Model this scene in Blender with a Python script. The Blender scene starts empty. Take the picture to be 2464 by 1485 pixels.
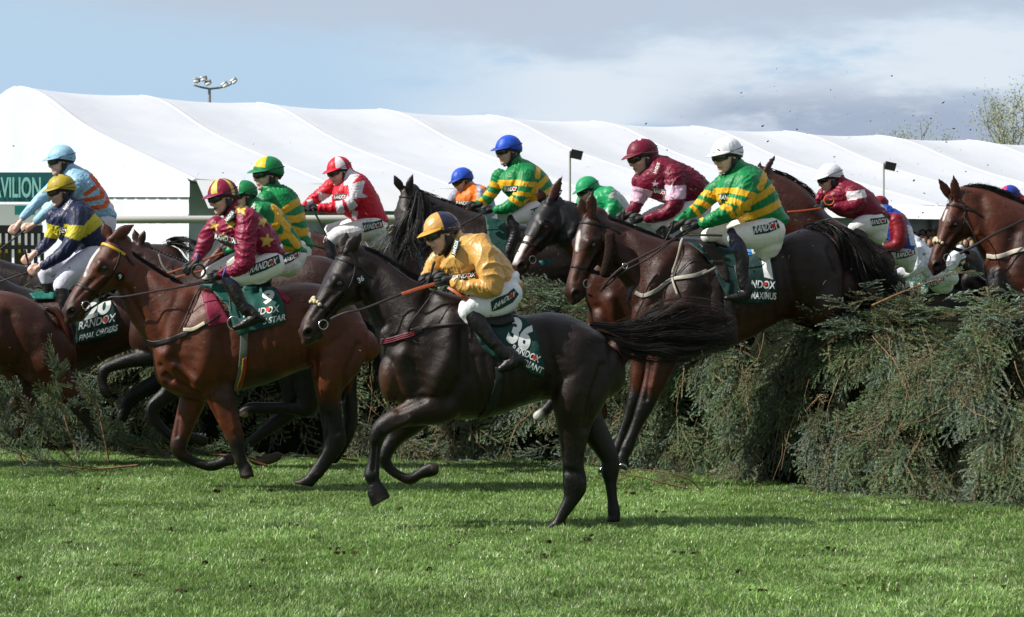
import bpy, math, random
import numpy as np
from mathutils import Vector
from mathutils.bvhtree import BVHTree
from mathutils.geometry import delaunay_2d_cdt
rad = math.radians
S = bpy.context.scene
COL = S.collection
# ------------------------------------------------------------------ camera, sky, sun, exposure
F_, CX, HY, CH = 6639.0, 1232.0, 550.0, 2.2      # focal length / frame centre / horizon in photo units, camera height in m
cam = bpy.data.cameras.new('camera'); camo = bpy.data.objects.new('camera', cam); COL.objects.link(camo)
camo.location = (0, 0, CH); camo.rotation_euler = (rad(90), 0, 0)
cam.sensor_width = 36; cam.lens = 36 * F_ / 2464; cam.shift_y = -(742.5 - HY) / 2464
cam.clip_start = 0.5; cam.clip_end = 3000
cam.dof.use_dof = True; cam.dof.focus_distance = 21.5; cam.dof.aperture_fstop = 13.0
S.camera = camo
SUN_AZ, SUN_EL = -11.0, 41.0      # sun stands to the left, a little on the photographer's side
sd = Vector((-math.cos(rad(SUN_AZ)) * math.cos(rad(SUN_EL)), math.sin(rad(SUN_AZ)) * math.cos(rad(SUN_EL)), math.sin(rad(SUN_EL))))
sun = bpy.data.lights.new('sun', 'SUN'); sun.energy = 5.0; sun.angle = rad(0.5); sun.color = (1.0, 0.955, 0.88)
suno = bpy.data.objects.new('sun', sun); COL.objects.link(suno); suno.rotation_euler = (-sd).to_track_quat('-Z', 'Y').to_euler()
suno.location = sd * 40
w = bpy.data.worlds.new('World'); S.world = w; w.use_nodes = True
S.view_settings.view_transform = 'Standard'; S.view_settings.look = 'None'; S.view_settings.gamma = 1; S.view_settings.exposure = 0.42
nt = w.node_tree; N = nt.nodes; L = nt.links
bg = N['Background']; bg.inputs[1].default_value = 0.10
sky = N.new('ShaderNodeTexSky'); sky.sky_type = 'NISHITA'; sky.sun_disc = False
sky.sun_elevation = rad(SUN_EL); sky.sun_rotation = rad(-90 + SUN_AZ); sky.air_density = 1.0; sky.dust_density = 0.6; sky.ozone_density = 1.5
tc = N.new('ShaderNodeTexCoord')
def wmath(op, a, b=None, c=None, clamp=False):
    n = N.new('ShaderNodeMath'); n.operation = op; n.use_clamp = clamp
    for i, v in enumerate((a, b, c)):
        if v is None: continue
        if isinstance(v, (int, float)): n.inputs[i].default_value = v
        else: L.new(v, n.inputs[i])
    return n.outputs[0]
sep = N.new('ShaderNodeSeparateXYZ'); L.new(tc.outputs['Generated'], sep.inputs[0])
dx, dy, dz = sep.outputs
az = wmath('ARCTAN2', dx, dy)                       # 0 straight ahead
el = wmath('ARCSINE', dz)
cmb = N.new('ShaderNodeCombineXYZ'); L.new(az, cmb.inputs[0]); L.new(wmath('MULTIPLY', el, 3.2), cmb.inputs[1])
def wnoise(scale, detail=6, rough=.55, off=0):
    mp = N.new('ShaderNodeMapping'); mp.inputs['Location'].default_value = (off, off * .7, 0); L.new(cmb.outputs[0], mp.inputs[0])
    n = N.new('ShaderNodeTexNoise'); n.inputs['Scale'].default_value = scale; n.inputs['Detail'].default_value = detail; n.inputs['Roughness'].default_value = rough
    L.new(mp.outputs[0], n.inputs[0]); return n.outputs[0]
def ramp(v, lo, hi):
    n = N.new('ShaderNodeMapRange'); n.interpolation_type = 'SMOOTHSTEP'; L.new(v, n.inputs[0]); n.inputs[1].default_value = lo; n.inputs[2].default_value = hi; return n.outputs[0]
def wmix(fac, a, b):
    n = N.new('ShaderNodeMix'); n.data_type = 'RGBA'; L.new(fac, n.inputs[0])
    for i, v in ((6, a), (7, b)):
        if isinstance(v, tuple): n.inputs[i].default_value = (*v, 1)
        else: L.new(v, n.inputs[i])
    return n.outputs[2]
K = 1 / .10
def skc(r, g, b): return (r * K * .84, g * K * .84, b * K * .84)
SKYC = dict(blue=(.42, .58, .75), pale=(.66, .73, .81), grey=(.46, .51, .61), dark=(.34, .41, .53))
n1 = wnoise(7, 7, .6); n2 = wnoise(16, 7, .6, 3.3); n3 = wnoise(5, 4, .5, 9.1)
wob = wmath('MULTIPLY', wmath('SUBTRACT', n1, .5), .07)
elw = wmath('ADD', el, wob)
azw = wmath('ADD', az, wmath('MULTIPLY', wmath('SUBTRACT', n3, .5), .12))
base = wmix(ramp(el, .02, .3), skc(*SKYC['blue']), sky.outputs[0])
# pale cloud bank in the middle-right, grey overhead bank, dark bank lower right
m_pale = wmath('MULTIPLY', wmath('MULTIPLY', ramp(azw, -.075, .02), ramp(elw, .078, .058)), ramp(n2, .3, .52))
c1 = wmix(m_pale, base, skc(*SKYC['pale']))
m_top = wmath('MULTIPLY', ramp(elw, .060, .076), ramp(wmath('ADD', azw, wmath('MULTIPLY', el, 3)), .02, .16))
m_top = wmath('MULTIPLY', m_top, .72)
c1 = wmix(m_top, c1, skc(*SKYC['grey']))
m_tl = wmath('MULTIPLY', wmath('MULTIPLY', ramp(elw, .072, .088), ramp(n1, .38, .62)), .6)
c1 = wmix(m_tl, c1, skc(.46, .52, .6))
m_dk = wmath('MULTIPLY', wmath('MULTIPLY', ramp(azw, .03, .075), ramp(elw, .062, .042)), ramp(n1, .40, .54))
c1 = wmix(m_dk, c1, skc(*SKYC['dark']))
m_hi = wmath('MULTIPLY', ramp(el, .1, .3), ramp(n3, .52, .66))
c1 = wmix(m_hi, c1, skc(.62, .66, .72))
c1 = wmix(ramp(wmath('MULTIPLY', dy, -1), -.25, .35), c1, skc(.31, .34, .38))      # unseen grey cloud added behind the camera to cut fill on the near sides
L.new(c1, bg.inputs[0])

# ------------------------------------------------------------------ helpers: photo units (x, y, z=depth offset) at distance D -> metres
def W(p, D):
    p = np.asarray(p, float); d = D + p[..., 2] * D / F_
    return np.stack([(p[..., 0] - CX) / F_ * d, d, CH - (p[..., 1] - HY) / F_ * d], -1)
def U(v, D):
    d = v[..., 1]; return np.stack([CX + v[..., 0] / d * F_, HY + (CH - v[..., 2]) / d * F_, (d - D) * F_ / D], -1)
def lin(c):
    if isinstance(c, str): c = [int(c[i:i + 2], 16) / 255 for i in (0, 2, 4)]
    return tuple(x / 12.92 if x <= .04045 else ((x + .055) / 1.055) ** 2.4 for x in c)
def cat(P, step=6.0, n=None):
    """Catmull-Rom through rows of P (first three columns are position)"""
    P = np.asarray(P, float); out = []
    Q = np.vstack([2 * P[0] - P[1], P, 2 * P[-1] - P[-2]])
    for i in range(1, len(Q) - 2):
        k = n or max(2, int(np.linalg.norm(Q[i + 1, :3] - Q[i, :3]) / step) + 1)
        for t in np.linspace(0, 1, k, endpoint=False):
            a, b, c, d = Q[i - 1:i + 3]
            v = .5 * (2 * b + (c - a) * t + (2 * a - 5 * b + 4 * c - d) * t * t + (3 * b - a - 3 * c + d) * t ** 3)
            out.append(v)
    out.append(P[-1]); return np.array(out)
def rings(C, A, B, n=18, e=2.2, caps=(1, 1)):
    """tube of superellipse rings, rounded ends"""
    C, A, B = map(lambda x: np.asarray(x, float), (C, A, B))
    th = np.linspace(0, 2 * math.pi, n, endpoint=False)
    ct, st = np.cos(th), np.sin(th)
    ct = np.sign(ct) * np.abs(ct) ** (2 / e); st = np.sign(st) * np.abs(st) ** (2 / e)
    Cs, As, Bs = [], [], []
    def cap(i, j):
        T = C[i] - C[j]; T = T / (np.linalg.norm(T) + 1e-9); h = min(np.linalg.norm(A[i]), np.linalg.norm(B[i]))
        return [(C[i] + T * h * math.sin(a), A[i] * math.cos(a), B[i] * math.cos(a)) for a in (.5, 1.0, 1.4)]
    if caps[0]:
        for c, a, b in reversed(cap(0, 1)): Cs.append(c); As.append(a); Bs.append(b)
    Cs += list(C); As += list(A); Bs += list(B)
    if caps[1]:
        for c, a, b in cap(-1, -2): Cs.append(c); As.append(a); Bs.append(b)
    Cs, As, Bs = map(np.array, (Cs, As, Bs)); m = len(Cs)
    V = (Cs[:, None] + As[:, None] * ct[None, :, None] + Bs[:, None] * st[None, :, None]).reshape(-1, 3)
    i = np.arange(m - 1)[:, None] * n; j = np.arange(n)[None]; k = (j + 1) % n
    Fq = np.stack([i + j, i + k, i + n + k, i + n + j], -1).reshape(-1, 4).tolist()
    V = np.vstack([V, Cs[0], Cs[-1]]); a0 = len(V) - 2
    for q in range(n):
        Fq.append([(q + 1) % n, q, a0]); Fq.append([(m - 1) * n + q, (m - 1) * n + (q + 1) % n, a0 + 1])
    return V, Fq
def limb(pts, wk=.9, z=0, n=16, e=2.1, step=6, caps=(1, 1)):
    """pts rows (x, y, r[, w[, dz]]) centreline in photo units"""
    P = []
    for p in pts:
        p = list(p); r = p[2]; wv = p[3] if len(p) > 3 and p[3] is not None else r * wk; dz = p[4] if len(p) > 4 else 0
        P.append((p[0], p[1], z + dz, r, wv))
    P = cat(P, step); C = P[:, :3]; T = np.gradient(C, axis=0)
    A = np.stack([T[:, 1], -T[:, 0], 0 * T[:, 0]], -1); A /= (np.linalg.norm(A, axis=1, keepdims=True) + 1e-9)
    T /= (np.linalg.norm(T, axis=1, keepdims=True) + 1e-9); B = np.cross(T, A)
    return rings(C, A * P[:, 3:4], B * P[:, 4:5], n, e, caps)
def slab(pts, z=0, n=28, e=2.3, step=8, caps=(1, 1)):
    """pts rows (x1, y1, x2, y2, w[, dz]) : two outline points and half width in depth"""
    P = []
    for p in pts:
        dz = p[5] if len(p) > 5 else 0
        P.append(((p[0] + p[2]) / 2, (p[1] + p[3]) / 2, z + dz, (p[0] - p[2]) / 2, (p[1] - p[3]) / 2, p[4]))
    P = cat(P, step); A = np.stack([P[:, 3], P[:, 4], 0 * P[:, 4]], -1); B = np.stack([0 * P[:, 5], 0 * P[:, 5], P[:, 5]], -1)
    return rings(P[:, :3], A, B, n, e, caps)
def ball(c, a, b, cc, n=20, m=12):
    """ellipsoid, centre c, three half-axis vectors"""
    c, a, b, cc = map(lambda x: np.asarray(x, float), (c, a, b, cc))
    V = []; Fq = []
    for i in range(1, m):
        ph = math.pi * i / m
        for j in range(n):
            th = 2 * math.pi * j / n; V.append(c + a * math.cos(ph) + math.sin(ph) * (b * math.cos(th) + cc * math.sin(th)))
    for i in range(m - 2):
        for j in range(n): Fq.append([i * n + j, i * n + (j + 1) % n, (i + 1) * n + (j + 1) % n, (i + 1) * n + j])
    V += [c + a, c - a]; k = len(V)
    for j in range(n): Fq.append([(j + 1) % n, j, k - 2]); Fq.append([(m - 2) * n + j, (m - 2) * n + (j + 1) % n, k - 1])
    return np.array(V), Fq
def merge(parts):
    Vs, Fs, o = [], [], 0
    for V, Fq in parts:
        Vs.append(V); Fs += [[i + o for i in f] for f in Fq]; o += len(V)
    return np.vstack(Vs), Fs
def mk_mesh(name, V, Fq, col=None, corner=False, smooth=True):
    m = bpy.data.meshes.new(name)
    if isinstance(Fq, np.ndarray):
        k = Fq.shape[1]; m.vertices.add(len(V)); m.vertices.foreach_set('co', np.asarray(V, np.float32).ravel())
        m.loops.add(Fq.size); m.loops.foreach_set('vertex_index', Fq.astype(np.int32).ravel())
        m.polygons.add(len(Fq)); m.polygons.foreach_set('loop_start', np.arange(0, Fq.size, k, dtype=np.int32))
        m.polygons.foreach_set('loop_total', np.full(len(Fq), k, np.int32)); m.update(calc_edges=True)
    else:
        m.from_pydata(np.asarray(V).tolist(), [], Fq)
    m.polygons.foreach_set('use_smooth', np.full(len(m.polygons), smooth))
    if col is not None:
        col = np.asarray(col, np.float32)
        if corner:
            at = m.color_attributes.new('Col', 'FLOAT_COLOR', 'CORNER'); lt = np.zeros(len(m.polygons), np.int32); m.polygons.foreach_get('loop_total', lt)
            c = np.repeat(col, lt, 0)
        else: at = m.color_attributes.new('Col', 'FLOAT_COLOR', 'POINT'); c = col
        at.data.foreach_set('color', np.hstack([c, np.ones((len(c), 1), np.float32)]).ravel())
    m.update(); return m
def tag(o, label=None, cat_=None, group=None, kind=None):
    if label: o['label'] = label
    if cat_: o['category'] = cat_
    if group: o['group'] = group
    if kind: o['kind'] = kind
    return o
ROOT_OFF = {}
def obj(name, V, Fq, mat, parent=None, col=None, corner=False, smooth=True, base=None):
    """one mesh object; vertices are given in world metres"""
    V = np.asarray(V, float)
    if parent is None:
        b = np.array(base if base is not None else ((V[:, 0].min() + V[:, 0].max()) / 2, (V[:, 1].min() + V[:, 1].max()) / 2, V[:, 2].min()))
    else:
        p = parent
        b = ROOT_OFF[p.name]
    m = mk_mesh(name, V - b, Fq, col, corner, smooth); m.materials.append(mat)
    o = bpy.data.objects.new(name, m); COL.objects.link(o); ROOT_OFF[o.name] = b
    if parent is None: o.location = b
    else: o.parent = parent
    return o
def empty(name, loc):
    o = bpy.data.objects.new(name, None); COL.objects.link(o); o.location = loc; ROOT_OFF[o.name] = np.array(loc, float); return o
def remesh(V, Fq, vox):
    m = mk_mesh('tmp', V, Fq); o = bpy.data.objects.new('tmp', m); COL.objects.link(o)
    md = o.modifiers.new('r', 'REMESH'); md.mode = 'VOXEL'; md.voxel_size = vox
    dg = bpy.context.evaluated_depsgraph_get(); e = o.evaluated_get(dg); me = e.to_mesh()
    nv = len(me.vertices); co = np.zeros(nv * 3, np.float32); me.vertices.foreach_get('co', co); co = co.reshape(-1, 3).astype(float)
    lt = np.zeros(len(me.polygons), np.int32); me.polygons.foreach_get('loop_total', lt)
    li = np.zeros(len(me.loops), np.int32); me.loops.foreach_get('vertex_index', li)
    e.to_mesh_clear(); bpy.data.objects.remove(o); bpy.data.meshes.remove(m)
    if (lt == 4).all(): Fa = li.reshape(-1, 4)
    else:
        st = np.concatenate([[0], np.cumsum(lt)[:-1]]); Fa = [li[s:s + k].tolist() for s, k in zip(st, lt)]
        Fa = np.array([f if len(f) == 4 else f + [f[-1]] for f in Fa if len(f) in (3, 4)])
    return co, Fa
def edges_of(Fa):
    e = np.vstack([Fa[:, [0, 1]], Fa[:, [1, 2]], Fa[:, [2, 3]], Fa[:, [3, 0]]]); e = e[e[:, 0] != e[:, 1]]; return e
def smooth_(V, Fa, it=6, lam=.5, mu=-.34):
    e = edges_of(Fa); n = len(V); i = np.concatenate([e[:, 0], e[:, 1]]); j = np.concatenate([e[:, 1], e[:, 0]])
    dg = np.maximum(np.bincount(i, minlength=n), 1)
    for k in range(it * 2):
        f = lam if k % 2 == 0 else mu
        if f == 0: continue
        av = np.stack([np.bincount(i, V[j, c], n) for c in range(3)], -1) / dg[:, None]
        V = V + f * (av - V)
    return V
def normals(V, Fa):
    n = np.cross(V[Fa[:, 2]] - V[Fa[:, 0]], V[Fa[:, 3]] - V[Fa[:, 1]]); N_ = np.zeros_like(V)
    for k in range(4):
        for c in range(3): N_[:, c] += np.bincount(Fa[:, k], n[:, c], len(V))
    return N_ / (np.linalg.norm(N_, axis=1, keepdims=True) + 1e-12)
def seg_dist(P, pts):
    """distance of points P (n,2|3) to polyline pts; returns (d, param)"""
    pts = np.asarray(pts, float); P = P[:, :pts.shape[1]]; best = np.full(len(P), 1e9); tt = np.zeros(len(P)); m = max(1, len(pts) - 1)
    if len(pts) == 1: return np.linalg.norm(P - pts[0], axis=1), tt
    for i in range(m):
        a, b = pts[i], pts[i + 1]; ab = b - a; t = np.clip(((P - a) @ ab) / (ab @ ab + 1e-9), 0, 1)
        d = np.linalg.norm(P - a - t[:, None] * ab, axis=1); k = d < best; best[k] = d[k]; tt[k] = (i + t[k]) / m
    return best, tt
def in_poly(P, poly):
    x, y = P[:, 0], P[:, 1]; r = np.zeros(len(P), bool); n = len(poly)
    for i in range(n):
        x1, y1 = poly[i]; x2, y2 = poly[(i + 1) % n]
        c = ((y1 > y) != (y2 > y)); r ^= c & (x < (x2 - x1) * (y - y1) / ((y2 - y1) if y2 != y1 else 1e-9) + x1)
    return r
def sines(P, freq, seed, n=7):
    r = np.random.RandomState(seed); v = np.zeros(len(P))
    for _ in range(n):
        k = r.normal(size=3); k /= np.linalg.norm(k); v += np.sin(P @ k * freq * r.uniform(.6, 1.5) + r.uniform(0, 6.3))
    return v / math.sqrt(n)
def folds(P, freq, seed):
    w_ = np.stack([sines(P, freq * .45, seed + q, 4) for q in range(3)], -1)
    return 1 - np.minimum(1, np.abs(sines(P + w_ * .9 / freq, freq, seed + 5, 5)) * 1.3)
def creases(P, seed, freq=75):
    out = np.zeros(len(P)); r = np.random.RandomState(seed)
    w_ = np.stack([sines(P, 14, seed + q, 4) for q in range(3)], -1) * .035
    for k in range(3):
        d = r.normal(size=3); d /= np.linalg.norm(d); Q = P + w_; al = Q @ d; Q = Q - np.outer(al, d) * .72       # long along d
        v = 1 - np.minimum(1, np.abs(sines(Q, freq * (1 + .35 * k), seed + 9 * k, 3)) * 1.15); m = np.clip(.5 + .8 * sines(P, 9, seed + 50 + k, 3), 0, 1)
        out += v ** 1.6 * m * (1, .8, .6)[k]
    return out
def bvh(V, Fa):
    return BVHTree.FromPolygons(np.asarray(V).tolist(), [list(map(int, f)) for f in Fa])
CAMP = Vector((0, 0, CH))
def cast(tree, x, y):
    d = Vector(((x - CX) / F_, 1, -(y - HY) / F_)).normalized()
    h = tree.ray_cast(CAMP, d, 200)
    return h, d

# ------------------------------------------------------------------ materials
def mat(name, base=None, rough=.5, attr=False, spec=.5, bump=None, noise=None, sheen=0, metal=0, coat=0, sss=0, ridge=None, rnoise=None, extra=None):
    m = bpy.data.materials.new(name); m.use_nodes = True; nt = m.node_tree; N = nt.nodes; L = nt.links; b = N['Principled BSDF']
    b.inputs['Roughness'].default_value = rough; b.inputs['Specular IOR Level'].default_value = spec; b.inputs['Metallic'].default_value = metal
    b.inputs['Sheen Weight'].default_value = sheen; b.inputs['Coat Weight'].default_value = coat
    if sss: b.inputs['Subsurface Weight'].default_value = sss; b.inputs['Subsurface Radius'].default_value = (.01, .004, .002)
    tc = N.new('ShaderNodeTexCoord')
    if attr:
        a = N.new('ShaderNodeAttribute'); a.attribute_name = 'Col'; src = a.outputs[0]
    else:
        a = N.new('ShaderNodeRGB'); a.outputs[0].default_value = (*lin(base), 1) if isinstance(base, str) else (*base, 1); src = a.outputs[0]
    if noise:
        for (sc, lo, hi) in noise:
            n = N.new('ShaderNodeTexNoise'); n.inputs['Scale'].default_value = sc; n.inputs['Detail'].default_value = 5; L.new(tc.outputs['Object'], n.inputs[0])
            r = N.new('ShaderNodeMapRange'); L.new(n.outputs[0], r.inputs[0]); r.inputs[1].default_value = .3; r.inputs[2].default_value = .7; r.inputs[3].default_value = lo; r.inputs[4].default_value = hi
            x = N.new('ShaderNodeVectorMath'); x.operation = 'SCALE'; L.new(src, x.inputs[0]); L.new(r.outputs[0], x.inputs['Scale']); src = x.outputs[0]
    L.new(src, b.inputs['Base Color'])
    if rnoise:
        n = N.new('ShaderNodeTexNoise'); n.inputs['Scale'].default_value = rnoise[0]; n.inputs['Detail'].default_value = 4; L.new(tc.outputs['Object'], n.inputs[0])
        r = N.new('ShaderNodeMapRange'); L.new(n.outputs[0], r.inputs[0]); r.inputs[1].default_value = .3; r.inputs[2].default_value = .7; r.inputs[3].default_value = rnoise[1]; r.inputs[4].default_value = rnoise[2]
        L.new(r.outputs[0], b.inputs['Roughness'])
    if bump:
        prev = None
        for (sc, st, ds, dist) in (ridge or []):
            n = N.new('ShaderNodeTexNoise'); n.noise_type = 'RIDGED_MULTIFRACTAL'; n.inputs['Scale'].default_value = sc; n.inputs['Detail'].default_value = 2; n.inputs['Distortion'].default_value = ds; L.new(tc.outputs['Object'], n.inputs[0])
            bp = N.new('ShaderNodeBump'); bp.inputs['Strength'].default_value = st; bp.inputs['Distance'].default_value = dist; L.new(n.outputs[0], bp.inputs['Height'])
            if prev: L.new(prev.outputs[0], bp.inputs['Normal'])
            prev = bp
        for (sc, st, ds, dist) in bump:
            n = N.new('ShaderNodeTexNoise'); n.inputs['Scale'].default_value = sc; n.inputs['Detail'].default_value = 4; n.inputs['Distortion'].default_value = ds; L.new(tc.outputs['Object'], n.inputs[0])
            bp = N.new('ShaderNodeBump'); bp.inputs['Strength'].default_value = st; bp.inputs['Distance'].default_value = dist; L.new(n.outputs[0], bp.inputs['Height'])
            if prev: L.new(prev.outputs[0], bp.inputs['Normal'])
            prev = bp
        L.new(prev.outputs[0], b.inputs['Normal'])
    if extra: extra(nt, b, src)
    return m
M = dict(
    coat=mat('horse_coat', attr=True, rough=.4, spec=.38, bump=[(11, .32, .8, .02), (46, .14, 1.5, .006), (170, .5, 0, .003), (420, .8, 0, .002)], noise=[(6, .75, 1.25), (70, .85, 1.15)], rnoise=(8, .28, .50)),
    silk=mat('racing_silk', attr=True, rough=.46, spec=.32, bump=[(30, .35, 1.2, .010), (110, .2, .5, .003)], noise=[(30, .92, 1.06)]),
    satin=mat('gold_satin', attr=True, rough=.33, spec=.5, bump=[(28, .35, 1.4, .012), (90, .15, .5, .003)], noise=[(20, .92, 1.06)]),
    breech=mat('white_breeches', attr=True, rough=.55, spec=.35, ridge=[(9, .4, .4, .010)], bump=[(60, .3, .9, .006)], noise=[(12, .93, 1.03), (90, .9, 1.04)]),
    leather=mat('black_leather', attr=True, rough=.32, spec=.5, bump=[(38, .5, .6, .01), (160, .25, 0, .002)], noise=[(30, .7, 1.35)], rnoise=(22, .22, .6)),
    tack=mat('tack_leather', attr=True, rough=.5, spec=.4, bump=[(120, .3, 0, .002)], noise=[(60, .8, 1.2)]),
    glove=mat('knit_glove', (.012, .012, .014), rough=.65, bump=[(150, .4, 0, .003)]),
    skin=mat('skin', attr=True, rough=.45, spec=.4, sss=.12, bump=[(120, .2, 0, .002)], noise=[(45, .9, 1.1)]),
    cloth=mat('saddle_cloth', attr=True, rough=.6, spec=.3, bump=[(20, .5, .6, .012), (400, .3, 0, .001)], noise=[(14, .85, 1.15)]),
    print_=mat('printed_lettering', attr=True, rough=.55, spec=.3, noise=[(150, .92, 1.04)]),
    hair=mat('horse_hair', attr=True, rough=.42, spec=.5, noise=[(25, .6, 1.5)]),
    eye=mat('dark_eye', (.006, .004, .003), rough=.06, spec=.8, coat=.5),
    lens=mat('goggle_lens', (.015, .02, .015), rough=.08, spec=1.0, coat=1.0, metal=.3),
    rubber=mat('black_rubber', (.012, .012, .013), rough=.5, bump=[(90, .3, 0, .003)]),
    steel=mat('bright_steel', (.55, .55, .56), rough=.22, metal=1.0),
    fleece=mat('woolly_fleece', attr=True, rough=.9, spec=.1, bump=[(90, 1.0, 0, .012)], noise=[(60, .75, 1.2)]),
)
# ------------------------------------------------------------------ ribbons, straps, decals, hair
def ribbon(P, Nn, wd, th, closed=False):
    """flat band through world points P with surface normals Nn"""
    P = np.asarray(P, float); Nn = np.asarray(Nn, float)
    T = np.gradient(P, axis=0)
    if closed: T[0] = T[-1] = P[1] - P[-2]
    T /= (np.linalg.norm(T, axis=1, keepdims=True) + 1e-9)
    Nn = Nn - T * (Nn * T).sum(1, keepdims=True); Nn /= (np.linalg.norm(Nn, axis=1, keepdims=True) + 1e-9)
    Bn = np.cross(T, Nn); wd = np.broadcast_to(np.asarray(wd, float).reshape(-1, 1), (len(P), 1))
    return rings(P, Nn * th, Bn * wd / 2, 10, 3.2, (0, 0) if closed else (1, 1))
def surf(tree, D, px, step=4, off=.006):
    """camera rays through photo points onto a surface -> world points, normals"""
    px = [tuple(p) if len(p) > 2 else (p[0], p[1], 0) for p in px]
    Q = cat(px, step) if len(px) > 1 else np.array(px, float)
    out, nn, miss = [], [], []
    for q in Q:
        (h, n, i, d), dr = cast(tree, q[0], q[1])
        if h is None: out.append(None); nn.append(None)
        else:
            if n.dot(dr) > 0: n = -n
            out.append(np.array(h + n * off)); nn.append(np.array(n))
    ok = [i for i, o in enumerate(out) if o is not None]
    if not ok:
        return W(np.c_[Q[:, :2], np.zeros(len(Q))], D), np.tile([0, -1., 0], (len(Q), 1))
    for i, o in enumerate(out):
        if o is None:
            j = min(ok, key=lambda k: abs(k - i)); dd = out[j][1]
            out[i] = np.array([(Q[i][0] - CX) / F_ * dd, dd, CH - (Q[i][1] - HY) / F_ * dd]); nn[i] = nn[j]
    return np.array(out), np.array(nn)
def relax(P, Nn, k=3):
    P = P.copy(); Nn = Nn.copy()
    for _ in range(k):
        P[1:-1] = P[1:-1] * .5 + (P[:-2] + P[2:]) * .25; Nn[1:-1] = Nn[1:-1] * .5 + (Nn[:-2] + Nn[2:]) * .25
    return P, Nn
def strap(name, parent, tree, D, px, wpx, color, off=.007, th=.003, m=None, rl=2):
    P, Nn = relax(*surf(tree, D, px, off=off), rl); V, Fq = ribbon(P, Nn, wpx * D / F_, th)
    return obj(name, V, Fq, m or M['tack'], parent, np.tile(lin(color), (len(V), 1)))
def rein(name, parent, D, px, wpx, color, z0=0, m=None, th=.003):
    P = cat([(p[0], p[1], z0 + (p[2] if len(p) > 2 else 0)) for p in px], 6); P = W(P, D)
    V, Fq = ribbon(P, np.tile([0, -1., .2], (len(P), 1)), wpx * D / F_, th)
    return obj(name, V, Fq, m or M['tack'], parent, np.tile(lin(color), (len(V), 1)))
def patch(tree, D, poly, off=.008, gs=5, fold=0, seed=0, hang=None):
    """sheet cut to a photo outline and laid on the surface behind it"""
    poly = np.asarray(poly, float); B = []
    for i in range(len(poly)):
        a, b = poly[i], poly[(i + 1) % len(poly)]; k = max(1, int(np.linalg.norm(b - a) / gs))
        for t in range(k): B.append(a + (b - a) * t / k)
    B = np.array(B); x0, y0 = B.min(0); x1, y1 = B.max(0)
    gx, gy = np.meshgrid(np.arange(x0, x1, gs), np.arange(y0, y1, gs)); G = np.c_[gx.ravel(), gy.ravel()]; G = G[in_poly(G, poly)]
    d, _ = seg_dist(G, np.vstack([B, B[:1]])); G = G[d > gs * .55]
    allp = [Vector(p) for p in np.vstack([B, G])]
    vs, es, fs, *_ = delaunay_2d_cdt(allp, [(i, (i + 1) % len(B)) for i in range(len(B))], [list(range(len(B)))], 1, 1e-4)
    V2 = np.array([tuple(v) for v in vs]); cast_ok = []; dd = np.full(len(V2), np.nan)
    for i, (x, y) in enumerate(V2):
        (h, n, _, _), dr = cast(tree, x, y)
        if h is not None: dd[i] = h[1]
    if hang is not None:
        dd = np.where(np.isnan(dd), hang, dd)
    ok = ~np.isnan(dd)
    if not ok.any(): dd[:] = D
    else:
        idx = np.where(~ok)[0]
        for i in idx: j = np.argmin(((V2[ok] - V2[i]) ** 2).sum(1)); dd[i] = dd[ok][j]
    # soften depth steps
    e = set()
    for f in fs:
        for a, b in zip(f, f[1:] + f[:1]): e.add((a, b)); e.add((b, a))
    e = np.array(list(e)); dgr = np.maximum(np.bincount(e[:, 0], minlength=len(V2)), 1)
    for _ in range(4): dd = np.minimum(dd, .4 * dd + .6 * np.bincount(e[:, 0], dd[e[:, 1]], len(V2)) / dgr)
    dd = dd - off
    V = np.stack([(V2[:, 0] - CX) / F_ * dd, dd, CH - (V2[:, 1] - HY) / F_ * dd], -1)
    if fold: V[:, 1] -= fold * folds(V, 22, seed)
    return V, [list(f) for f in fs], V2
def thicken(V, fs, t=.004):
    """give a sheet a back and an edge"""
    n = len(V); B = V + np.array([0, t, 0]); e = {}
    for f in fs:
        for a, b in zip(f, f[1:] + f[:1]): e[(a, b)] = 1
    F2 = fs + [[i + n for i in reversed(f)] for f in fs] + [[b, a, a + n, b + n] for (a, b) in e if (b, a) not in e]
    return np.vstack([V, B]), F2
def flatpatch(name, parent, tree, D, poly, color, m='cloth', off=.008, gs=5, fold=0, seed=0, thick=.004, hang=None):
    V, fs, V2 = patch(tree, D, poly, off, gs, fold, seed, hang); V, fs = thicken(V, fs, thick)
    c = np.tile(lin(color), (len(V), 1)) if not callable(color) else np.vstack([color(V2)] * 2)
    o = obj(name, V, fs, M[m], parent, c); return o, bvh_any(V, fs)
def bvh_any(V, fs): return BVHTree.FromPolygons(np.asarray(V).tolist(), fs)
_txt = {}
def text2d(s, bold=.02):
    k = (s, bold)
    if k in _txt: return _txt[k]
    c = bpy.data.curves.new('t', 'FONT'); c.body = s; c.offset = bold; c.resolution_u = 4; c.align_x = 'CENTER'; c.align_y = 'CENTER'
    o = bpy.data.objects.new('t', c); COL.objects.link(o); dg = bpy.context.evaluated_depsgraph_get(); me = o.evaluated_get(dg).to_mesh()
    V = np.array([v.co[:2] for v in me.vertices]); fs = [list(p.vertices) for p in me.polygons]
    o.evaluated_get(dg).to_mesh_clear(); bpy.data.objects.remove(o); bpy.data.curves.remove(c)
    lo, hi = V.min(0), V.max(0); V = (V - (lo + hi) / 2) / (hi - lo); _txt[k] = (V, fs); return _txt[k]
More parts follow.
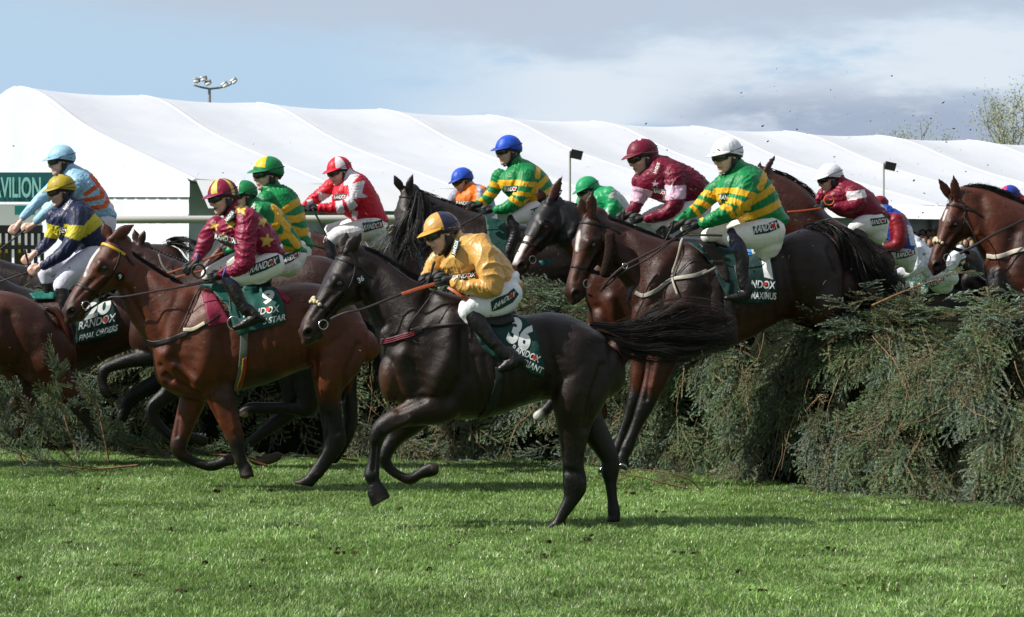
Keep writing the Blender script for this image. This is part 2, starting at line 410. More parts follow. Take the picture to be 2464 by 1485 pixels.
def lay(tree, D, V2, off):
    V = []; dl = None; dds = np.full(len(V2), np.nan)
    for i, (x, y) in enumerate(V2):
        (h, n, _, _), dr = cast(tree, x, y)
        if h is not None: dds[i] = h[1]
    ok = ~np.isnan(dds)
    if not ok.any(): dds[:] = D
    else:
        md = np.median(dds[ok])
        for i in np.where(~ok)[0]: j = np.argmin(((V2[ok] - V2[i]) ** 2).sum(1)); dds[i] = dds[ok][j]
    dd = dds - off
    return np.stack([(V2[:, 0] - CX) / F_ * dd, dd, CH - (V2[:, 1] - HY) / F_ * dd], -1)
def split2(V2, fs, mx):
    V2 = [tuple(v) for v in V2]; T = []
    for f in fs:
        for i in range(1, len(f) - 1): T.append((f[0], f[i], f[i + 1]))
    for _ in range(4):
        mid = {}; N_ = []; any_ = False
        def m(a, b):
            k = (min(a, b), max(a, b))
            if k not in mid:
                if math.dist(V2[a], V2[b]) > mx: V2.append(((V2[a][0] + V2[b][0]) / 2, (V2[a][1] + V2[b][1]) / 2)); mid[k] = len(V2) - 1
                else: mid[k] = None
            return mid[k]
        for a, b, c in T:
            x, y, z = m(a, b), m(b, c), m(c, a); k = (x is not None) + (y is not None) + (z is not None)
            if k: any_ = True
            if k == 0: N_.append((a, b, c))
            elif k == 3: N_ += [(a, x, z), (x, b, y), (z, y, c), (x, y, z)]
            else:
                p = [q for q in (a, x, b, y, c, z) if q is not None]
                for i in range(3):
                    if (x, y, z)[i] is not None: s0 = p.index((x, y, z)[i]); break
                p = p[s0:] + p[:s0]
                for i in range(1, len(p) - 1): N_.append((p[0], p[i], p[i + 1]))
        T = N_
        if not any_: break
    return np.array(V2), [list(t) for t in T]
def lettering(name, parent, tree, D, s, c, xv, yv, color='e8e8e4', off=.004, bold=.02, clip=None):
    """text centred at c; xv = full width vector, yv = full height vector (photo units)"""
    T, fs = text2d(s, bold); V2 = np.asarray(c, float) + T[:, :1] * np.asarray(xv, float) + T[:, 1:] * np.asarray(yv, float)
    if clip is not None:
        keep = in_poly(V2, clip); fs = [f for f in fs if all(keep[i] for i in f)]
        if not fs: return None
        us = sorted(set(i for f in fs for i in f)); mp = {u: i for i, u in enumerate(us)}; V2 = V2[us]; fs = [[mp[i] for i in f] for f in fs]
    V2, fs = split2(V2, fs, 7)
    V = lay(tree, D, V2, off)
    return obj(name, V, fs, M['print_'], parent, np.tile(lin(color), (len(V), 1)), smooth=False)
def dot(name, parent, tree, D, c, r, color, off):
    a = np.linspace(0, 2 * math.pi, 17)[:-1]; V2 = np.vstack([np.array(c) + r * np.stack([np.cos(a), np.sin(a)], -1), [c]])
    V = lay(tree, D, V2, off); return obj(name, V, [[(i + 1) % 16, i, 16] for i in range(16)], M['print_'], parent, np.tile(lin(color), (len(V), 1)), smooth=False)
def sponsor(parent, tree, D, poly, c, xv, yv, s='RANDOX', letters=True, dotpos=.305, name='printed_panel', col='0b3a34', off=.006, hang=None, lname='lettering'):
    """green panel with white lettering and a red spot inside the O"""
    o = None
    if poly is not None:
        o, t2 = flatpatch(name, parent, tree, D, poly, col, 'print_', off, 4, thick=.002, hang=hang); tree = t2
        parent = o; ROOT_OFF[o.name] = ROOT_OFF[o.name]
    if letters:
        c = np.array(c, float); xv = np.array(xv, float); yv = np.array(yv, float)
        lettering(lname, parent, tree, D, s, c, xv, yv, off=.003, bold=.015)
        if dotpos is not None: dot('red_spot', parent, tree, D, c + xv * dotpos, np.linalg.norm(yv) * .27, 'c8281c', .006)
    return o
def hair(name, parent, D, guide, n, L=(.5, 1.0), wm=.0035, color='0a0807', seed=0, z=0, wave=6, start=.25, shades=None, fly=1.0):
    """strands along a guide: rows (x, y, spread)"""
    r = np.random.RandomState(seed); G = cat([(g[0], g[1], z + (g[3] if len(g) > 3 else 0), g[2]) for g in guide], 10); m = len(G)
    T = np.gradient(G[:, :3], axis=0); T /= np.linalg.norm(T, axis=1, keepdims=True) + 1e-9
    A = np.stack([T[:, 1], -T[:, 0], 0 * T[:, 0]], -1); Vs, Fs, Cs = [], [], []; o = 0
    c0 = np.array(lin(color)); nc = max(6, n // 16)
    K_ = [dict(a=r.normal(0, .5), b=r.normal(0, .42), fl=r.normal(0, .5, 2) * fly, ph=r.uniform(0, 6.3, 2), fr=r.uniform(3, 7), amp=r.uniform(.5, 2.2), s0=r.uniform(0, start), l=r.uniform(*L)) for _ in range(nc)]
    for i in range(n):
        q_ = K_[i % nc]; free = r.rand() < .10
        s0 = int(np.clip(q_['s0'] + r.normal(0, .03), 0, .98) * m) if start < .8 else int(r.uniform(0, start) * m); s1 = int(min(m, s0 + max(4, (q_['l'] if start < .8 else r.uniform(*L)) * r.uniform(.75, 1.05) * m))); k = s1 - s0
        if k < 4: continue
        t = np.linspace(0, 1, k)
        if free or start >= .8: a, b = r.normal(0, .55), r.normal(0, .45); fl = r.normal(0, .35, 2) * fly; ph = r.uniform(0, 6.3, 2); fr = r.uniform(3, 8); am = 1
        else: a, b = q_['a'] * 1.1 + r.normal(0, .10), q_['b'] + r.normal(0, .10); fl = q_['fl'] * 1.3 + r.normal(0, .16, 2); ph = q_['ph'] + r.normal(0, .25, 2); fr = q_['fr']; am = q_['amp']
        fl = fl; wave_ = wave * am
        sp = G[s0:s1, 3]
        off1 = (np.clip(a, -1, 1) + fl[0] * t ** 2) * sp + wave_ * .5 * np.sin(fr * t + ph[0]) * t
        off2 = (np.clip(b, -1, 1) + fl[1] * t ** 2) * sp * .8 + wave_ * .4 * np.sin(fr * t + ph[1]) * t
        C = G[s0:s1, :3] + A[s0:s1] * off1[:, None] + np.array([0, 0, 1.]) * off2[:, None]
        Wd = W(C, D); ww = wm * r.uniform(.5, 1.2) * (1 - .85 * t ** 2)
        TT = np.gradient(Wd, axis=0); TT /= np.linalg.norm(TT, axis=1, keepdims=True) + 1e-9
        q = r.normal(size=3); Sd = np.cross(TT, q); Sd /= np.linalg.norm(Sd, axis=1, keepdims=True) + 1e-9; S2 = np.cross(TT, Sd)
        R3 = np.stack([Wd + Sd * ww[:, None], Wd + (-.5 * Sd + .87 * S2) * ww[:, None], Wd + (-.5 * Sd - .87 * S2) * ww[:, None]], 1).reshape(-1, 3)
        j = np.arange(k - 1)[:, None] * 3; q3 = np.arange(3)[None]; q4 = (q3 + 1) % 3
        Fs.append(np.stack([j + q3, j + q4, j + 3 + q4, j + 3 + q3], -1).reshape(-1, 4) + o); Vs.append(R3); o += len(R3)
        cc = c0 * r.uniform(.5, 1.6)
        if shades is not None and r.rand() < shades[1]: cc = np.array(lin(shades[0])) * r.uniform(.6, 1.2)
        Cs.append(np.tile(cc, (len(R3), 1)))
    return obj(name, np.vstack(Vs), np.vstack(Fs), M['hair'], parent, np.vstack(Cs))
def build_piece(p, z=0, k=1.0):
    kind, pts = p[0], p[1]; kw = dict(p[2]) if len(p) > 2 else {}
    kw['z'] = kw.get('z', 0) + z
    if kind == 'ball': 
        c, r3 = pts; return ball((c[0], c[1], c[2] + z), np.array([r3[0] * k, 0, 0]), np.array([0, r3[1] * k, 0]), np.array([0, 0, r3[2] * k]))
    if kind == 'limb':
        if k != 1: pts = [[q[0], q[1], q[2] * k, (q[3] * k if len(q) > 3 and q[3] else None)] + list(q[4:]) for q in pts]
        return limb(pts, **kw)
    if k != 1:
        pts = [[(q[0] + q[2]) / 2 + (q[0] - q[2]) / 2 * k, (q[1] + q[3]) / 2 + (q[1] - q[3]) / 2 * k, (q[0] + q[2]) / 2 - (q[0] - q[2]) / 2 * k, (q[1] + q[3]) / 2 - (q[1] - q[3]) / 2 * k, q[4] * k] + list(q[5:]) for q in pts]
    return slab(pts, **kw)

# ------------------------------------------------------------------ horses
HEAD = [(-.03, -.03, -.26, .085), (0.05, .015, -.34, .115), (.13, .035, -.41, .14), (.22, .04, -.435, .16), (.32, .035, -.425, .168), (.42, .02, -.375, .15), (.52, .004, -.305, .118), (.64, -.006, -.262, .098),
        (.76, -.012, -.245, .092), (.86, -.022, -.25, .098), (.94, -.045, -.255, .095), (.995, -.085, -.24, .078), (1.03, -.125, -.205, .05)]
class HeadFrame:
    def __init__(s, P0, P1, yaw, z=0):
        P0 = np.array([P0[0], P0[1], z], float); b = rad(yaw); c, q = math.cos(b), math.sin(b)      # the whole head turns about the vertical
        v0 = np.array([(P1[0] - P0[0]) / c, P1[1] - P0[1], 0.]); s.L = np.linalg.norm(v0); f = v0 / s.L; u = np.array([-f[1], f[0], 0.])
        R = lambda v: np.array([v[0] * c - v[2] * q, v[1], v[0] * q + v[2] * c])
        s.o, s.F, s.U, s.Lt = P0, R(f), R(u), R(np.array([0, 0, -1.]))
        s.R = np.stack([s.F, s.U, s.Lt])
    def aim(s, dx, dy, l):
        m = np.array([[s.F[0], s.U[0]], [s.F[1], s.U[1]]]); t, u = np.linalg.solve(m, np.array([dx, dy]) / s.L - l * s.Lt[:2]); return t, u, l
    def px(s, q): return s.o + s.L * (np.asarray(q, float) @ s.R)
    def loc(s, P): return ((P - s.o) @ s.R.T) / s.L
    def v(s, q): return s.L * (np.asarray(q, float) @ s.R)
def head_parts(h, ears):
    C, A, B = [], [], []
    for t, a, b, w_ in HEAD: C.append(h.px((t, (a + b) / 2, 0))); A.append(h.v((0, (a - b) / 2, 0))); B.append(h.v((0, 0, w_ * 1.1)))
    Q = cat(np.hstack([C, A, B]), 5); ps = [rings(Q[:, :3], Q[:, 3:6], Q[:, 6:9], 26, 2.35)]
    def b3(c, r): return ball(h.px(c), h.v((r[0], 0, 0)), h.v((0, r[1], 0)), h.v((0, 0, r[2])))
    for s in (1, -1):
        ps.append(b3((.34, -.06, s * .125), (.065, .05, .052))); ps.append(b3((.25, -.25, s * .085), (.16, .15, .075)))
        ps.append(b3((.935, -.115, s * .068), (.062, .06, .045))); ps.append(b3((.54, -.14, s * .088), (.14, .022, .022)))
        e = ears[0 if s > 0 else 1]; base = np.array((.015, .0, s * .075)); dirv = np.array(h.aim(e[0] * 1.25, e[1] * 1.25, s * .03)); ln = np.linalg.norm(dirv)
        dirv /= np.linalg.norm(dirv); fwd = np.cross(dirv, (0, 0, 1.)); fwd /= np.linalg.norm(fwd); vw = h.R @ np.array((0, 0, -1.)); wc = np.cross(dirv, vw); wc /= np.linalg.norm(wc); wide = wc * .9 + (fwd if fwd @ wc > 0 else -fwd) * .35; wide -= dirv * (wide @ dirv); wide /= np.linalg.norm(wide); thin = np.cross(dirv, wide)
        Cc, Aa, Bb = [], [], []
        for q, ww, tt in ((-.12, .04, .035), (0, .045, .035), (.2, .064, .03), (.42, .072, .026), (.65, .058, .02), (.85, .027, .016), (1, .008, .01)):
            Cc.append(h.px(base + dirv * ln * q)); Aa.append(h.v(wide * ww)); Bb.append(h.v(thin * tt))
        Q = cat(np.hstack([Cc, Aa, Bb]), 4); ps.append(rings(Q[:, :3], Q[:, 3:6], Q[:, 6:9], 14, 2.0))
    ps.append(b3((.9, -.255, 0), (.06, .038, .055)))
    return ps
def gauss(d, s): return np.exp(-(d / s) ** 2)
def horse(label, D, parts, head=None, coat='3a1c10', dark='0a0706', zones=(), strokes=(), vox=.011, group=None, tack=None, eye=True, sm=5, blaze=None, base=None, name='racehorse', muzzle=None):
    ps = [build_piece(p) for p in parts]; h = None
    if head: h = HeadFrame(head['P0'], head['P1'], head['yaw'], head.get('z', 0)); ps += head_parts(h, head.get('ears', [(5, -35), (0, -35)]))
    V, Fq = merge(ps); V, Fa = remesh(W(V, D), Fq, vox * D / 20); V = smooth_(V, Fa, sm)
    P = U(V, D); Nn = normals(V, Fa); disp = np.zeros(len(V)); mpx = D / F_
    for (pts, sg, amp, *o_) in strokes:
        d, _ = seg_dist(P[:, :2], pts); k = gauss(d, sg) * amp * mpx * 1.35
        k = k * np.clip(-Nn[:, 1] * 1.5, 0, 1)          # the side turned to the photographer
        disp += k
    disp += .0026 * sines(V, 9, 3) + .0009 * sines(V, 26, 4) + .0005 * sines(V, 60, 5)
    hl = None; face = np.array(lin(coat)) * np.array((.395, .385, .385)); dk = np.array(lin(dark)) * .8; col = np.tile(face, (len(V), 1))
    col *= (1 + .22 * sines(V, 5, 8, 5) * .5 + .10 * sines(V, 16, 9, 5))[:, None]
    zones = sorted(zones, key=lambda z_: z_[2] in ('4a3a30', '6a4a3a', '6a6460', '4a3c34', '5a4a40'))      # hoof colours last
    for z_ in zones:
        pts, r, c = z_[:3]; d, _ = seg_dist(P[:, :2], pts); k = np.clip(1.5 - d / r, 0, 1); k = k * k * (3 - 2 * k)
        if len(z_) > 3: k = k * ((P[:, 2] > z_[3][0]) & (P[:, 2] < z_[3][1]))
        col = col * (1 - k[:, None]) + np.array(lin(c)) * (.42 if sum(lin(c)) < .5 else 1) * k[:, None]
    fl = np.random.RandomState(5).rand(len(V)) < .0015; col[fl] = col[fl] * .5 + np.array((.045, .036, .022))
    if h:
        hl = h.loc(P); t, u, l = hl.T; near = (t > -.15) & (t < 1.2) & (np.abs(l) < .3) & (u > -.5) & (u < .1)
        al = np.abs(l); HS = h.L * mpx
        def st(pts, s, a):
            d, _ = seg_dist(np.stack([t, u], -1), pts); return near * gauss(d, s) * a * 1.5 * HS * np.clip(al / .06, 0, 1)
        disp += st([(.42, -.16), (.66, -.13)], .018, .010) + st([(.33, -.02), (.40, -.05)], .03, .012)
        disp += st([(.44, -.22), (.7, -.2)], .03, -.014) + st([(.12, -.38), (.28, -.42), (.42, -.36)], .03, .008) + st([(.15, -.12), (.22, -.10)], .035, -.012)
        disp += st([(.86, -.205), (1.03, -.185)], .010, -.016) + st([(.36, -.105)], .022, -.012) + st([(.5, -.09), (.8, -.07)], .02, -.008)
        nd = np.sqrt(((t - .955) / 1.15) ** 2 + (u + .115) ** 2 + (al - .112) ** 2 * .5); disp -= near * gauss(nd, .036) * .06 * HS; disp += near * gauss(nd - .052, .014) * .012 * HS
        mz = np.clip((t - .78) / .16, 0, 1) * near; mzc = np.array(lin(muzzle or '1a1210')) * .7; col = col * (1 - mz[:, None] * .8) + mzc * mz[:, None] * .8
        k = near * np.clip(1.9 * gauss(nd, .040), 0, 1); col = col * (1 - k[:, None]) + np.array((.003, .002, .002)) * k[:, None]
        k = (near * gauss(np.hypot(t - .36, (u + .095)), .06) * np.clip(al / .1, 0, 1) * .9); col = col * (1 - k[:, None]) + dk * k[:, None]
        ek = np.clip((u - .1) / .2, 0, 1) * (t < .2) * (t > -.4) * (al < .3); col = col * (1 - ek[:, None] * .75) + dk * ek[:, None] * .75
        if head.get('blaze'):
            for pts, r in head['blaze']:
                d, _ = seg_dist(np.stack([t, l], -1), pts); k = near * np.clip(1.6 - d / r + .25 * sines(V, 60, 2, 4), 0, 1) * np.clip((u + .07) / .03, 0, 1); col = col * (1 - k[:, None]) + np.array((.62, .58, .54)) * k[:, None]
    V = V + Nn * disp[:, None]
    tree = bvh(V, Fa)
    root = obj(name, V, Fa, M['coat'], None, np.clip(col, 0, 1), base=base); tag(root, label, 'horse', group)
    if h and eye:
        for s in (1, -1):
            c = W(h.px((.358, -.092, s * .162)), D); r = .031 * h.L * mpx; v, f = ball((0, 0, 0), (r * 1.2, 0, 0), (0, r, 0), (0, 0, r), 14, 9)
            obj('eye', v + c, f, M['eye'], root)
    LAST['V'], LAST['F'] = V, Fa
    return root, tree, h
LAST = {}
def ring_strap(name, root, h, tree, D, t0, wd, color='0d0b0a', tilt=0, th0=0, th1=360, uc=-.17, off=.006, thick=.003, m=None, hang=0):
    P, Nn = [], []; closed = (th1 - th0) >= 360; n = 40
    for th in np.linspace(rad(th0), rad(th1), n):
        dv = np.array((0, math.cos(th), math.sin(th))); c = np.array((t0, uc, 0)); o_ = c + dv * .5; o_[0] += tilt * o_[1] - tilt * uc
        a = Vector(W(h.px(o_), D)); b = Vector(W(h.px(c), D)); d = (b - a).normalized(); hit, nn, _, _ = tree.ray_cast(a, d, (b - a).length)
        if hit is None: continue
        P.append(np.array(hit - d * off) + np.array((0, 0, -hang * max(0, -math.cos(th))))); Nn.append(-np.array(d))
    if len(P) < 6: return None
    P, Nn = np.array(P), np.array(Nn)
    if closed: P, Nn = np.vstack([P, P[1:2]]), np.vstack([Nn, Nn[1:2]])
    P, Nn = relax(P, Nn, 3); V, Fq = ribbon(P, Nn, wd, thick, closed); return obj(name, V, Fq, m or M['tack'], root, np.tile(lin(color), (len(V), 1)))
def side_strap(name, root, h, tree, D, pts, wd, color='0d0b0a', side=1, off=.006, m=None, thick=.003):
    Q = cat([(p[0], p[1], 0) for p in pts], .03); P, Nn = [], []
    for q in Q:
        a = Vector(W(h.px((q[0], q[1], side * .4)), D)); b = Vector(W(h.px((q[0], q[1], 0)), D)); d = (b - a).normalized(); hit, nn, _, _ = tree.ray_cast(a, d, (b - a).length)
        if hit is None: continue
        P.append(np.array(hit - d * off)); Nn.append(-np.array(d))
    if len(P) < 4: return None
    P, Nn = relax(np.array(P), np.array(Nn), 3); V, Fq = ribbon(P, Nn, wd, thick); return obj(name, V, Fq, m or M['tack'], root, np.tile(lin(color), (len(V), 1)))
def hood(root, h, V, Fa, D, color='101013'):
    P = U(V, D); t, u, l = h.loc(P).T; al = np.abs(l)
    ok = (t > -.2) & (t < .56 + .06 * (u < -.1)) & (al < .3) & (u > -.48) & (u < .075 - .1 * (t < -.02)) & (np.hypot(t - .36, u + .10) + (al < .07) * 1 > .075)
    f = Fa[ok[Fa].all(1)]; us = np.unique(f); mp = -np.ones(len(V), int); mp[us] = np.arange(len(us)); Nn = normals(V, Fa)[us]; v = V[us]
    v = v + Nn * (.008 + .007 * folds(v, 42, 5))[:, None]; obj('race_hood', v, mp[f], M['tack'], root, np.tile(lin(color), (len(v), 1)))
def torus(c, n, R, r, k=28, j=8):
    n = np.array(n, float); n /= np.linalg.norm(n); a = np.cross(n, (0.1, .2, 1)); a /= np.linalg.norm(a); b = np.cross(n, a)
    C = [np.array(c) + R * (a * math.cos(x) + b * math.sin(x)) for x in np.linspace(0, 2 * math.pi, k + 1)]
    rr = [(a * math.cos(x) + b * math.sin(x)) for x in np.linspace(0, 2 * math.pi, k + 1)]
    return rings(C, np.array(rr) * r, np.tile(n * r, (k + 1, 1)), j, 2, (0, 0))
def bridle(root, h, tree, D, color='0e0b0a', nose=.63, brow='0e0b0a', fleece=False, ringR=.034, far=True, sheepcheek=False, grackle=False, plate=None):
    ring_strap('noseband', root, h, tree, D, nose, .026, color, tilt=.12)
    if fleece:
        ps = []; r = np.random.RandomState(3)
        for i in range(26):
            th = rad(r.uniform(-65, 65)); dv = np.array((0, math.cos(th), math.sin(th))); c = np.array((nose + r.uniform(-.03, .03), -.12, 0)) + dv * np.array((0, .135, .105)); v, f = ball((0, 0, 0), *(np.eye(3) * r.uniform(.009, .016)), 8, 6); ps.append((v + W(h.px(c), D), f))
        v, f = merge(ps); obj('fleece_noseband', v, f, M['fleece'], root, np.tile(lin('cfc2a0'), (len(v), 1)))
    ring_strap('browband', root, h, tree, D, .10, .024, brow, tilt=.15, th0=-105, th1=105, uc=-.16)
    for s in ((1, -1) if far else (1,)):
        side_strap('cheekpiece', root, h, tree, D, [(.02, -.03), (.10, -.14), (.32, -.2), (.55, -.215), (.73, -.2)], .018, color, s)
        side_strap('throatlash', root, h, tree, D, [(.04, -.02), (.09, -.2), (.12, -.34)], .014, color, s)
        c = W(h.px((.79, -.20, s * .105)), D); v, f = torus(c, W(h.px((.79, -.2, .2)), D) - W(h.px((.79, -.2, 0)), D), ringR, .0045); obj('bit_ring', v, f, M['steel'], root)
    if sheepcheek:
        P = []
        Q = cat([(.20, -.20, .27), (.33, -.25, .28), (.48, -.29, .26), (.62, -.33, .21)], .03)
        C = W(np.array([h.px(q) for q in Q]), D); T = np.gradient(C, axis=0); T /= np.linalg.norm(T, axis=1, keepdims=True); A = np.cross(T, (0, 1, 0)); A /= np.linalg.norm(A, axis=1, keepdims=True); B = np.cross(T, A)
        v, f = rings(C, A * .046, B * .034, 20, 2.6); obj('sheepskin_cheekpiece', v, f, M['fleece'], root, np.tile(lin('30241f'), (len(v), 1)))

# ------------------------------------------------------------------ riders
def hand(c, s, a, z, curl=1, flip=1):
    """fist round a rein: c knuckle-side centre (photo units), s photo units per metre, a forearm direction (2d), z depth"""
    a = np.array([a[0], a[1], 0.]); a /= np.linalg.norm(a); b = np.array([-a[1], a[0], 0.]) * flip
    if b[1] < 0: b = -b                       # b points down the picture
    zc = np.array([0, 0, 1.]); c = np.array([c[0], c[1], z], float); k = s
    def p(x, y, w_): return c + k * (a * x + b * y + zc * w_)
    ps = [ball(p(-.035, 0, 0), a * .052 * k, b * .040 * k, zc * .019 * k), limbv([p(-.11, 0, 0), p(-.07, 0, 0), p(-.03, 0, 0)], [.028 * k, .026 * k, .03 * k])]
    for i, (y, ln) in enumerate(((-.029, .92), (-.009, 1.0), (.011, .95), (.029, .8))):
        r = .0105 * k * (1 if i < 3 else .88)
        ps.append(limbv([p(-.02, y, -.006), p(.016 * ln, y, -.010), p(.036 * ln, y * 1.05, .002), p(.034 * ln, y * 1.05, .022), p(.012, y * 1.02, .032)], [r * 1.1, r * 1.12, r, r * .95, r * .85]))
    ps.append(limbv([p(-.055, -.030, -.004), p(-.022, -.046, -.004), p(.012, -.045, .004), p(.030, -.038, .012)], [.014 * k, .0125 * k, .0115 * k, .0095 * k]))
    return ps
def limbv(C, R, n=10):
    Q = cat(np.hstack([np.array(C), np.array(R)[:, None]]), 3); C = Q[:, :3]; T = np.gradient(C, axis=0); T /= np.linalg.norm(T, axis=1, keepdims=True) + 1e-9
    ref = np.array([.3, .5, .81]); A = np.cross(T, ref); A /= np.linalg.norm(A, axis=1, keepdims=True) + 1e-9; B = np.cross(T, A)
    return rings(C, A * Q[:, 3:4], B * Q[:, 3:4], n, 2)
class PF:
    """rider's head frame: f forward, u up, l towards the near side; H = chin to crown in photo units"""
    def __init__(s, c, H, pitch, yaw, z=0):
        a, b = rad(pitch), rad(yaw); f = np.array([-math.cos(a), math.sin(a), 0]); u = np.array([-math.sin(a), -math.cos(a), 0]); l = np.array([0, 0, -1.])
        s.c = np.array([c[0], c[1], z], float); s.H = H; s.R = np.stack([math.cos(b) * f + math.sin(b) * l, u, math.cos(b) * l - math.sin(b) * f])
    def px(s, q): return s.c + s.H * (np.asarray(q, float) @ s.R)
    def v(s, q): return s.H * (np.asarray(q, float) @ s.R)
def dome(pf, scale=1.0, front=80, back=114, n=60, m=16):
    V = []; AZ = []; c = np.array((-.03, .17, 0.))
    for i in range(m + 1):
        for j in range(n):
            az = 2 * math.pi * j / n; lim = rad(front + (back - front) * (1 - math.cos(az)) / 2); th = max(.001, lim * i / m)
            V.append(c + scale * np.array((.53 * math.sin(th) * math.cos(az), .50 * math.cos(th), .45 * math.sin(th) * math.sin(az))))
    F = []; 
    for i in range(m):
        for j in range(n): F.append([i * n + j, (i + 1) * n + j, (i + 1) * n + (j + 1) % n, i * n + (j + 1) % n]); AZ.append((360 * (j + .5) / n, (i + .5) / m))
    return np.array(V), F, AZ
def rider(label, D, hd, cap, silk, breech, boots, hands, cols, paints=(), bpaints=(), group='jockeys riding in the race', skin='b98672', gloves=True, silk_mat='silk', vox=.0074, base=None, mouth='shut', scarf='101312', folds_=.008, seed=0, goggles=True, rim='14110f', bootcol='0c0b0b', sock=None, extra_core=()):
    pf = PF(*hd); H = pf.H; s_ = F_ / D; mpx = D / F_
    def b3(c, r): return ball(pf.px(c), pf.v((r[0], 0, 0)), pf.v((0, r[1], 0)), pf.v((0, 0, r[2])))
    ps = [b3((0, .04, 0), (.41, .40, .335)), b3((.12, -.20, 0), (.27, .28, .235)), b3((.31, -.42, 0), (.10, .085, .11)), b3((.16, -.36, 0), (.20, .12, .19)),
          b3((.385, -.245, 0), (.05, .032, .11)), b3((.375, -.305 if mouth == 'shut' else -.345, 0), (.05, .032, .095)), b3((.22, -.12, .16), (.17, .11, .10)), b3((.22, -.12, -.16), (.17, .11, .10)),
          limbv([pf.px((.37, .10, 0)), pf.px((.43, 0, 0)), pf.px((.49, -.10, 0)), pf.px((.46, -.145, 0))], [.05 * H, .05 * H, .062 * H, .05 * H]),
          b3((.455, -.135, .045), (.04, .035, .035)), b3((.455, -.135, -.045), (.04, .035, .035))]
    for s in (1, -1): ps.append(b3((-.03, -.03, s * .345), (.075, .12, .035)))
    ps.append(limbv([pf.px((-.02, -.1, 0)), pf.px((-.14, -.45, 0)), pf.px((-.26, -.80, 0))], [.25 * H, .235 * H, .27 * H], 18))
    allboots = [p for b_ in boots for p in b_]
    for p in list(silk) + list(breech) + allboots + list(extra_core): ps.append(build_piece(p, 0, .80))
    hp = []
    for hc in hands: hp.append(hand(hc[0], s_ * (hc[3] if len(hc) > 3 else 1), hc[1], hc[2]))
    if not gloves: 
        for q in hp: ps += q
    V, Fq = merge(ps); V, Fa = remesh(W(V, D), Fq, .0062 * D / 20); V = smooth_(V, Fa, 3)
    P = U(V, D); q = ((P - pf.c) @ pf.R.T) / H; f_, u_, l_ = q.T; sk = np.array(lin(skin)); col = np.tile(sk, (len(V), 1)) * (1 + .06 * sines(V, 40, 3)[:, None])
    isf = (np.abs(l_) < .3) & (f_ > .1) & (u_ > -.55) & (u_ < .3)
    mo = np.exp(-((u_ + .275) / .045) ** 2 - (l_ / .12) ** 2) * isf; col = col * (1 - .55 * mo[:, None]) + np.array(lin('7c3b35')) * .55 * mo[:, None]
    ln = np.exp(-((u_ + .277) / (.012 if mouth == 'shut' else .055)) ** 2 - (l_ / (.1 if mouth == 'shut' else .08)) ** 2) * isf * (f_ > .2); col = col * (1 - .9 * ln[:, None]) + np.array(lin('1c0a08')) * .9 * ln[:, None]
    if mouth != 'shut':
        te = np.exp(-((u_ + .235) / .014) ** 2 - (l_ / .06) ** 2) * isf; col = col * (1 - te[:, None]) + .6 * te[:, None]
        Nn = normals(V, Fa); V = V - Nn * (ln * .04 * H * mpx)[:, None]
    nz = np.exp(-((u_ + .12) / .05) ** 2 - ((f_ - .48) / .06) ** 2) * isf; col = col * (1 - .35 * nz[:, None]) + np.array(lin('b0604f')) * .35 * nz[:, None]
    be = np.exp(-((u_ + .38) / .12) ** 2) * isf * (f_ > -.1) * .25; col = col * (1 - be[:, None]) + np.array(lin('6b4a3f')) * be[:, None]
    root = obj('person', V, Fa, M['skin'], None, np.clip(col, 0, 1), base=base); tag(root, label, 'jockey', group)
    # clothes
    def garment(name, pieces, m, basecol, vx, fold, pts_paint, off=.0, sm=4):
        V, Fq = merge([build_piece(p) for p in pieces]); V, Fa = remesh(W(V, D), Fq, vx * D / 20); V = smooth_(V, Fa, sm); Nn = normals(V, Fa)
        Pp = U(V, D)
        V = V + Nn * ((folds(V, 18, seed + 11) - .45) * fold * .5 + (creases(V, seed + 31) - .35) * fold * .85)[:, None]
        c = np.tile(lin(basecol), (len(V), 1))
        for poly, cc in pts_paint:
            if isinstance(poly, tuple) and poly and poly[0] == 'band': k = seg_dist(Pp[:, :2], poly[1])[0] < poly[2]
            elif isinstance(poly, tuple) and poly and poly[0] == 'bandn': k = (seg_dist(Pp[:, :2], poly[1])[0] < poly[2]) & (Pp[:, 2] < poly[3])
            else: k = in_poly(Pp[:, :2], poly)
            c[k] = lin(cc)
        dirt = (sines(V, 45, seed + 3, 9) > 2.1) & (np.random.RandomState(seed).rand(len(V)) < .5); c[dirt] *= .55
        o = obj(name, V, Fa, M[m], root, c); return o, bvh(V, Fa)
    so, st = garment('silks', silk, silk_mat, cols[0], vox, folds_, paints)
    bo = bt = None
    if breech: bo, bt = garment('breeches', breech, 'breech', cols[1], vox, .005, bpaints)
    for b_ in boots: garment('boot', b_, 'leather', bootcol, .0075, .004, sock or [])
    if gloves:
        for q in hp:
            v, f = merge(q); v, fa = remesh(W(v, D), f, .0045 * D / 20); v = smooth_(v, fa, 2); obj('glove', v, fa, M['glove'], root)
    if scarf:
        v, f = limbv([pf.px((-.10, -.36, 0)), pf.px((-.18, -.55, 0)), pf.px((-.27, -.78, 0))], [.265 * H, .275 * H, .30 * H], 24); v = W(v, D)
        obj('neck_scarf', v, f, M['cloth'], root, np.tile(lin(scarf), (len(v), 1)))
    # helmet: shell, silk cap, peak
    v, f, az = dome(pf, .982, 92, 130); v = W(np.array([pf.px(x) for x in v]), D); shell = obj('helmet', v, f, M['rubber'], root)
    v, f, az = dome(pf); vl = v.copy(); v = W(np.array([pf.px(x) for x in v]), D)
    cc = []
    for (a, t) in az: cc.append(lin(cap['f'](a, t)))
